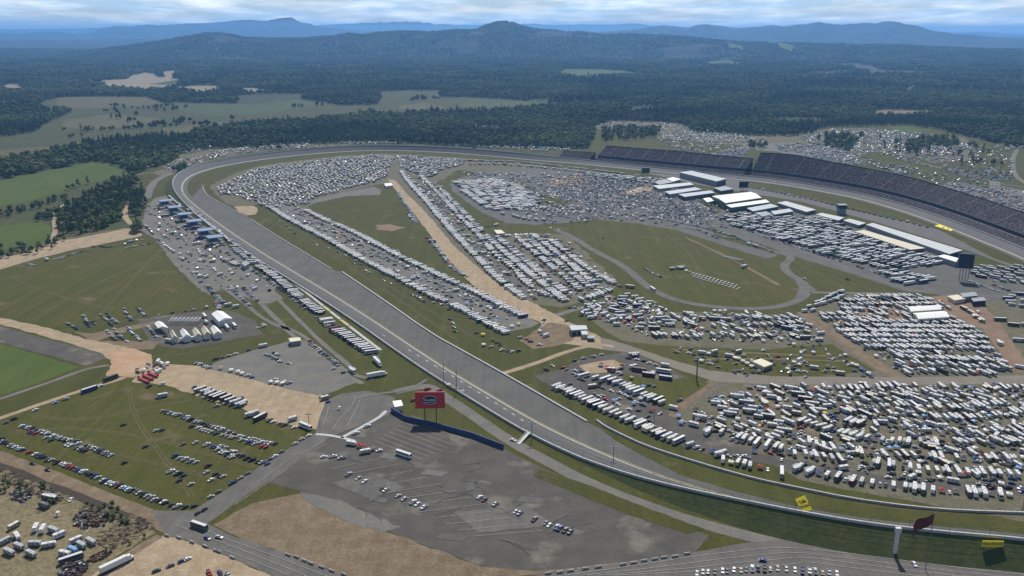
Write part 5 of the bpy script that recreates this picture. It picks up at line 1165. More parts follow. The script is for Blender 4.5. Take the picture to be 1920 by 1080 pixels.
row('in the row beside the entrance road, lower part', [(357, 953), (387, 939), (426, 915), (470, 886)], 'cars', (10, -4), p=.85)
row('in the row beside the entrance road, upper part', [(500, 866), (535, 845), (564, 826), (580, 818)], 'cars', (10, -4), p=.8)
row('in the longest row ' + LG, [(306, 772), (345, 783), (380, 796), (415, 806), (457, 822), (493, 830), (518, 835)], 'cars', (10, -4))
row('in the second row below the longest row ' + LG, [(372, 804), (395, 812), (440, 822), (470, 833), (505, 842)], 'cars', (10, -4), p=.8)
row('in the short broken row ' + LG, [(332, 833), (352, 838), (370, 830)], 'cars', (10, -4), p=.6, gap=3)
row('in the cluster right of the short broken row', [(380, 833), (400, 838), (425, 852), (440, 862)], 'cars', (10, -4))
row('in the cluster right of the short broken row', [(408, 836), (432, 846), (462, 862), (500, 872)], 'cars', (10, -4), p=.7)
row('in the row of three pairs ' + LG, [(328, 856), (342, 861), (355, 865), (368, 868), (380, 872), (394, 876)], 'cars', (10, -4), p=.7, gap=1.6)
row('in the jumbled cluster at the bottom ' + LG, [(320, 886), (338, 890), (352, 896)], 'cars', (10, -4))
row('in the jumbled cluster at the bottom ' + LG, [(328, 904), (345, 902), (360, 898)], 'cars', (10, -4), p=.8)
row('in the jumbled cluster at the bottom ' + LG, [(350, 912), (366, 908), (382, 903), (396, 902)], 'cars', (10, -4))
row('in the row just above the jumbled bottom cluster', [(388, 888), (405, 891), (425, 896)], 'cars', (10, -4))
for (x, y, c, lab) in [(232, 798, 'black', 'lone black car left of the pair in the middle of the grass car park'), (293, 809, 'silver', 'silver left car of the lone pair in the middle of the grass car park'), (304, 808, 'black', 'black right car of the lone pair in the middle of the grass car park'),
                       (273, 839, 'black', 'lone black car below the pair in the grass car park'), (234, 869, 'black', 'lone dark car at the right end of the diagonal row in the grass car park'), (360, 801, 'black', 'lone black car below the start of the longest car row')]:
    one('parked_car', x, y, (10, -4), lab, c)
one('pickup_truck', 298, 747, (12, -2), 'pale pickup alone on the grass below the gravel strip', 'silver'); one('camper_trailer', 306, 745, (12, -2), 'pale trailer behind the lone pickup on the grass', 'pale_grey')
one('pickup_truck', 280, 726, (10, -5), 'black pickup below the red trailers', 'black'); one('pickup_truck', 304, 722, (10, -5), 'white pickup right of the red trailers', 'white')
one('coach', 208, 713, (20, -7), 'dark green bus at the top corner of the grass car park', 'dark_green')
one('coach', 168, 734, (6, -2), 'dark blue van near the green bus along the dirt track', 'blue')
for k, (x, y) in enumerate([(270, 715), (278, 709.5), (287, 704.5)]):
    one('flatbed_trailer', x, y, (28, 12), ('front', 'middle', 'rear')[k] + ' one of three long red trailers at the edge of the tan dirt', 'red')
block('in the dark clutter of equipment left of the tan dirt lot', [(246, 700), (262, 690), (275, 680), (300, 676), (318, 682), (322, 690), (300, 694), (298, 702), (278, 704)], [(250, 700), (310, 690)], 'mixed', 7, p=.7, hj=.4)
row('in the line of haulers on the edge of the tan dirt lot', [(375, 733), (399, 744), (425, 751), (440, 756), (456, 762)], 'big', (22, -8), gap=2.5, p=1)
row('parked in front of the haulers on the tan dirt edge', [(364, 728), (372, 731)], 'cars', (10, -3)); row('parked in front of the haulers on the tan dirt edge', [(400, 765), (412, 760), (450, 748)], 'cars', (10, -3), p=.6)
one('motorhome', 473, 780, (20, -6), 'bright white motorhome at the corner of the dark muddy track', 'white'); one('coach', 488, 786, (18, -9), 'black coach next to the bright white motorhome', 'black')
row('in the short row between the black coach and the long bus', [(505, 790), (525, 796), (545, 801), (558, 805)], 'cars', (10, -4)); one('coach', 573, 803, (26, 11), 'long white bus with a dark blue side at the entrance road corner', 'white')
one('camper_trailer', 549, 789, (10, -3), 'small grey camper above the short car row', 'pale_grey')
row('in the line between gravel lot and tan dirt lot', [(370, 682), (385, 688), (400, 694)], 'cars', (10, -2), p=.7); row('in the line between gravel lot and tan dirt lot', [(412, 692), (440, 698), (455, 703), (475, 710)], 'mixed', (10, -2), p=.8)
row('in the low cluster at the bottom of the gravel lot', [(505, 718), (520, 720), (540, 724), (548, 712)], 'tents', (8, -2), gap=.3); row('in the low cluster at the bottom of the gravel lot', [(515, 714), (530, 718), (545, 720)], 'tents', (8, -2), gap=.3)
row('in the cluster in the middle of the gravel lot', [(492, 666), (505, 668), (520, 676), (530, 682)], 'cars', (10, 1), gap=.4); row('in the cluster in the middle of the gravel lot', [(512, 662), (522, 668), (528, 676), (545, 684)], 'cars', (10, 1), gap=.6)
row('in the diagonal row on the right edge of the gravel lot', [(580, 641), (592, 652), (605, 662), (618, 672), (630, 682), (636, 688)], 'cars', (10, -2)); one('parked_car', 626, 693, (10, -3), 'silver car below the diagonal row on the gravel lot', 'silver'); one('parked_car', 644, 700, (10, -3), 'black car below the diagonal row on the gravel lot', 'black')
one('race_hauler', 705, 707, (38, -7), 'long white semi trailer parked by the curved walkway', 'white'); one('race_hauler', 707, 682, (12, 12), 'white truck with dark cab above the long semi trailer', 'white'); one('motorhome', 660, 698, (10, 8), 'small white motorhome left of the long semi trailer', 'white')
row('in the low wall of crates along the top of the gravel lot', [(400, 676), (430, 668), (455, 662), (475, 656), (500, 650), (520, 644)], 'mixed', (10, -2), rel=0, p=.8)
row('at the corner of the gravel lot and entrance road', [(598, 744), (606, 748), (612, 752), (618, 758), (622, 748)], 'mixed', (8, -2))
one('pickup_truck', 636, 767, (4, -10), 'white truck driving on the wide entrance road', 'white')
for (x, y, k, lab) in [(668, 814, 'pickup_truck', 'white van beside the pale footpath, lower one'), (689, 801, 'pickup_truck', 'white van beside the pale footpath, upper one')]: one(k, x, y, (10, -3), lab, 'white')
one('camper_trailer', 659, 835, (12, 2), 'white box trailer at the end of the footpath', 'white'); one('canopy_tent', 682, 841, (8, 0), 'red canopy right of the white box trailer', 'red'); one('canopy_tent', 674, 839, (8, 0), 'maroon canopy touching the white box trailer', 'red')
row('in the small group right of the red canopies', [(672, 850), (690, 850), (712, 846)], 'mixed', (10, -2), p=.9); row('in the small group right of the red canopies', [(694, 844), (715, 848)], 'canopy', (10, -2), cols=['white', 'grey'])
one('coach', 757, 856, (30, 10), 'white bus with a dark blue side on the empty car park', 'white')
row('in the pale row above the caption area left of the white box trailer', [(598, 858), (620, 857), (640, 860)], 'cars', (10, -2), cols=['white', 'silver'])
# under the red sign, by the wall
one('pickup_truck', 802, 731, (12, -2), 'red truck behind the left half of the billboard', 'red'); one('pickup_truck', 824, 734, (12, -3), 'dark red truck behind the right half of the billboard', 'maroon'); one('pickup_truck', 775, 752, (12, -4), 'red and white truck left of the billboard', 'red')
row('in the tight group of white canopies by the track wall', [(838, 724), (846, 728), (856, 732), (866, 738)], 'canopy', None, rel=0, gap=.2, cols=['white', 'silver', 'white', 'tan'])
one('parked_car', 962, 827, (8, 2), 'white car on the access road near the footbridge', 'white')
# --- scrub lot, bottom left
SL = 'in the scrub lot at the bottom left'
for (x, y, k, hd, c, lab) in [(83, 952, 'camper_trailer', (13, 4), 'grey', 'dark grey trailer near the top of the scrub lot'), (108, 966, 'pickup_truck', (4, -10), 'white', 'white truck alone in the scrub lot'), (94, 938, 'motorhome', (14, 3), 'grey', 'long grey trailer near the top of the scrub lot'),
        (27, 990, 'camper_trailer', (16, -9), 'tan', 'long tan trailer at the left of the scrub lot'), (68, 994, 'camper_trailer', (5, -9), 'white', 'left one of two white trailers side by side in the scrub lot'), (81, 996, 'camper_trailer', (5, -9), 'white', 'right one of two white trailers side by side in the scrub lot'),
        (101, 999, 'camper_trailer', (13, 5), 'silver', 'silver trailer right of the two side by side'), (112, 1008, 'camper_trailer', (14, -6), 'white', 'white trailer below the silver one'), (33, 1011, 'camper_trailer', (6, 9), 'pale_grey', 'pale trailer at the left of the lower trailers'),
        (10, 1019, 'camper_trailer', (16, -8), 'silver', 'long pale trailer cut by the left edge'), (36, 1029, 'camper_trailer', (15, 6), 'silver', 'silver round trailer between pale trailers'), (66, 1024, 'camper_trailer', (16, 0), 'silver', 'level silver trailer left of its twin'),
        (92, 1026, 'camper_trailer', (16, -3), 'pale_grey', 'pale trailer, right one of the level pair'), (18, 1040, 'camper_trailer', (14, 6), 'silver', 'biggest silver trailer at the lower left'), (59, 1043, 'camper_trailer', (15, 7), 'silver', 'silver trailer below the level pair'),
        (143, 1017, 'camper_trailer', (14, -6), 'pale_grey', 'pale trailer at the top of the right trailer group'), (153, 1027, 'camper_trailer', (13, 7), 'silver', 'silver trailer in the middle of the right trailer group'), (171, 1020, 'camper_trailer', (13, 7), 'silver', 'rightmost silver trailer in the scrub lot'),
        (137, 1036, 'camper_trailer', (13, 6), 'light_blue', 'bluish trailer in the right trailer group'), (122, 1043, 'camper_trailer', (14, 3), 'pale_grey', 'pale trailer left of the bluish one'), (134, 1052, 'coach', (18, -6), 'grey', 'flat long trailer below the bluish one')]:
    one(k, x, y, hd, lab, c)
0 and block('in the rusty heap in the middle of the scrub lot', [(140, 968), (160, 955), (185, 960), (202, 972), (195, 985), (160, 992), (140, 986)], [(140, 985), (200, 970)], 'mixed', 5, p=.8, hj=.8)
block('in the dark heap near the ditch', [(120, 938), (135, 934), (150, 942), (140, 952), (122, 948)], [(120, 944), (150, 940)], 'cars', 5, p=.8, hj=.8)
0 and block('in the junk beside the right trailer group', [(112, 1062), (130, 1058), (150, 1056), (160, 1066), (140, 1078), (112, 1080)], [(112, 1070), (160, 1062)], 'mixed', 5, p=.8, hj=.8)
one('race_hauler', 217, 1064, (50, -24), 'very long white bus on the brown track at the bottom', 'white'); 
row('in the short row at the bottom, right of the long white bus', [(285, 1076), (300, 1070), (318, 1064), (330, 1060)], 'cars', (10, -4)); one('parked_car', 341, 1054, (10, -5), 'dark blue car at the top of the short bottom row', 'blue'); one('parked_car', 352, 1050, (10, -5), 'white car at the top of the short bottom row', 'white')
row('in the last short row at the bottom left', [(392, 1076), (405, 1072), (420, 1076), (430, 1082)], 'cars', (6, 8))
one('parked_car', 62, 871, (10, 3), 'left dark car driving on the brown road', 'black'); one('parked_car', 90, 883, (10, 3), 'right dark car driving on the brown road', 'black')
one('coach', 374, 991, (26, 9), 'dark green truck crossing the road junction', 'grey'); one('parked_car', 389, 1011, (10, 5), 'dark blue car behind the truck at the junction', 'blue'); one('parked_car', 411, 1009, (13, 3), 'pale blue car near the junction', 'silver')
one('parked_car', 371, 964, (8, -6), 'dark car waiting left at the junction', 'black'); one('parked_car', 384, 957, (8, -6), 'dark car waiting right at the junction', 'black')
# --- compound and car rows in the left field
LF = 'in the car park columns left of the marquees'
for k, (pts, q) in enumerate([([(125, 606), (133, 611), (144, 618)], 1), ([(158, 592), (160, 600), (163, 606), (167, 614)], 1), ([(174, 604), (180, 612), (184, 608)], 1), ([(187, 590), (194, 595)], 1), ([(200, 588), (212, 600), (219, 606)], 1), ([(193, 595), (203, 604), (208, 610)], 1),
                  ([(230, 579), (236, 588), (244, 598), (249, 603)], 1), ([(256, 577), (263, 584), (271, 592)], 1), ([(200, 621), (210, 632), (218, 640)], 1), ([(212, 617), (222, 628), (232, 638), (238, 641)], 1), ([(239, 614), (246, 624), (256, 634), (266, 640)], 1), ([(276, 612), (284, 622), (292, 632), (298, 637)], 1)]):
    row(('%s column ' % ('first second third fourth fifth sixth seventh eighth ninth tenth eleventh twelfth'.split()[k])) + LF, pts, 'cars', (10, 1), gap=.6)
row('in the line above the marquees', [(293, 593), (305, 591)], 'cars', (8, -3)); row('in the line above the marquees', [(318, 589), (326, 587), (340, 585), (352, 584), (362, 582), (375, 580), (392, 577)], 'mixed', (10, -2), p=.85)
row('in the left column right of the big grass field', [(388, 537), (396, 546), (406, 556), (414, 564), (419, 570)], 'cars', (10, -2)); row('in the left column right of the big grass field', [(404, 565), (408, 574), (412, 580)], 'cars', (10, -2))
row('in the middle column right of the big grass field', [(430, 537), (438, 545), (448, 555), (458, 565), (470, 575)], 'cars', (10, -1)); row('in the right column right of the big grass field', [(457, 541), (466, 550), (474, 558), (484, 566)], 'cars', (10, -1))
one('camper_trailer', 428, 574, (12, -2), 'cream camper right of the line above the marquees', 'cream'); one('camper_trailer', 443, 577, (12, -2), 'white camper right of the cream one above the marquees', 'white')
one('race_hauler', 354, 640, (42, -6), 'long white trailer along the lower edge of the compound', 'white'); one('coach', 426, 617, (18, 22), 'left one of two white buses at the right end of the compound', 'white'); one('coach', 440, 614, (18, 22), 'right one of two white buses at the right end of the compound', 'white')
one('coach', 384, 596, (14, 16), 'white bus between the lattice frame and the largest marquee', 'white'); one('camper_trailer', 387, 607, (6, 4), 'small white trailer under the white bus in the compound', 'white'); row('at the lower left corner of the compound', [(308, 630), (316, 640), (325, 645), (330, 646)], 'mixed', (8, 1))
one('pickup_truck', 384, 636, (12, -2), 'white truck below the marquee row', 'white'); row('in the small group on the grass right of the compound', [(480, 618), (490, 614), (500, 612), (490, 608)], 'cars', (10, -3))
row('in the row along the top edge of the big grass field', [(54, 496), (62, 498)], 'cars', (10, -2)); one('camper_trailer', 88, 489, (14, 4), 'white box trailer on the tan dirt edge of the big field', 'white')
row('in the row along the top edge of the big grass field', [(98, 488), (115, 485), (130, 480), (145, 475), (165, 470)], 'cars', (10, -2), rel=0, p=.85, gap=1); row('in the dark group on the top edge of the big grass field', [(170, 464), (185, 462), (200, 465), (215, 463)], 'cars', (8, -3), cols=['black', 'grey', 'black', 'blue'])
row('in the upper white row at the top corner of the big field', [(228, 462), (243, 456), (256, 452), (270, 450)], 'mixed', (10, -2), p=.8); row('in the lower white row at the top corner of the big field', [(230, 468), (245, 464), (262, 461), (284, 458)], 'cars', (10, -2), cols=['white', 'white', 'silver', 'black'])
# --- gravel strip outside the far back straight
GS = 'on the gravel strip behind the blue suites'
row('in the row at the top left ' + GS, [(270, 422), (280, 432), (288, 441)], 'mixed', (10, 2), p=.9); row('in the upper group ' + GS, [(325, 423), (333, 427), (338, 432)], 'mixed', (10, 1), p=.9); row('in the middle group ' + GS, [(328, 437), (340, 442), (348, 454)], 'mixed', (8, 1), p=.7)
row('in the row beside the big field ' + GS, [(312, 462), (322, 472), (330, 476)], 'mixed', (10, 5)); row('in the row beside the big field ' + GS, [(337, 485), (348, 490), (358, 492)], 'rv', (8, 4)); row('in the lower group ' + GS, [(365, 502), (380, 505), (395, 505)], 'mixed', (10, -1)); row('in the lower group ' + GS, [(360, 512), (372, 516), (385, 514)], 'rv', (10, -1))
one('coach', 369, 459, (18, -3), 'long white coach below the nearest blue suites', 'white'); one('coach', 310, 407, (18, -1), 'long dark coach left of the blue suites', 'grey'); one('canopy_tent', 431, 508, (10, 0), 'bright white box tent at the end of the gravel strip', 'white'); one('camper_trailer', 387, 521, (10, -3), 'white camper alone at the edge of the big field', 'white'); one('camper_trailer', 413, 517, (12, -3), 'cream camper right of the lone white camper', 'cream')
row('in the dark group below the nearest suite', [(390, 462), (398, 466), (408, 464), (412, 458)], 'mixed', (8, -3), p=.9, gap=.3); row('in the small rows ' + GS, [(350, 425), (356, 432)], 'mixed', (10, 0)); row('in the small rows ' + GS, [(372, 474), (383, 474)], 'mixed', (12, -2), rel=0)
row('at the end of the motorhome row outside the back straight', [(424, 490), (436, 495), (446, 500)], 'rv', (12, -2))
# --- row outside the back straight
row('in the upper part of the row between the suites and the back straight', [(318, 370), (331, 382), (348, 394), (362, 402)], 'rv', (8, 6), p=.95, gap=.6); row('in the row between the suites and the back straight', [(365, 404), (384, 416), (398, 427), (417, 442), (432, 457)], 'rvonly', (5, 9), gap=.5, p=1)
row('in the dense row outside the back straight, upper part', [(434, 462), (448, 476), (464, 488), (477, 497)], 'rvonly', (16, 1), gap=.5, p=1, cols=['silver', 'pale_grey', 'tan', 'white']); row('in the dense row outside the back straight, middle part', [(483, 500), (498, 509), (512, 519), (532, 534), (552, 552), (570, 567), (588, 580), (602, 590)], 'big', (22, -3), gap=1.1, p=1, cols=['grey', 'silver', 'blue', 'black', 'grey'])
row('in the lower row of coaches outside the back straight', [(610, 602), (618, 610)], 'coach', (34, -5), gap=1.0, p=1, cols=['brown', 'white']); row('in the lower row of coaches outside the back straight', [(627, 618), (632, 622)], 'coach', (34, -5), gap=.9, p=1, cols=['maroon']); row('in the lower row of coaches outside the back straight', [(645, 629), (662, 641), (675, 650)], 'coach', (34, -5), gap=1.0, p=1, cols=['grey', 'silver', 'blue', 'black']); row('in the lower row of coaches outside the back straight', [(685, 655), (700, 666)], 'coach', (34, -5), gap=1.0, p=1, cols=['grey', 'silver', 'black'])
row('in the lower row of coaches outside the back straight', [(634, 623), (645, 630)], 'coach', (34, -5), gap=1.0, p=1, cols=['silver', 'grey']); row('in the lower row of coaches outside the back straight', [(676, 650), (686, 656)], 'coach', (34, -5), gap=1.0, p=1, cols=['grey', 'white'])
row('in the short row at the lower end of the coach row', [(701, 668), (708, 674), (712, 684)], 'mixed', (12, -4), gap=.6, p=1)
# --- infield rows beside the back straight
row('in the long infield row facing the back straight', [(507, 390), (528, 405), (568, 427), (613, 449), (651, 472), (690, 494), (725, 512), (757, 528), (807, 556), (857, 577), (905, 604), (950, 627)], 'rvonly', None, rel=86, gap=.6, p=.97)
row('in the long infield row behind the paved camping lane', [(574, 396), (613, 416), (651, 431), (697, 455), (745, 481), (800, 507), (840, 527), (893, 550), (940, 576), (985, 597)], 'rvonly', None, rel=86, gap=.6, p=.97)
row('parked in the paved lane between the two long infield rows', [(560, 402), (640, 440), (730, 485), (820, 535), (900, 575)], 'cars', None, rel=20, gap=5, p=.5)
row('parked in the paved lane between the two long infield rows', [(590, 400), (680, 450), (780, 505), (880, 555)], 'cars', None, rel=0, gap=6, p=.5)
row('scattered on the grass between barrier and long infield row', [(510, 409), (540, 424), (562, 450), (632, 472), (664, 487), (680, 500)], 'cars', (10, 2), gap=16, p=.7)
row('scattered on the grass beside the lower infield barrier', [(662, 494), (725, 532), (746, 533)], 'mixed', (10, 3), gap=10, p=.9); row('scattered on the grass beside the lower infield barrier', [(770, 553), (782, 557), (797, 568)], 'mixed', (10, 4), gap=.5, p=1); row('scattered on the grass beside the lower infield barrier', [(842, 598), (848, 604), (855, 630)], 'cars', (10, 2), gap=5, p=.8)
row('in the campsite at the lower end of the long infield rows', [(893, 625), (920, 636), (945, 650)], 'tents', (8, 0), gap=2, p=.8); row('in the campsite at the lower end of the long infield rows', [(960, 630), (985, 636), (995, 642)], 'tents', (8, 0), gap=1.5, p=.8); row('in the campsite at the lower end of the long infield rows', [(905, 648), (930, 655), (955, 660)], 'tents', (8, -2), gap=3, p=.7)
row('in the short car row on the grass bank above the barrier', [(940, 665), (955, 662), (970, 660), (978, 657)], 'cars', (9, -3), cols=['white', 'white', 'silver', 'black']); one('pickup_truck', 1011, 648, (10, 0), 'white truck with red bed on the grass bank', 'white'); row('on the pale dirt around the end of the dirt road', [(1020, 600), (1015, 612), (1012, 628), (1025, 632)], 'mixed', (10, -4), gap=3, p=.7); row('on the pale dirt around the end of the dirt road', [(1050, 605), (1062, 603)], 'cars', (10, -3))
# --- both sides of the dirt road
row('on the upper grass side of the tan dirt road', [(747, 362), (753, 375), (766, 392), (775, 408), (783, 420)], 'cars', (10, 0), gap=.8, p=.9); row('on the upper grass side of the tan dirt road', [(765, 402), (772, 412), (778, 420)], 'mixed', (10, 0), p=.8)
row('on the lower grass side of the tan dirt road', [(800, 446), (808, 452), (822, 470), (835, 488), (850, 502), (865, 514)], 'mixed', (10, 0), gap=.6); row('on the lower grass side of the tan dirt road', [(828, 484), (842, 498), (858, 514), (880, 520)], 'cars', (10, 0), gap=.6)
CB = 'of the big camping block right of the dirt road'
row('in the column along the tan dirt road', [(752, 322), (762, 338), (780, 358), (806, 386), (826, 412), (852, 440), (878, 468), (902, 492), (925, 517), (957, 543), (985, 563)], 'rvonly', None, rel=98, gap=.5, p=.97)
row('in the second line of the column along the dirt road', [(764, 330), (778, 346), (796, 366), (815, 388), (838, 414), (860, 438)], 'rv', None, rel=98, gap=.6, p=.8)
row('in the column right of the paved camping lane', [(790, 332), (810, 352), (842, 384), (866, 413), (890, 434), (910, 457), (931, 482), (960, 501), (990, 537), (1025, 556)], 'rv', None, rel=98, gap=.5, p=.95)
row('in the second line right of the paved camping lane', [(820, 350), (856, 386), (880, 412), (905, 436)], 'rv', None, rel=98, gap=.6, p=.8)
for k, pts in enumerate([[(912, 446), (940, 470), (975, 500), (1005, 525), (1040, 552), (1058, 566)], [(932, 446), (962, 472), (995, 500), (1025, 525), (1066, 556)], [(968, 446), (990, 465), (1020, 490), (1050, 515), (1088, 546)], [(986, 445), (1012, 468), (1045, 494), (1075, 518), (1108, 542)], [(1002, 444), (1030, 466), (1062, 492), (1092, 516), (1112, 534)], [(1032, 452), (1055, 470), (1080, 490), (1105, 508), (1130, 522), (1156, 536)]]):
    row('in the %s column ' % 'first second third fourth fifth sixth'.split()[k] + CB, pts, 'rv' if k else 'rvonly', None, rel=98, gap=.5, p=.95)
row('at the top edge ' + CB, [(905, 427), (918, 425), (930, 424)], 'mixed', (10, -3)); row('at the top edge ' + CB, [(943, 442), (960, 444), (980, 442), (1000, 441), (1010, 444)], 'canopy', (5, 0), gap=.6, cols=['white'])
# --- far infield
block('in the crowded far infield', [(404, 356), (430, 340), (480, 318), (560, 306), (640, 297), (715, 291), (738, 296), (725, 330), (700, 344), (640, 358), (590, 372), (570, 388), (530, 386), (500, 392), (480, 382), (440, 366), (412, 366)], [(430, 350), (700, 300)], 'rv', 9.5, rel=60, p=.93, hj=.35)
block('in the crowd of campers right of the top of the dirt road', [(744, 293), (860, 299), (872, 308), (825, 320), (808, 335), (790, 330), (752, 316)], [(745, 300), (860, 305)], 'rv', 9.5, rel=60, p=.93, hj=.3)
row('in the row of campers along the far side of the infield', [(866, 302), (900, 303), (960, 304), (1010, 309), (1060, 315), (1110, 320), (1150, 325), (1195, 331)], 'big', (14, 1), gap=.3, p=.9); row('in the second far row beside the far turn', [(880, 309), (940, 309), (1000, 314), (1060, 320), (1110, 326), (1190, 338)], 'rvonly', (12, 2), rel=0, gap=1, p=.85)
block('in the trailer block inside the loop road', [(856, 342), (935, 337), (950, 344), (978, 352), (1000, 372), (1012, 388), (985, 392), (925, 396), (895, 380), (876, 366)], [(856, 345), (900, 375)], 'hauler', 8, rel=95, p=.93, hj=.05)
row('in the white row above the trailer block', [(848, 342), (880, 340), (905, 338), (932, 337)], 'canopy', (6, 0), gap=.8, cols=['white']); row('in the arc of campers on the loop road', [(936, 402), (955, 404), (975, 410), (995, 414), (1020, 414)], 'rvonly', (14, 4), rel=0, gap=.6); row('in the arc of dark vehicles on the loop road', [(1035, 400), (1060, 408), (1080, 412), (1120, 410)], 'cars', (10, 1), gap=2)
block('among the parked cars inside the far loop', [(1000, 385), (1060, 385), (1120, 395), (1110, 402), (1060, 400), (1010, 400), (930, 392), (960, 388)], [(930, 392), (1110, 398)], 'mixed', 7, rel=80, p=.6, hj=.2)
block('in the blue rows of the media car park', [(1100, 388), (1120, 376), (1180, 366), (1228, 366), (1245, 378), (1200, 388), (1120, 394)], [(1100, 390), (1240, 370)], 'cars', 10, rel=80, p=.95, hj=.03)
block('in the car park above the media rows', [(1050, 350), (1100, 335), (1180, 338), (1210, 348), (1165, 358), (1180, 364), (1110, 375), (1080, 380), (1030, 362)], [(1050, 362), (1180, 345)], 'cars', 9, rel=80, p=.85, hj=.1)
block('in the car park right of the media rows', [(1215, 402), (1240, 382), (1300, 380), (1345, 395), (1320, 410), (1290, 416), (1240, 410)], [(1215, 402), (1330, 392)], 'cars', 9, rel=80, p=.9, hj=.1)
block('in the row of campers by the far pits', [(1090, 322), (1200, 334), (1262, 340), (1240, 346), (1180, 342), (1110, 332)], [(1090, 325), (1240, 342)], 'rvonly', 9, rel=80, p=.75, hj=.1)
row('in the upper diagonal line on the asphalt edge', [(1240, 412), (1275, 418), (1320, 428), (1350, 436), (1385, 446), (1400, 452)], 'cars', (10, 0), gap=.3); row('in the lower diagonal line on the asphalt edge', [(1265, 422), (1310, 432), (1350, 444), (1395, 452), (1430, 466), (1450, 474)], 'cars', (10, 1), gap=1.2)
row('in the lower line above the inner grass', [(1215, 418), (1250, 422), (1300, 430), (1345, 448)], 'cars', (10, 1), gap=3, p=.6); row('in the last line of motorhomes on the asphalt edge', [(1400, 458), (1420, 464), (1440, 470), (1452, 476)], 'rvonly', (12, 4), gap=1)
block('in the crowded hauler lot', [(1352, 410), (1390, 402), (1440, 405), (1500, 412), (1540, 405), (1598, 436), (1650, 454), (1700, 470), (1750, 486), (1768, 500), (1720, 500), (1700, 505), (1650, 505), (1600, 492), (1560, 484), (1500, 462), (1440, 444), (1380, 428)], [(1380, 425), (1750, 510)], 'hauler', 15.5, head=(20, -3), p=.9, hj=.03, sp=1.7, cols=DARK)
block('in the lower hauler rows', [(1650, 512), (1690, 508), (1745, 525), (1735, 534), (1690, 534)], [(1652, 512), (1735, 532)], 'hauler', 15, head=(20, -3), p=1, hj=.02, sp=1.4, cols=DARK)
row('in the car line below the hauler lot', [(1400, 432), (1440, 448), (1500, 466), (1560, 486), (1620, 504), (1690, 532)], 'cars', (8, 3), gap=1.5, p=.8)
block('among campers right of the tall blue board', [(1815, 508), (1840, 500), (1925, 502), (1925, 535), (1880, 530), (1830, 524)], [(1815, 512), (1925, 520)], 'rvonly', 11, head=(16, 3), p=.9, hj=.1)
block('among campers at the right edge of the picture', [(1880, 560), (1925, 548), (1925, 580), (1890, 575)], [(1880, 565), (1925, 570)], 'rvonly', 10, head=(16, 1), p=.9); row('in the double line of cars right of the tall blue board', [(1818, 527), (1835, 535), (1850, 541), (1872, 547)], 'cars', (8, 2), cols=['white', 'blue', 'silver', 'white']); row('in the double line of cars right of the tall blue board', [(1862, 535), (1880, 542), (1900, 550)], 'cars', (8, 2))
row('in the motorhome row at the right edge below the sheds', [(1890, 612), (1925, 612)], 'mh', (20, 2), rel=0); row('in the motorhome row at the right edge below the sheds', [(1898, 640), (1925, 642)], 'mh', (20, 2), rel=0); row('in the trailer line beside the warehouses', [(1802, 580), (1822, 590), (1838, 602)], 'race', (14, 10), rel=0) if False else row('in the trailer line beside the warehouses', [(1800, 578), (1822, 590), (1842, 604)], 'mh', None, rel=0, gap=.6, p=1)
one('coach', 1875, 602, (24, 1), 'dark bus standing alone right of the warehouses', 'grey'); one('canopy_tent', 1834, 587, (8, 0), 'white tent beside the trailer line', 'white')
# inner grass: tables, lone vehicles
A0, A1 = at(1300, 516), at(1388, 541); du = ((A1[0] - A0[0]) / 13, (A1[1] - A0[1]) / 13)
for i in range(13):
    for j in range(5):
        zz = 1.5 if j % 2 else -1.5
        put('folding_table', A0[0] + du[0] * i + zz, A0[1] + du[1] * i - 8 + j * 4.6, .6 if j % 2 else -.6, 'in the zigzag rows of white tables on the inner grass', j + 1, 'white', True)
row('in the small line on the inner grass right of the loop road', [(1208, 503), (1220, 512), (1238, 520)], 'cars', (10, 4), gap=.4, p=1); row('in the camp on the inner grass left of the white tables', [(1256, 507), (1268, 505), (1284, 504)], 'rvonly', (14, -1), rel=0, gap=.4); one('canopy_tent', 1287, 510, (10, 0), 'white tent touching the row of white tables', 'white')
one('parked_car', 1131, 447, (6, -3), 'dark car alone on the upper inner grass', 'black'); one('parked_car', 1032, 428, (5, 2), 'white truck where the loop road meets the inner grass', 'white'); one('parked_car', 1045, 432, (5, 2), 'pale car where the loop road meets the inner grass', 'silver'); one('motorhome', 1395, 502, (14, -3), 'white motorhome beside the lattice ramp on the inner grass', 'white'); one('pickup_truck', 1589, 525, (10, 3), 'dark truck alone on the grass triangle', 'black'); one('pickup_truck', 1508, 524, (8, 2), 'white truck at the loop road junction', 'white'); one('coach', 1224, 545, (14, 9), 'white coach with dark end on the lower loop road', 'white')
# --- camps right of centre
row('in the diagonal row leading up to the camping block', [(1062, 578), (1078, 578)], 'rv', (8, 3)); row('in the diagonal row leading up to the camping block', [(1082, 566), (1100, 562), (1118, 556), (1135, 550), (1148, 545)], 'rvonly', (12, 6), gap=.8)
row('in the small cluster above the diagonal row', [(1160, 538), (1175, 540), (1188, 540)], 'rv', (8, 1)); 
block('in the tangled camp right of the dirt junction', [(1076, 590), (1100, 572), (1150, 556), (1170, 552), (1200, 562), (1232, 576), (1245, 588), (1240, 600), (1200, 604), (1150, 606), (1110, 602)], [(1080, 592), (1240, 585)], 'rv', 9, rel=20, p=.85, hj=.3)
block('in the long camp above the grass strip', [(1130, 606), (1200, 604), (1262, 598), (1262, 620), (1200, 622), (1170, 616)], [(1130, 610), (1262, 612)], 'rv', 10, head=(14, 1), p=.8, hj=.12)
row('in the upper row of the middle camp', [(1290, 590), (1300, 598), (1330, 600), (1360, 602)], 'rvonly', (14, 1), gap=.5); row('in the upper row of the middle camp', [(1385, 596), (1410, 598), (1440, 600), (1470, 598), (1488, 598)], 'rvonly', (12, 4), gap=.6)
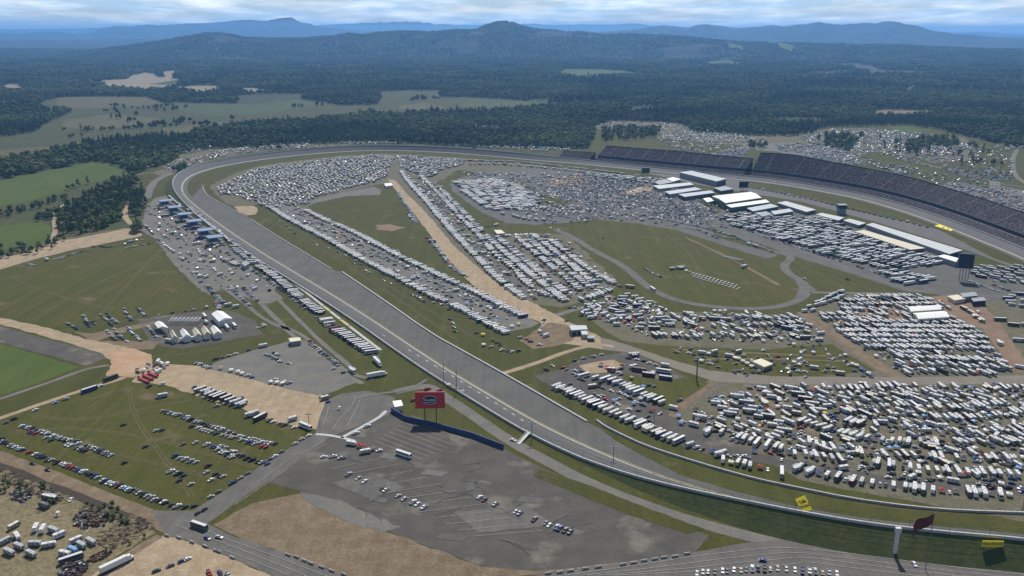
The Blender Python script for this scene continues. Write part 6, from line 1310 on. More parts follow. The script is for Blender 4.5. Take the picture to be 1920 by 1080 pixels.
row('in the middle row of the middle camp', [(1288, 608), (1325, 612), (1345, 614), (1380, 614), (1410, 612), (1440, 612), (1500, 608)], 'rvonly', (16, 8), gap=1.5, p=.85); row('in the lower row of the middle camp', [(1225, 632), (1245, 630), (1265, 632), (1295, 636), (1320, 630), (1345, 630), (1365, 632), (1390, 634), (1420, 634), (1440, 632)], 'rvonly', (14, 8), gap=1.6, p=.95)
row('in the row of white toilets and tents above the middle camp', [(1337, 585), (1350, 586), (1365, 585)], 'canopy', (4, 0), gap=1, cols=['white']); row('at the right end of the middle camp', [(1465, 618), (1485, 618), (1500, 616), (1512, 620)], 'rvonly', (16, 3), gap=.6); row('at the right end of the middle camp', [(1500, 636), (1520, 636), (1535, 640)], 'rvonly', (18, 0), rel=0, gap=.5); row('at the right end of the middle camp', [(1486, 648), (1500, 650), (1510, 650)], 'canopy', (4, 0), cols=['white', 'grey'])
row('in the scattered camp along the middle road', [(1285, 662), (1300, 666), (1318, 664), (1340, 668)], 'tents', (8, 1), gap=.5); row('in the scattered camp along the middle road', [(1290, 672), (1310, 678), (1330, 684), (1345, 690)], 'tents', (8, 1), gap=.8); row('in the scattered camp along the middle road', [(1360, 668), (1380, 672), (1395, 682), (1410, 690)], 'tents', (8, 1), gap=1.2); row('in the scattered camp along the middle road', [(1378, 696), (1395, 698), (1412, 698)], 'tents', (8, 1), gap=.3)
one('pickup_truck', 1268, 662, (10, 1), 'truck by itself at the left of the scattered camp', 'tan')
one('canopy_tent', 1525, 664, (10, 0), 'white peaked tent alone above the scattered camp', 'white'); block('in the round camp right of the yellow roofed building', [(1484, 680), (1500, 674), (1520, 682), (1528, 696), (1500, 702), (1484, 696)], [(1484, 690), (1525, 688)], 'mixed', 6, head=(10, 2), p=.9, hj=.2); row('in the sparse row right of the round camp', [(1555, 696), (1570, 698), (1580, 706)], 'mixed', (10, 1), gap=2); row('in the colourful tent camp by the brown track', [(1595, 684), (1610, 690), (1620, 698), (1635, 708)], 'canopy', (8, 1), gap=.3, cols=['light_blue', 'blue', 'red', 'dark_green', 'white']); row('in the colourful tent camp by the brown track', [(1600, 696), (1615, 704), (1628, 708)], 'tents', (8, 1), gap=.3)
# --- camp on the right
for k, pts in enumerate([[(1502, 586), (1520, 584), (1535, 586)], [(1512, 578), (1540, 572), (1560, 566), (1578, 558)], [(1530, 572), (1548, 562), (1565, 552), (1582, 548)]]):
    row('in the %s slanting row left of the right hand camp' % 'lower middle upper'.split()[k], pts, 'rvonly', (13, -3), gap=.3, p=1)
block('in the upper rows of the right hand camp', [(1590, 562), (1640, 554), (1700, 556), (1760, 560), (1750, 572), (1660, 575), (1650, 585), (1580, 584), (1575, 575)], [(1590, 568), (1750, 566)], 'rvonly', 12, head=(18, 7), p=.85, hj=.06)
block('in the row above the big right hand camp', [(1540, 592), (1580, 590), (1600, 594), (1665, 592), (1665, 602), (1600, 604), (1545, 604)], [(1540, 598), (1665, 598)], 'rvonly', 11, head=(18, 8), p=.9, hj=.06)
block('in the big right hand camp', [(1564, 612), (1600, 604), (1680, 604), (1800, 606), (1830, 620), (1848, 640), (1866, 662), (1800, 664), (1740, 662), (1700, 670), (1660, 662), (1620, 652), (1590, 636), (1570, 622)], [(1570, 614), (1830, 618)], 'rvonly', 12.5, head=(18, 8), p=.97, hj=.06, sp=.6)
block('in the lower rows of the big right hand camp', [(1655, 676), (1700, 668), (1780, 666), (1890, 676), (1896, 700), (1860, 704), (1780, 706), (1730, 700), (1700, 690)], [(1660, 680), (1890, 690)], 'rvonly', 13, head=(18, 8), p=.95, hj=.06, sp=.7)
row('in the line of campers along the red dirt at the right edge', [(1900, 690), (1918, 692), (1925, 694)], 'rv', (14, 3)); one('motorhome', 1700, 702, (12, 8), 'cream motorhome at the lower left corner of the right hand camp', 'cream'); one('pickup_truck', 1708, 688, (10, 0), 'red truck at the left of the lower right hand rows', 'red'); one('motorhome', 1873, 646, (7, 9), 'cream motorhome alone on the red dirt road', 'cream')
# --- near infield between the two straights
row('in the front row of coaches behind the near straight barrier', [(1040, 727), (1068, 737), (1098, 752), (1122, 764), (1146, 775), (1174, 788), (1205, 800), (1240, 820), (1276, 830)], 'big', (24, -9), gap=.9, p=1)
row('in the front row of coaches, right hand end', [(1288, 836), (1310, 842), (1332, 848), (1352, 854)], 'rv', (14, -5), gap=.6); row('beside the coaches in the front infield row', [(1110, 738), (1140, 752), (1170, 764), (1182, 770)], 'cars', (10, 3), gap=.8, p=.8)
row('in the second row of coaches of the near infield', [(1084, 706), (1110, 710), (1140, 714), (1156, 720), (1176, 728), (1194, 738), (1214, 746), (1246, 760)], 'big', (24, -8), gap=1, p=1)
row('beside the second row of coaches', [(1072, 700), (1090, 714), (1105, 720), (1122, 726), (1150, 736), (1164, 738), (1205, 763), (1222, 764)], 'cars', (10, 3), gap=1.4, p=.9)
row('in the dark row at the top of the near infield lot', [(1172, 672), (1190, 674), (1205, 678), (1222, 684), (1232, 686)], 'cars', (10, 1), gap=.6); row('in the dark row at the top of the near infield lot', [(1176, 668), (1200, 668), (1215, 668)], 'rv', (14, -1), rel=0)
row('in the line at the upper edge of the near infield lot', [(1024, 694), (1042, 684)], 'cars', (9, 3), gap=4, p=1); row('in the line at the upper edge of the near infield lot', [(1072, 678), (1110, 670), (1135, 665)], 'mixed', (12, -1), gap=4, p=1)
row('in the red equipment group on the tan patch', [(1125, 685), (1135, 690), (1146, 696)], 'mixed', (8, 1), cols=['red', 'maroon', 'orange', 'red']); row('in the red equipment group on the tan patch', [(1162, 684), (1172, 686)], 'mixed', (8, 1), cols=['red', 'tan', 'orange']); row('in the white group below the tan patch', [(1070, 696), (1085, 698), (1100, 700)], 'mixed', (8, 1), cols=['white', 'blue', 'silver']); row('in the white group below the tan patch', [(1140, 698), (1160, 700)], 'mixed', (8, 1), cols=['white', 'black']); one('pickup_truck', 1055, 691, (9, -2), 'red truck left of the tan patch', 'red')
for (x, y, k, c, lab) in [(1198, 697, 'coach', 'brown', 'brown coach on the grey lane above the grass triangle'), (1216, 706, 'motorhome', 'maroon', 'maroon motorhome below the brown coach'), (1244, 699, 'coach', 'white', 'white and red coach right of the brown coach'), (1248, 712, 'motorhome', 'blue', 'white and blue coach at the edge of the grass triangle'), (1247, 688, 'camper_trailer', 'cream', 'cream camper above the white and red coach')]:
    one(k, x, y, (14, 2), lab, c)
one('camper_trailer', 1262, 768, (8, 2), 'white camper at the corner where the two lanes meet', 'white'); one('pickup_truck', 1275, 752, (9, -2), 'dark truck on the brown track beside the grass triangle', 'grey'); row('in the jumbled group at the left of the curved rows', [(1270, 782), (1280, 788), (1278, 796)], 'tents', (8, 2), gap=.4); row('in the jumbled group at the left of the curved rows', [(1300, 770), (1318, 775), (1310, 790), (1322, 792)], 'mixed', (8, 2), gap=.4, p=1); row('in the jumbled group at the left of the curved rows', [(1298, 800), (1312, 782)], 'mixed', (8, 2), gap=.4)
# --- curved rows at the near corner
CR = 'at the near corner'
row('in the first row along the long near barrier', [(1492, 880), (1532, 891), (1578, 901), (1623, 908), (1665, 913), (1700, 917), (1758, 923), (1804, 926), (1842, 928), (1897, 932), (1925, 934)], 'rv', None, rel=78, gap=1.1, p=.97)
row('in the left cluster of the second row ' + CR, [(1505, 853), (1530, 858), (1552, 862), (1582, 868)], 'rvonly', None, rel=112, gap=.9); row('in the second row ' + CR, [(1643, 871), (1687, 878), (1726, 883), (1765, 886), (1804, 888), (1849, 890), (1907, 893), (1925, 894)], 'rvonly', None, rel=84, gap=1.1, p=.97)
row('in the third row ' + CR, [(1510, 829), (1530, 835), (1545, 840), (1578, 846)], 'rv', None, rel=115, gap=.8); row('in the third row ' + CR, [(1612, 852), (1640, 856), (1675, 857), (1710, 857)], 'rv', None, rel=95, gap=.7); row('in the third row ' + CR, [(1745, 860), (1797, 861), (1842, 864), (1881, 862), (1925, 862)], 'rv', None, rel=80, gap=1, p=.9)
row('in the fourth row ' + CR, [(1498, 792), (1520, 797), (1545, 806), (1565, 811), (1590, 817), (1623, 824), (1645, 828), (1687, 831), (1716, 833), (1752, 832)], 'rv', None, rel=70, gap=.7, p=.93); row('in the fourth row, right part, ' + CR, [(1790, 832), (1830, 832), (1881, 830), (1925, 830)], 'rv', (18, 8), gap=.8)
row('in the fourth row, back line, ' + CR, [(1690, 838), (1720, 840), (1750, 840)], 'mixed', (10, 1), gap=.7)
row('in the fifth row ' + CR, [(1583, 792), (1605, 796), (1628, 800)], 'big', (14, -10), gap=.8, p=1); row('in the fifth row, right part, ' + CR, [(1690, 802), (1733, 806), (1778, 811), (1830, 814), (1880, 808), (1925, 808)], 'rv', (14, 9), gap=.8, p=.93)
row('in the fifth row, back line, ' + CR, [(1735, 814), (1790, 820), (1850, 822), (1925, 818)], 'rv', (14, 8), gap=2, p=.7)
row('in the sixth row ' + CR, [(1570, 772), (1600, 776), (1625, 780)], 'big', (24, 10), gap=1, p=1); row('in the sixth row, right part, ' + CR, [(1640, 777), (1704, 781), (1739, 785), (1804, 787), (1849, 785), (1891, 777), (1925, 772)], 'rv', (12, 9), gap=.8, p=.92)
row('in the seventh row ' + CR, [(1575, 758), (1610, 764), (1640, 766), (1684, 762), (1736, 766), (1791, 769), (1833, 764), (1881, 758)], 'rv', (12, 9), gap=.7, p=.95); row('in the back line of the seventh row ' + CR, [(1590, 752), (1640, 754), (1700, 754), (1780, 758), (1860, 752)], 'rv', (14, 6), gap=.8, p=.8)
row('in the eighth row ' + CR, [(1600, 746), (1655, 743), (1720, 745), (1785, 748), (1849, 745)], 'rv', (14, 4), gap=.9, p=.9)
row('in the top row below the middle road, right part', [(1532, 728), (1590, 733), (1649, 728), (1700, 726), (1752, 728), (1817, 730), (1865, 730), (1925, 730)], 'rv', (11, 10), gap=1.3, p=.9); row('in the second line of the top row below the middle road', [(1560, 738), (1610, 738), (1680, 735), (1760, 738), (1860, 738)], 'rv', (12, 6), gap=1.4, p=.7)
DG = 'of the slanting rows left of the curved rows'
for k, pts in enumerate([[(1476, 728), (1492, 738), (1507, 750), (1522, 762), (1540, 776)], [(1424, 730), (1440, 743), (1461, 758), (1478, 770), (1496, 780)], [(1373, 743), (1390, 752), (1407, 765), (1424, 775), (1442, 786), (1464, 798)], [(1330, 750), (1345, 762), (1358, 772), (1376, 784), (1390, 792)], [(1384, 760), (1400, 772), (1420, 784), (1445, 800), (1470, 812), (1490, 822)], [(1410, 728), (1430, 736), (1450, 748), (1470, 758), (1485, 766)], [(1490, 728), (1512, 742), (1530, 752)]]):
    row('in the %s ' % 'first second third fourth fifth sixth seventh'.split()[k] + DG, pts, 'rv', (15, 2) if k != 6 else (14, 12), gap=.6, p=.95)
row('in the leaning white row ' + DG, [(1322, 812), (1345, 816), (1356, 812)], 'big', (12, -14), gap=2); row('in the leaning white row ' + DG, [(1382, 822), (1400, 828), (1418, 834), (1440, 838), (1458, 842), (1472, 845)], 'big', (12, -14), gap=.7, p=1)
row('in the loose line behind the leaning white row', [(1372, 795), (1395, 805), (1425, 815), (1455, 822)], 'rv', (10, 4), gap=.6); row('in the car line below the leaning white row', [(1300, 838), (1330, 850), (1362, 856), (1400, 858)], 'cars', (10, 3), gap=.4); row('in the car line below the leaning white row', [(1420, 848), (1445, 852), (1475, 856)], 'cars', (10, 3), gap=.5, p=.8)
block('in the coach park row before the near barrier', [(1360, 862), (1440, 878), (1480, 886), (1478, 900), (1420, 888), (1340, 868)], [(1350, 866), (1480, 892)], 'rv', 11, rel=95, p=.9)
# --- bottom edge
row('in the row at the very bottom of the picture', [(1308, 1076), (1340, 1074), (1400, 1070), (1440, 1068), (1480, 1070), (1520, 1074), (1560, 1076), (1590, 1080)], 'cars', (1, 10), gap=.9, p=.97); one('parked_car', 1430, 1053, (12, 1), 'dark blue car driving above the bottom row', 'blue'); one('parked_car', 1714, 1060, (4, 6), 'small white car on the road near the flagpole', 'white')
# --- beyond the track
block('in the campground beyond the far turn', [(345, 312), (380, 300), (440, 290), (500, 282), (600, 274), (560, 270), (500, 276), (440, 280), (380, 288), (350, 298), (310, 312), (300, 322)], [(340, 308), (560, 274)], 'rv', 16, rel=60, p=.62, hj=.3)
block('in the far camp under the trees left of the far turn', [(335, 286), (350, 276), (390, 272), (400, 278), (350, 290)], [(335, 286), (400, 274)], 'rv', 14, rel=60, p=.7, hj=.3)
block('in the far camp under the trees behind the far turn', [(400, 266), (440, 262), (520, 258), (520, 263), (440, 268)], [(400, 266), (520, 260)], 'rv', 22, rel=60, p=.5, hj=.3)
block('in the camp behind the top of the far turn', [(640, 268), (745, 267), (745, 271), (650, 272)], [(640, 270), (745, 269)], 'rv', 14, rel=60, p=.8, hj=.2)
block('in the camp between the far turn and the first grandstand', [(860, 272), (900, 266), (1000, 272), (1090, 276), (1060, 284), (1000, 284), (900, 277)], [(860, 272), (1080, 280)], 'rv', 15, rel=60, p=.7, hj=.3)
block('in the camp hidden in the woods behind the far turn', [(800, 232), (900, 218), (950, 225), (950, 240), (860, 250), (800, 245)], [(800, 240), (950, 232)], 'rv', 60, rel=60, p=.5, hj=.3); block('in the camp hidden in the woods behind the far turn', [(640, 252), (700, 240), (760, 238), (760, 256), (680, 262)], [(640, 256), (760, 248)], 'rv', 60, rel=60, p=.5, hj=.3)
block('in the farthest campground behind the grandstands', [(1115, 238), (1140, 229), (1240, 231), (1285, 236), (1240, 240), (1180, 238), (1130, 244)], [(1115, 238), (1280, 234)], 'rv', 26, rel=60, p=.6, hj=.2)
block('in the pale campground behind the middle grandstand', [(1220, 262), (1260, 254), (1300, 246), (1370, 244), (1400, 258), (1440, 260), (1400, 268), (1330, 268), (1260, 266)], [(1220, 262), (1430, 260)], 'rv', 17, rel=60, p=.65, hj=.2)
block('in the white car park touching the grandstand step', [(1340, 286), (1400, 278), (1402, 286), (1388, 297), (1350, 292)], [(1340, 286), (1395, 292)], 'cars', 11, rel=80, p=.92); block('in the small lot behind the middle grandstand', [(1262, 282), (1290, 277), (1318, 278), (1310, 284), (1270, 287)], [(1262, 283), (1318, 281)], 'cars', 14, rel=80, p=.6)
block('in the lot behind the tall grandstand, left part', [(1450, 274), (1500, 268), (1560, 280), (1598, 292), (1640, 306), (1600, 310), (1540, 300), (1500, 288), (1460, 283)], [(1450, 278), (1600, 305)], 'mixed', 13, rel=80, p=.72, hj=.15); row('in the white line behind the tall grandstand', [(1500, 276), (1530, 281), (1560, 286), (1585, 288)], 'rvonly', (8, 1), rel=0, gap=.3)
block('in the big wooded campground on the right', [(1500, 258), (1560, 242), (1660, 244), (1740, 252), (1800, 262), (1820, 280), (1760, 300), (1700, 290), (1640, 284), (1560, 284), (1510, 270)], [(1520, 262), (1800, 275)], 'rv', 17, rel=60, p=.62, hj=.3)
block('in the far right campground', [(1860, 275), (1905, 272), (1915, 280), (1880, 284), (1865, 282)], [(1860, 278), (1915, 278)], 'rv', 14, rel=60, p=.7, hj=.3)
row('in the white lines of the far right lot', [(1682, 298), (1720, 308), (1760, 316), (1800, 328), (1850, 338), (1898, 338)], 'cars', (8, 2), gap=.3, cols=['white', 'white', 'silver', 'blue']); block('in the white lines of the far right lot', [(1760, 316), (1850, 318), (1900, 326), (1900, 336), (1850, 340), (1800, 330)], [(1760, 318), (1895, 334)], 'cars', 12, rel=80, p=.75)
block('in the small lot behind the tall grandstand, middle', [(1640, 308), (1700, 316), (1715, 330), (1690, 330), (1660, 318)], [(1640, 310), (1712, 328)], 'mixed', 12, rel=80, p=.7)
block('in the lot behind the tall grandstand, right part', [(1752, 342), (1800, 340), (1850, 352), (1925, 372), (1925, 400), (1880, 394), (1840, 382), (1800, 366), (1760, 352)], [(1760, 348), (1900, 388)], 'cars', 12, rel=80, p=.72, hj=.1)
# race cars on the front straight, pit wall canopies
for k, (x, y) in enumerate([(1449, 342), (1485, 347), (1538, 351), (1558, 355)]): 
    x0_, y0_ = at(x, y, 2.2); put('race_car', x0_, y0_, heading(x, y, (12, 2)), '=' + ('first', 'second', 'third', 'last')[k] + ' race car from the left on the front straight', 0, ('white', 'white', 'silver', 'blue')[k], True)
for k, q in enumerate(pr): put('pit_canopy', q[0] + R.uniform(-.6, .6), q[1] + R.uniform(-.6, .6), math.atan2(pr[min(k + 1, len(pr) - 1)][1] - pr[max(0, k - 1)][1], pr[min(k + 1, len(pr) - 1)][0] - pr[max(0, k - 1)][0]), 'in the line of pit canopies along the pit wall', 0, None, True)
row('in the caption-side lot beside the embankment', [(880, 905), (960, 925), (1040, 950), (1120, 975)], 'cars', None, gap=2, p=.6) if False else None

# clutter that fills the gaps in the camps
block('among the campers packed between the curved rows', [(1350, 745), (1440, 726), (1925, 724), (1925, 900), (1700, 884), (1500, 862), (1420, 846), (1340, 806)], [(1400, 760), (1800, 800)], 'rv', 9, head=(14, 7), p=.62, hj=.25)
block('among the campers packed into the long middle camp', [(1085, 590), (1150, 560), (1210, 564), (1260, 588), (1490, 592), (1540, 625), (1520, 642), (1400, 638), (1260, 636), (1190, 620)], [(1090, 600), (1500, 610)], 'rv', 9, head=(14, 5), p=.5, hj=.3)
block('among the campers packed into the right hand camp', [(1590, 560), (1760, 562), (1800, 606), (1866, 662), (1896, 700), (1700, 700), (1560, 612)], [(1600, 610), (1830, 630)], 'rv', 10, head=(18, 8), p=.5, hj=.15)
row('in the second line of vehicles beside the far back straight', [(322, 366), (338, 380), (356, 392), (378, 408), (400, 424), (420, 440), (440, 460), (470, 484), (500, 504)], 'rvonly', (10, 1), gap=.4, p=.9)
row('in the car line outside the coach row', [(470, 506), (510, 530), (550, 562), (590, 592), (620, 616), (650, 640)], 'cars', (10, -2), gap=1.2, p=.7)
TC = dict(tents=1)
MIX['clutter'] = dict(parked_car=40, pickup_truck=26, canopy_tent=26, camper_trailer=8)
FILL = [('in the clutter between the curved rows', [(1340, 745), (1440, 724), (1925, 724), (1925, 925), (1700, 905), (1500, 870), (1420, 850), (1330, 810)], 6, .5),
        ('in the clutter of the long middle camp', [(1080, 588), (1150, 560), (1210, 562), (1260, 586), (1500, 592), (1545, 625), (1530, 650), (1400, 640), (1260, 640), (1190, 622)], 6.5, .42),
        ('in the clutter of the big right hand camp', [(1560, 590), (1800, 604), (1860, 660), (1900, 704), (1700, 704), (1600, 650)], 7, .4),
        ('in the clutter of the camping block', [(905, 440), (1010, 440), (1060, 452), (1160, 535), (1060, 566), (980, 500)], 7, .4),
        ('in the clutter beside the paved camping lane', [(750, 320), (820, 345), (905, 440), (1040, 560), (985, 565), (870, 460), (780, 360)], 7, .4),
        ('in the clutter of the long infield rows', [(500, 386), (575, 392), (760, 480), (1000, 600), (950, 635), (800, 560), (640, 470)], 7, .3),
        ('in the scattered camp around the yellow roofed building', [(1270, 655), (1400, 658), (1560, 655), (1630, 700), (1480, 712), (1340, 700)], 9, .3),
        ('in the clutter of the near infield lot', [(1060, 690), (1240, 690), (1250, 765), (1215, 800), (1050, 730)], 8, .28),
        ('in the clutter of the far pit lots', [(870, 325), (1100, 325), (1270, 345), (1400, 400), (1370, 430), (1200, 415), (1020, 420), (930, 395)], 8, .35),
        ('in the clutter on the gravel strip by the suites', [(275, 390), (310, 370), (440, 470), (520, 545), (440, 550), (370, 530), (300, 460)], 11, .28),
        ('in the clutter behind the tall grandstand', [(1450, 272), (1560, 276), (1640, 300), (1925, 362), (1925, 398), (1840, 380), (1700, 325), (1560, 300)], 11, .35),
        ('in the clutter of the wooded campground', [(1500, 262), (1560, 245), (1700, 250), (1830, 270), (1900, 300), (1900, 330), (1780, 315), (1600, 285)], 13, .4),
        ('in the clutter behind the far turn', [(330, 318), (400, 284), (520, 272), (640, 271), (640, 273), (480, 284), (400, 298), (345, 315)], 10, .45),
        ('in the clutter behind the middle grandstand', [(1120, 236), (1280, 234), (1400, 256), (1440, 270), (1330, 288), (1240, 274), (1240, 260)], 14, .4)]
for nm_, pl, g_, p_ in FILL: block(nm_, pl, (pl[0], pl[len(pl) // 2]), 'clutter', g_, rel=R.choice((70, 90, 110)), p=p_, jit=1.2, hj=.5)
row('in the parked line on the big empty car park', [(640, 885), (720, 920), (800, 955)], 'cars', None, gap=1.2, p=.55); row('in the second parked line on the big empty car park', [(900, 935), (1000, 975), (1100, 1010)], 'cars', None, gap=1.2, p=.5)
ORD = 'first second third fourth fifth sixth seventh eighth ninth tenth eleventh twelfth thirteenth fourteenth fifteenth sixteenth seventeenth eighteenth nineteenth twentieth'.split()
TENS = {2: 'twenty', 3: 'thirty', 4: 'forty', 5: 'fifty', 6: 'sixty', 7: 'seventy', 8: 'eighty', 9: 'ninety'}
def ordn(n):
    if n <= 20: return ORD[n - 1]
    if n >= 100: return 'one hundred' + ('th' if n == 100 else ' and ' + ordn(n - 100)) if n < 200 else 'two hundred and ' + ordn(max(1, n - 200))
    return TENS[n // 10] + ('-' + ORD[n % 10 - 1] if n % 10 else '') if n % 10 else {30: 'thirtieth', 40: 'fortieth', 50: 'fiftieth', 60: 'sixtieth', 70: 'seventieth', 80: 'eightieth', 90: 'ninetieth'}[n]
WORD = dict(flatbed_trailer='trailer', parked_car='car', pickup_truck='pickup', motorhome='motorhome', camper_trailer='camper', canopy_tent='canopy', race_hauler='trailer truck', coach='coach', folding_table='table', race_car='race car', pit_canopy='pit canopy')
GROUPS = dict(flatbed_trailer='red flat trailers at the dirt edge', parked_car='cars parked around the speedway', pickup_truck='pickup trucks parked around the speedway', motorhome='motorhomes camped around the speedway', camper_trailer='camper trailers camped around the speedway',
              canopy_tent='canopy tents between the campers', race_hauler='trailer trucks around the speedway', coach='coaches parked around the speedway', folding_table='white tables on the inner grass', race_car='race cars on the front straight', pit_canopy='pit canopies along the pit wall')
cache = {}
def template(kind, col):
    if (kind, col) not in cache:
        parts, wheels = TPL[kind][0](col)
        ms = [('body', parts[0].mesh(kind), parts[0])] + [(n, m.mesh(n), m) for n, m in parts[1:]]
        cache[kind, col] = (ms, wheels)
    return cache[kind, col]
wheel_mesh = {}
def get_wheel(r, w_):
    if (r, w_) not in wheel_mesh:
        m = MB(); m.tube((0, -w_ / 2, 0), (0, w_ / 2, 0), r, 'tyre', 10); wheel_mesh[r, w_] = m.mesh('wheel')
    return wheel_mesh[r, w_]
def in_frame(x, y):
    px, py = to_px(x, y); return -40 < px < 1960 and py < 1100
by = {}
for it in ITEMS:
    if in_frame(it['x'], it['y']): by.setdefault(it['k'], []).append(it)
LIMIT = 300
for kind, its in by.items():
    its.sort(key=lambda t: math.hypot(t['x'], t['y']))
    named = [t for t in its if t['area'][0] == '=']; rest = [t for t in its if t['area'][0] != '=']
    solo = named + rest[:max(0, LIMIT - len(named))]; bulk = rest[max(0, LIMIT - len(named)):]
    # labels: colour, kind, order from the left within its row
    seen = {}
    for t in rest:
        t['px'] = to_px(t['x'], t['y'])[0]; seen.setdefault((t['area'], t['row'], t['c']), []).append(t)
    for key, g in seen.items():
        g.sort(key=lambda t: t['px'])
        for n, t in enumerate(g):
            c = t['c'].replace('_', ' '); wd = WORD[kind]; a = t['area']
            if not a.startswith(('in ', 'at ', 'on ', 'among ', 'beside ', 'parked ', 'scattered ')): a = 'in the ' + a
            if t['row']:
                for w0 in ('in the ', 'among the ', 'among '):
                    if a.startswith(w0): a = 'in the %s row of the ' % ordn(t['row']) + a[len(w0):]; break
            lab = 'only %s %s %s' % (c, wd, a) if len(g) == 1 else '%s %s %s from left %s' % (ordn(n + 1), c, wd, a)
            w_ = lab.split()
            while len(w_) > 16 and 'the' in w_: w_.remove('the')
            t['lab'] = ' '.join(w_[:16])
    for n, t in enumerate(solo):
        ms, wheels = template(kind, t['c'])
        far = math.hypot(t['x'], t['y'])
        o = bpy.data.objects.new(kind, ms[0][1]); C.objects.link(o)
        o.location = (t['x'], t['y'], LZ * 6 if far < 3000 else .6); o.rotation_euler = (0, 0, t['a'])
        sc_ = 1 + R.uniform(-.06, .06)
        if kind == 'race_car': o.location.z = 3.0
        o.scale = (sc_ * VS, VS, VS * (1 + R.uniform(-.05, .05)))
        tag(o, t['area'][1:] if t['area'][0] == '=' else t['lab'], CATS[kind], GROUPS[kind])
        for pn, me, _ in ms[1:]:
            if pn == 'awning' and R.random() < .45: continue
            p = bpy.data.objects.new(pn, me); C.objects.link(p); p.parent = o
            if pn in ('windows', 'legs', 'poles', 'end_rack', 'trestle', 'air_conditioner'): p['kind'] = 'stuff'
        if n < 80 or kind in ('coach', 'race_hauler') and n < 60:
            for (_, (wx, wy), r, ww) in wheels:
                p = bpy.data.objects.new('wheel', get_wheel(r, ww)); C.objects.link(p); p.parent = o; p.location = (wx, wy, r)
    if bulk:
        V = []; Fc = []; M = []; mats = []
        for t in bulk:
            ms, wheels = template(kind, t['c']); ca, sa = math.cos(t['a']) * VS, math.sin(t['a']) * VS
            z0 = LZ * 6 if math.hypot(t['x'], t['y']) < 3000 else .6
            for pn, me, mb in ms:
                if pn == 'awning' and R.random() < .5: continue
                o_ = len(V); mm = []
                for k in mb.mats:
                    if k not in mats: mats.append(k)
                    mm.append(mats.index(k))
                V += [(t['x'] + x * ca - y * sa, t['y'] + x * sa + y * ca, z * VS + z0) for x, y, z in mb.v]
                Fc += [tuple(i + o_ for i in f) for f in mb.f]; M += [mm[k] for k in mb.m]
        me = bpy.data.meshes.new(kind + 's'); me.from_pydata(V, [], Fc)
        for k in mats: me.materials.append(MATS[k])
        me.polygons.foreach_set('material_index', M)
        o = bpy.data.objects.new({'parked_car': 'far_cars', 'pickup_truck': 'far_pickup_trucks', 'motorhome': 'far_motorhomes', 'camper_trailer': 'far_camper_trailers', 'canopy_tent': 'far_canopy_tents', 'coach': 'far_coaches'}.get(kind, 'far_' + kind), me); C.objects.link(o); o['kind'] = 'stuff'
    print(kind, len(its), len(solo), len(bulk))

# ---------------------------------------------------------------- trees
def crown_mesh(name, seed, mat, tall=1.0, clumps=9, pine=False, leaves=70):
    """many small leaf clumps spread unevenly through the crown's volume"""
    r = random.Random(seed); V = []; Fc = []
    def clump(cx, cy, cz, s):
        bm = bmesh.new(); bmesh.ops.create_icosphere(bm, subdivisions=1, radius=1)
        for v in bm.verts:
            n = r.uniform(.6, 1.25); v.co = Vector((v.co.x * s * n, v.co.y * s * n, v.co.z * s * n * .8))
        o = len(V); V.extend((v.co.x + cx, v.co.y + cy, v.co.z + cz) for v in bm.verts)
        Fc.extend(tuple(v.index + o for v in f.verts) for f in bm.faces); bm.free()
    for k in range(clumps):
        a = r.uniform(0, 6.283); u = (k + .5) / clumps
        if pine: z = 3 + 9.5 * u * tall; rad = 3.0 * (1 - u * .85); cr = .3 + 1.5 * (1 - u * .6)
        else: z = 4.0 + 6.2 * u * tall; rad = 4.1 * math.sin(.6 + u * 2.2); cr = r.uniform(1.5, 2.7)
        clump(math.cos(a) * rad * r.uniform(.3, 1), math.sin(a) * rad * r.uniform(.3, 1), z, cr)
    top = 3 + 9.5 * tall if pine else 4.2 + 7.5 * tall
    for k in range(leaves):                           # loose sprays at the outline
        a = r.uniform(0, 6.283); u = r.random(); rad = (3.3 * (1 - u * .85) if pine else 4.6 * math.sin(.45 + u * 2.3)) * r.uniform(.75, 1.1)
        z = (3 if pine else 3.8) + (top - 3.6) * u; s = r.uniform(.35, .75)
        o = len(V); cx, cy = math.cos(a) * rad, math.sin(a) * rad
        q = [Vector((r.gauss(0, s), r.gauss(0, s), r.gauss(0, s * .7))) + Vector((cx, cy, z)) for _ in range(4)]
        V.extend(tuple(v) for v in q); Fc.extend([(o, o + 1, o + 2), (o, o + 2, o + 3), (o, o + 3, o + 1)])
    me = bpy.data.meshes.new(name); me.from_pydata(V, [], Fc); me.materials.append(MATS[mat]); return me
def trunk_mesh(name, h):
    m = MB(); m.frustum(-.3, .3, -.3, .3, 0, h * .5, 'trunk', .09, .09); m.tube((0, 0, h * .5), (.4, .2, h * .85), .16, 'trunk', 5)
    for a in (0, 2.1, 4.2): m.tube((0, 0, h * .4), (math.cos(a) * 1.9, math.sin(a) * 1.9, h * .68), .11, 'trunk', 4)
    return m.mesh(name)
CROWN = [crown_mesh('crown', s, 'leaves', t, c) for s, t, c in ((1, 1, 14), (2, .85, 13), (3, 1.15, 15), (4, .7, 12))] + [crown_mesh('crown', s, 'pine_leaves', t, 9, True) for s, t in ((5, 1.1), (6, 1.3), (7, .95))]
TR = trunk_mesh('trunk', 9)
TREES = []
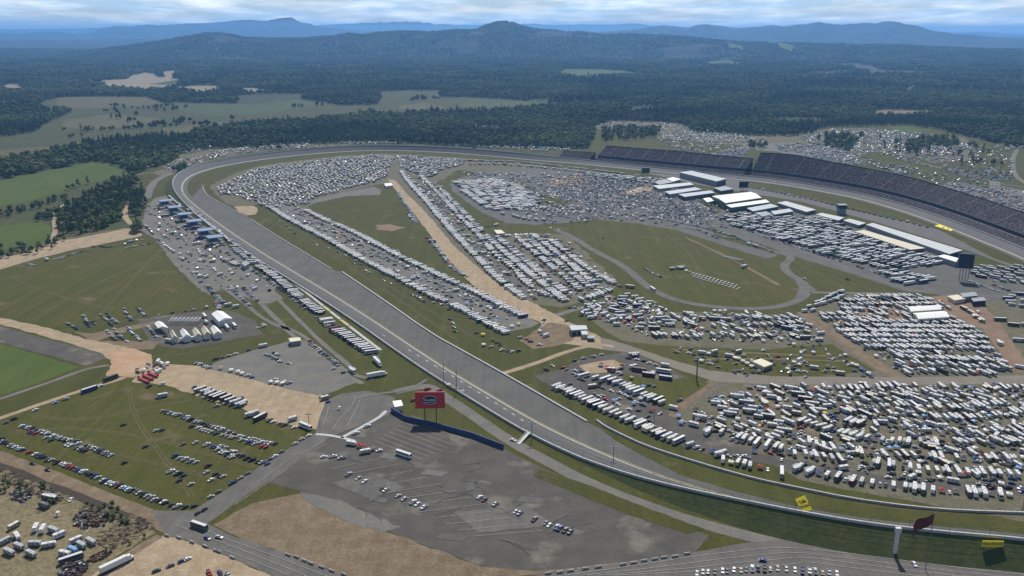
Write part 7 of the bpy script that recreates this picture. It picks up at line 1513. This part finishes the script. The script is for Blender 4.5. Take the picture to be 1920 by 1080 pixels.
def grove(area, poly, sp, pine=.4, p=1.0, kind='tree', smin=.8, smax=1.25):
    W = P(poly); xs_ = [q[0] for q in W]; ys_ = [q[1] for q in W]; y = min(ys_)
    while y < max(ys_):
        x = min(xs_)
        while x < max(xs_):
            xx, yy = x + R.uniform(-.45, .45) * sp, y + R.uniform(-.45, .45) * sp
            if inpoly(xx, yy, W) and R.random() < p: TREES.append((xx, yy, R.uniform(smin, smax), R.random() < pine, area))
            x += sp
        y += sp
grove('in the grove between the two green fields and the grass field', [(106, 402), (128, 392), (150, 380), (180, 360), (205, 345), (228, 335), (252, 330), (258, 345), (246, 362), (236, 385), (232, 402), (226, 420), (195, 430), (150, 440), (110, 442)], 9, .5, .72)
grove('in the grove between the two green fields and the grass field', [(242, 378), (250, 362), (270, 362), (276, 385), (268, 404), (246, 408)], 8, .5, .8)
grove('in the single clump at the bend of the tan dirt road', [(250, 430), (262, 424), (266, 434), (254, 440)], 6, .3)
grove('in the hedge along the left green field', [(0, 398), (40, 390), (95, 378), (130, 366), (128, 372), (95, 386), (40, 402), (0, 410)], 9, .2, .8, smin=.5, smax=.8)
grove('in the hedge at the left edge below the green field', [(0, 464), (40, 462), (90, 456), (130, 450), (100, 468), (60, 480), (0, 490)], 9, .2, .55, smin=.5, smax=.85)
grove('in the bushes right of the small green field', [(62, 408), (95, 398), (98, 412), (70, 416)], 9, .2, .7, smin=.6, smax=.9)
grove('behind the corner of the far turn', [(325, 322), (345, 312), (352, 318), (335, 326)], 9, .4, 1)
grove('beside the marquees', [(262, 602), (268, 602), (268, 607), (262, 607)], 6, 0)
grove('on the small grass bank near the right hand sheds', [(1718, 541), (1735, 538), (1790, 541), (1800, 546), (1730, 547)], 12, .5, .9, smin=.35, smax=.5)
grove('in the scrub lot by the ditch', [(150, 925), (200, 945), (280, 985), (260, 1000), (190, 965), (140, 940)], 5, .1, .5, smin=.16, smax=.36)
grove('in the scrub lot by the ditch', [(0, 890), (60, 900), (110, 925), (100, 950), (0, 930)], 5, .1, .5, smin=.16, smax=.36)
grove('in the scrub lot by the brown track', [(200, 1020), (270, 990), (285, 1000), (210, 1045), (170, 1065)], 5, .1, .4, smin=.14, smax=.26)
for k in range(26):       # lone trees in the far pasture
    x, y = [(206, 210), (230, 212), (243, 204), (205, 223), (236, 222), (240, 228), (298, 211), (320, 207), (343, 203), (250, 217), (262, 238), (278, 238), (300, 236), (335, 232), (345, 230), (160, 243), (165, 247), (140, 258), (215, 200), (222, 202), (392, 234), (430, 225), (560, 202), (600, 200), (785, 184), (820, 186)][k]
    for q in range(R.randint(2, 4)):
        c = at(x, y); TREES.append((c[0] + R.uniform(-16, 16), c[1] + R.uniform(-25, 25), R.uniform(.9, 1.5), R.random() < .3, 'standing in the far pasture'))
grove('in the line across the far pasture', [(110, 245), (140, 247), (250, 241), (400, 234), (400, 236), (250, 243), (140, 249)], 16, .2, .5); grove('in the line across the far pasture', [(250, 206), (290, 202), (330, 196), (330, 199), (290, 205)], 14, .2, .6)
grove('in the far pasture beside the woods', [(770, 186), (800, 184), (800, 187), (770, 190)], 14, .2, .8)
grove('among the campers behind the tall grandstand', [(1395, 272), (1440, 274), (1440, 281), (1405, 279)], 14, .2, .8); grove('among the campers behind the tall grandstand', [(1555, 258), (1575, 255), (1600, 258), (1605, 275), (1590, 288), (1570, 284), (1535, 272)], 13, .6, .8)
grove('in the big wooded campground on the right', [(1500, 258), (1560, 248), (1640, 258), (1730, 262), (1830, 270), (1860, 285), (1850, 300), (1760, 300), (1680, 292), (1640, 275), (1560, 275)], 34, .4, .7); grove('in the big wooded campground on the right', [(1725, 262), (1790, 260), (1795, 275), (1740, 278), (1715, 288), (1690, 290), (1700, 270)], 13, .5, .85)
grove('in the row of trees above the white lot on the right', [(1780, 302), (1815, 302), (1870, 306), (1880, 310), (1790, 312)], 24, .3, .8); grove('in the strip behind the middle grandstand', [(1128, 244), (1160, 240), (1240, 244), (1240, 256), (1210, 262), (1130, 266)], 15, .4, .85)
grove('along the camping ground behind the far turn', [(400, 276), (520, 262), (640, 256), (640, 266), (520, 272), (500, 274), (505, 280), (560, 274), (560, 270), (540, 280), (505, 284)], 18, .4, .6)
grove('in the strip behind the far turn', [(760, 262), (860, 262), (858, 272), (780, 269), (745, 268)], 14, .5, .9); grove('behind the camp left of the first grandstand', [(880, 274), (915, 272), (915, 277), (885, 278)], 13, .4, .9); grove('behind the camp left of the first grandstand', [(1000, 272), (1030, 270), (1100, 262), (1110, 276), (1060, 276)], 15, .4, .6)
TREES.sort(key=lambda t: math.hypot(t[0], t[1]))
small = [t for t in TREES]; solo = small[:300]; rest_trees = small[300:]
cnt = {}
solo_lr = sorted(solo, key=lambda t: to_px(t[0], t[1])[0])
for t in solo_lr:
    lo = 'pine' if t[3] else 'tree'; sz = 'small' if t[2] < .6 else ('large' if t[2] > 1.05 else 'middle sized')
    if t[2] < .36: lo, sz = 'bush', 'low'
    key = (lo, sz, t[4]); cnt[key] = cnt.get(key, 0) + 1
    root = empty('pine_tree' if lo == 'pine' else ('bush' if lo == 'bush' else 'tree'), (t[0], t[1], .1), R.uniform(0, 6.28)); root.scale = (t[2], t[2], t[2] * R.uniform(.9, 1.15))
    lab = '%s %s %s from the left %s' % (ordn(cnt[key]), sz, lo, t[4]); tag(root, ' '.join(lab.split()[:16]), lo, 'trees standing around the speedway')
    m_ = R.choice(CROWN[4:]) if t[3] else R.choice(CROWN[:4])
    c_ = bpy.data.objects.new('crown', m_); C.objects.link(c_); c_.parent = root
    k_ = bpy.data.objects.new('trunk', TR); C.objects.link(k_); k_.parent = root
# the woods: points on the open land between fields, each carrying a tree
CLW = [P(c) for c in CLEAR]; CLB = [(min(q[0] for q in c), max(q[0] for q in c), min(q[1] for q in c), max(q[1] for q in c)) for c in CLW]
pts = [(x, y, s, 1 if p else 0) for x, y, s, p, _ in rest_trees]
rr = random.Random(5)
OPEN = lambda x, y: hnoise(x, y, 900) + .5 * hnoise(x + 500, y, 260)
y = 1000.0
while y < 7200:
    sp = 10.5 if y < 2600 else (13 if y < 4000 else 19)
    half = y * .66 + 60; x = -half
    while x < half:
        xx, yy = x + rr.uniform(-.5, .5) * sp, y + rr.uniform(-.5, .5) * sp
        x += sp
        if OPEN(xx, yy) > .50: continue
        hit = False
        for c, b in zip(CLW, CLB):
            if b[0] < xx < b[1] and b[2] < yy < b[3] and inpoly(xx, yy, c): hit = True; break
        if hit: continue
        k = 1.0 if sp < 12 else sp / 11.5
        pts.append((xx, yy, rr.choice((.6, .8, .95, 1.05, 1.2, 1.45)) * rr.uniform(.88, 1.12) * k, 1 if hnoise(xx, yy, 300) + rr.uniform(-.3, .3) > .22 else 0))
    y += sp * .95
y = 7100.0
while y < 11500:                       # the woods carry on up the first ridge
    half = y * .64; x = -half
    while x < half:
        xx, yy = x + rr.uniform(-15, 15), y + rr.uniform(-15, 15); x += 31
        if OPEN(xx, yy) > .55 or math.hypot(xx, yy) < 7050: continue
        if any(b[0] < xx < b[1] and b[2] < yy < b[3] and inpoly(xx, yy, c) for c, b in zip(CLW, CLB)): continue
        pts.append((xx, yy, rr.uniform(1.9, 3.0), 0, hill_h(xx, yy) - 17))
    y += 30
print('wood trees', len(pts))
me = bpy.data.meshes.new('woods'); me.from_pydata([(q[0], q[1], q[4] if len(q) > 4 else .1) for q in pts], [], [])
at1 = me.attributes.new('tree_scale', 'FLOAT', 'POINT'); at1.data.foreach_set('value', [p[2] for p in pts])
at2 = me.attributes.new('tree_kind', 'INT', 'POINT'); at2.data.foreach_set('value', [rr.randrange(4, 7) if p[3] else rr.randrange(0, 4) for p in pts])
woods = bpy.data.objects.new('woods', me); C.objects.link(woods); woods['kind'] = 'stuff'
tcol = bpy.data.collections.new('tree_kinds')
for k, m_ in enumerate(CROWN):
    o = bpy.data.objects.new('crown_kind_%d' % k, m_); tcol.objects.link(o)
ng = bpy.data.node_groups.new('woods', 'GeometryNodeTree')
ng.interface.new_socket('Geometry', in_out='INPUT', socket_type='NodeSocketGeometry'); ng.interface.new_socket('Geometry', in_out='OUTPUT', socket_type='NodeSocketGeometry')
gi = ng.nodes.new('NodeGroupInput'); go = ng.nodes.new('NodeGroupOutput'); ci = ng.nodes.new('GeometryNodeCollectionInfo'); ci.inputs[0].default_value = tcol
ci.inputs['Separate Children'].default_value = True; ci.inputs['Reset Children'].default_value = True
ip = ng.nodes.new('GeometryNodeInstanceOnPoints'); ip.inputs['Pick Instance'].default_value = True
na = ng.nodes.new('GeometryNodeInputNamedAttribute'); na.data_type = 'FLOAT'; na.inputs['Name'].default_value = 'tree_scale'
nk = ng.nodes.new('GeometryNodeInputNamedAttribute'); nk.data_type = 'INT'; nk.inputs['Name'].default_value = 'tree_kind'
rv = ng.nodes.new('FunctionNodeRandomValue'); rv.data_type = 'FLOAT_VECTOR'; rv.inputs[0].default_value = (0, 0, 0); rv.inputs[1].default_value = (0, 0, 6.28)
ng.links.new(gi.outputs[0], ip.inputs['Points']); ng.links.new(ci.outputs[0], ip.inputs['Instance'])
ng.links.new(nk.outputs[0], ip.inputs['Instance Index']); ng.links.new(na.outputs[0], ip.inputs['Scale']); ng.links.new(rv.outputs[0], ip.inputs['Rotation'])
ng.links.new(ip.outputs[0], go.inputs[0])
md = woods.modifiers.new('woods', 'NODES'); md.node_group = ng
# roadside blocks along the bottom road
blk = MB(); blk.frustum(-1.6, 1.6, -.3, .3, 0, .85, 'concrete', 0, .12); bm_ = blk.mesh('road_block')
rb = [(x, y) for x, y in [(313, 1006), (336, 1010), (360, 1018), (385, 1026), (410, 1036), (436, 1047), (405, 1034), (540, 1042), (556, 1046), (571, 1053), (583, 1058), (603, 1065), (622, 1072), (645, 1079), (1028, 1077), (1050, 1075), (1070, 1072), (1098, 1068), (1122, 1065), (1168, 1060), (1188, 1057), (1208, 1053), (1228, 1050), (1245, 1047), (1266, 1045), (1288, 1040)]]
for k, (x, y) in enumerate(rb):
    o = bpy.data.objects.new('road_block', bm_); C.objects.link(o); a, b = at(x, y); o.location = (a, b, .4); o.rotation_euler = (0, 0, heading(x, y, (10, 4) if x < 700 else (10, -1.6)))
    tag(o, '%s pale concrete block from the left along the bottom road' % ordn(sorted(q[0] for q in rb).index(x) + 1), 'road block', 'concrete blocks along the bottom road')

# ---------------------------------------------------------------- haze
def haze():
    me = bpy.data.meshes.new('haze'); bm = bmesh.new(); bmesh.ops.create_cube(bm, size=1)
    top = 430.0; bot = -8.0; sx = 96000; sy = 96000
    for v in bm.verts: v.co = (v.co.x * sx, v.co.y * sy, bot if v.co.z < 0 else top)
    bm.to_mesh(me); bm.free()
    m = bpy.data.materials.new('haze'); m.use_nodes = True; t = m.node_tree; t.nodes.clear()
    v = t.nodes.new('ShaderNodeVolumePrincipled'); v.inputs['Density'].default_value = HAZE_DENSITY; v.inputs['Color'].default_value = (*HAZE_COLOR, 1)
    v.inputs['Anisotropy'].default_value = 0.4
    o = t.nodes.new('ShaderNodeOutputMaterial'); t.links.new(v.outputs[0], o.inputs['Volume'])
    me.materials.append(m); ob = bpy.data.objects.new('haze', me); C.objects.link(ob); ob['kind'] = 'stuff'
haze()
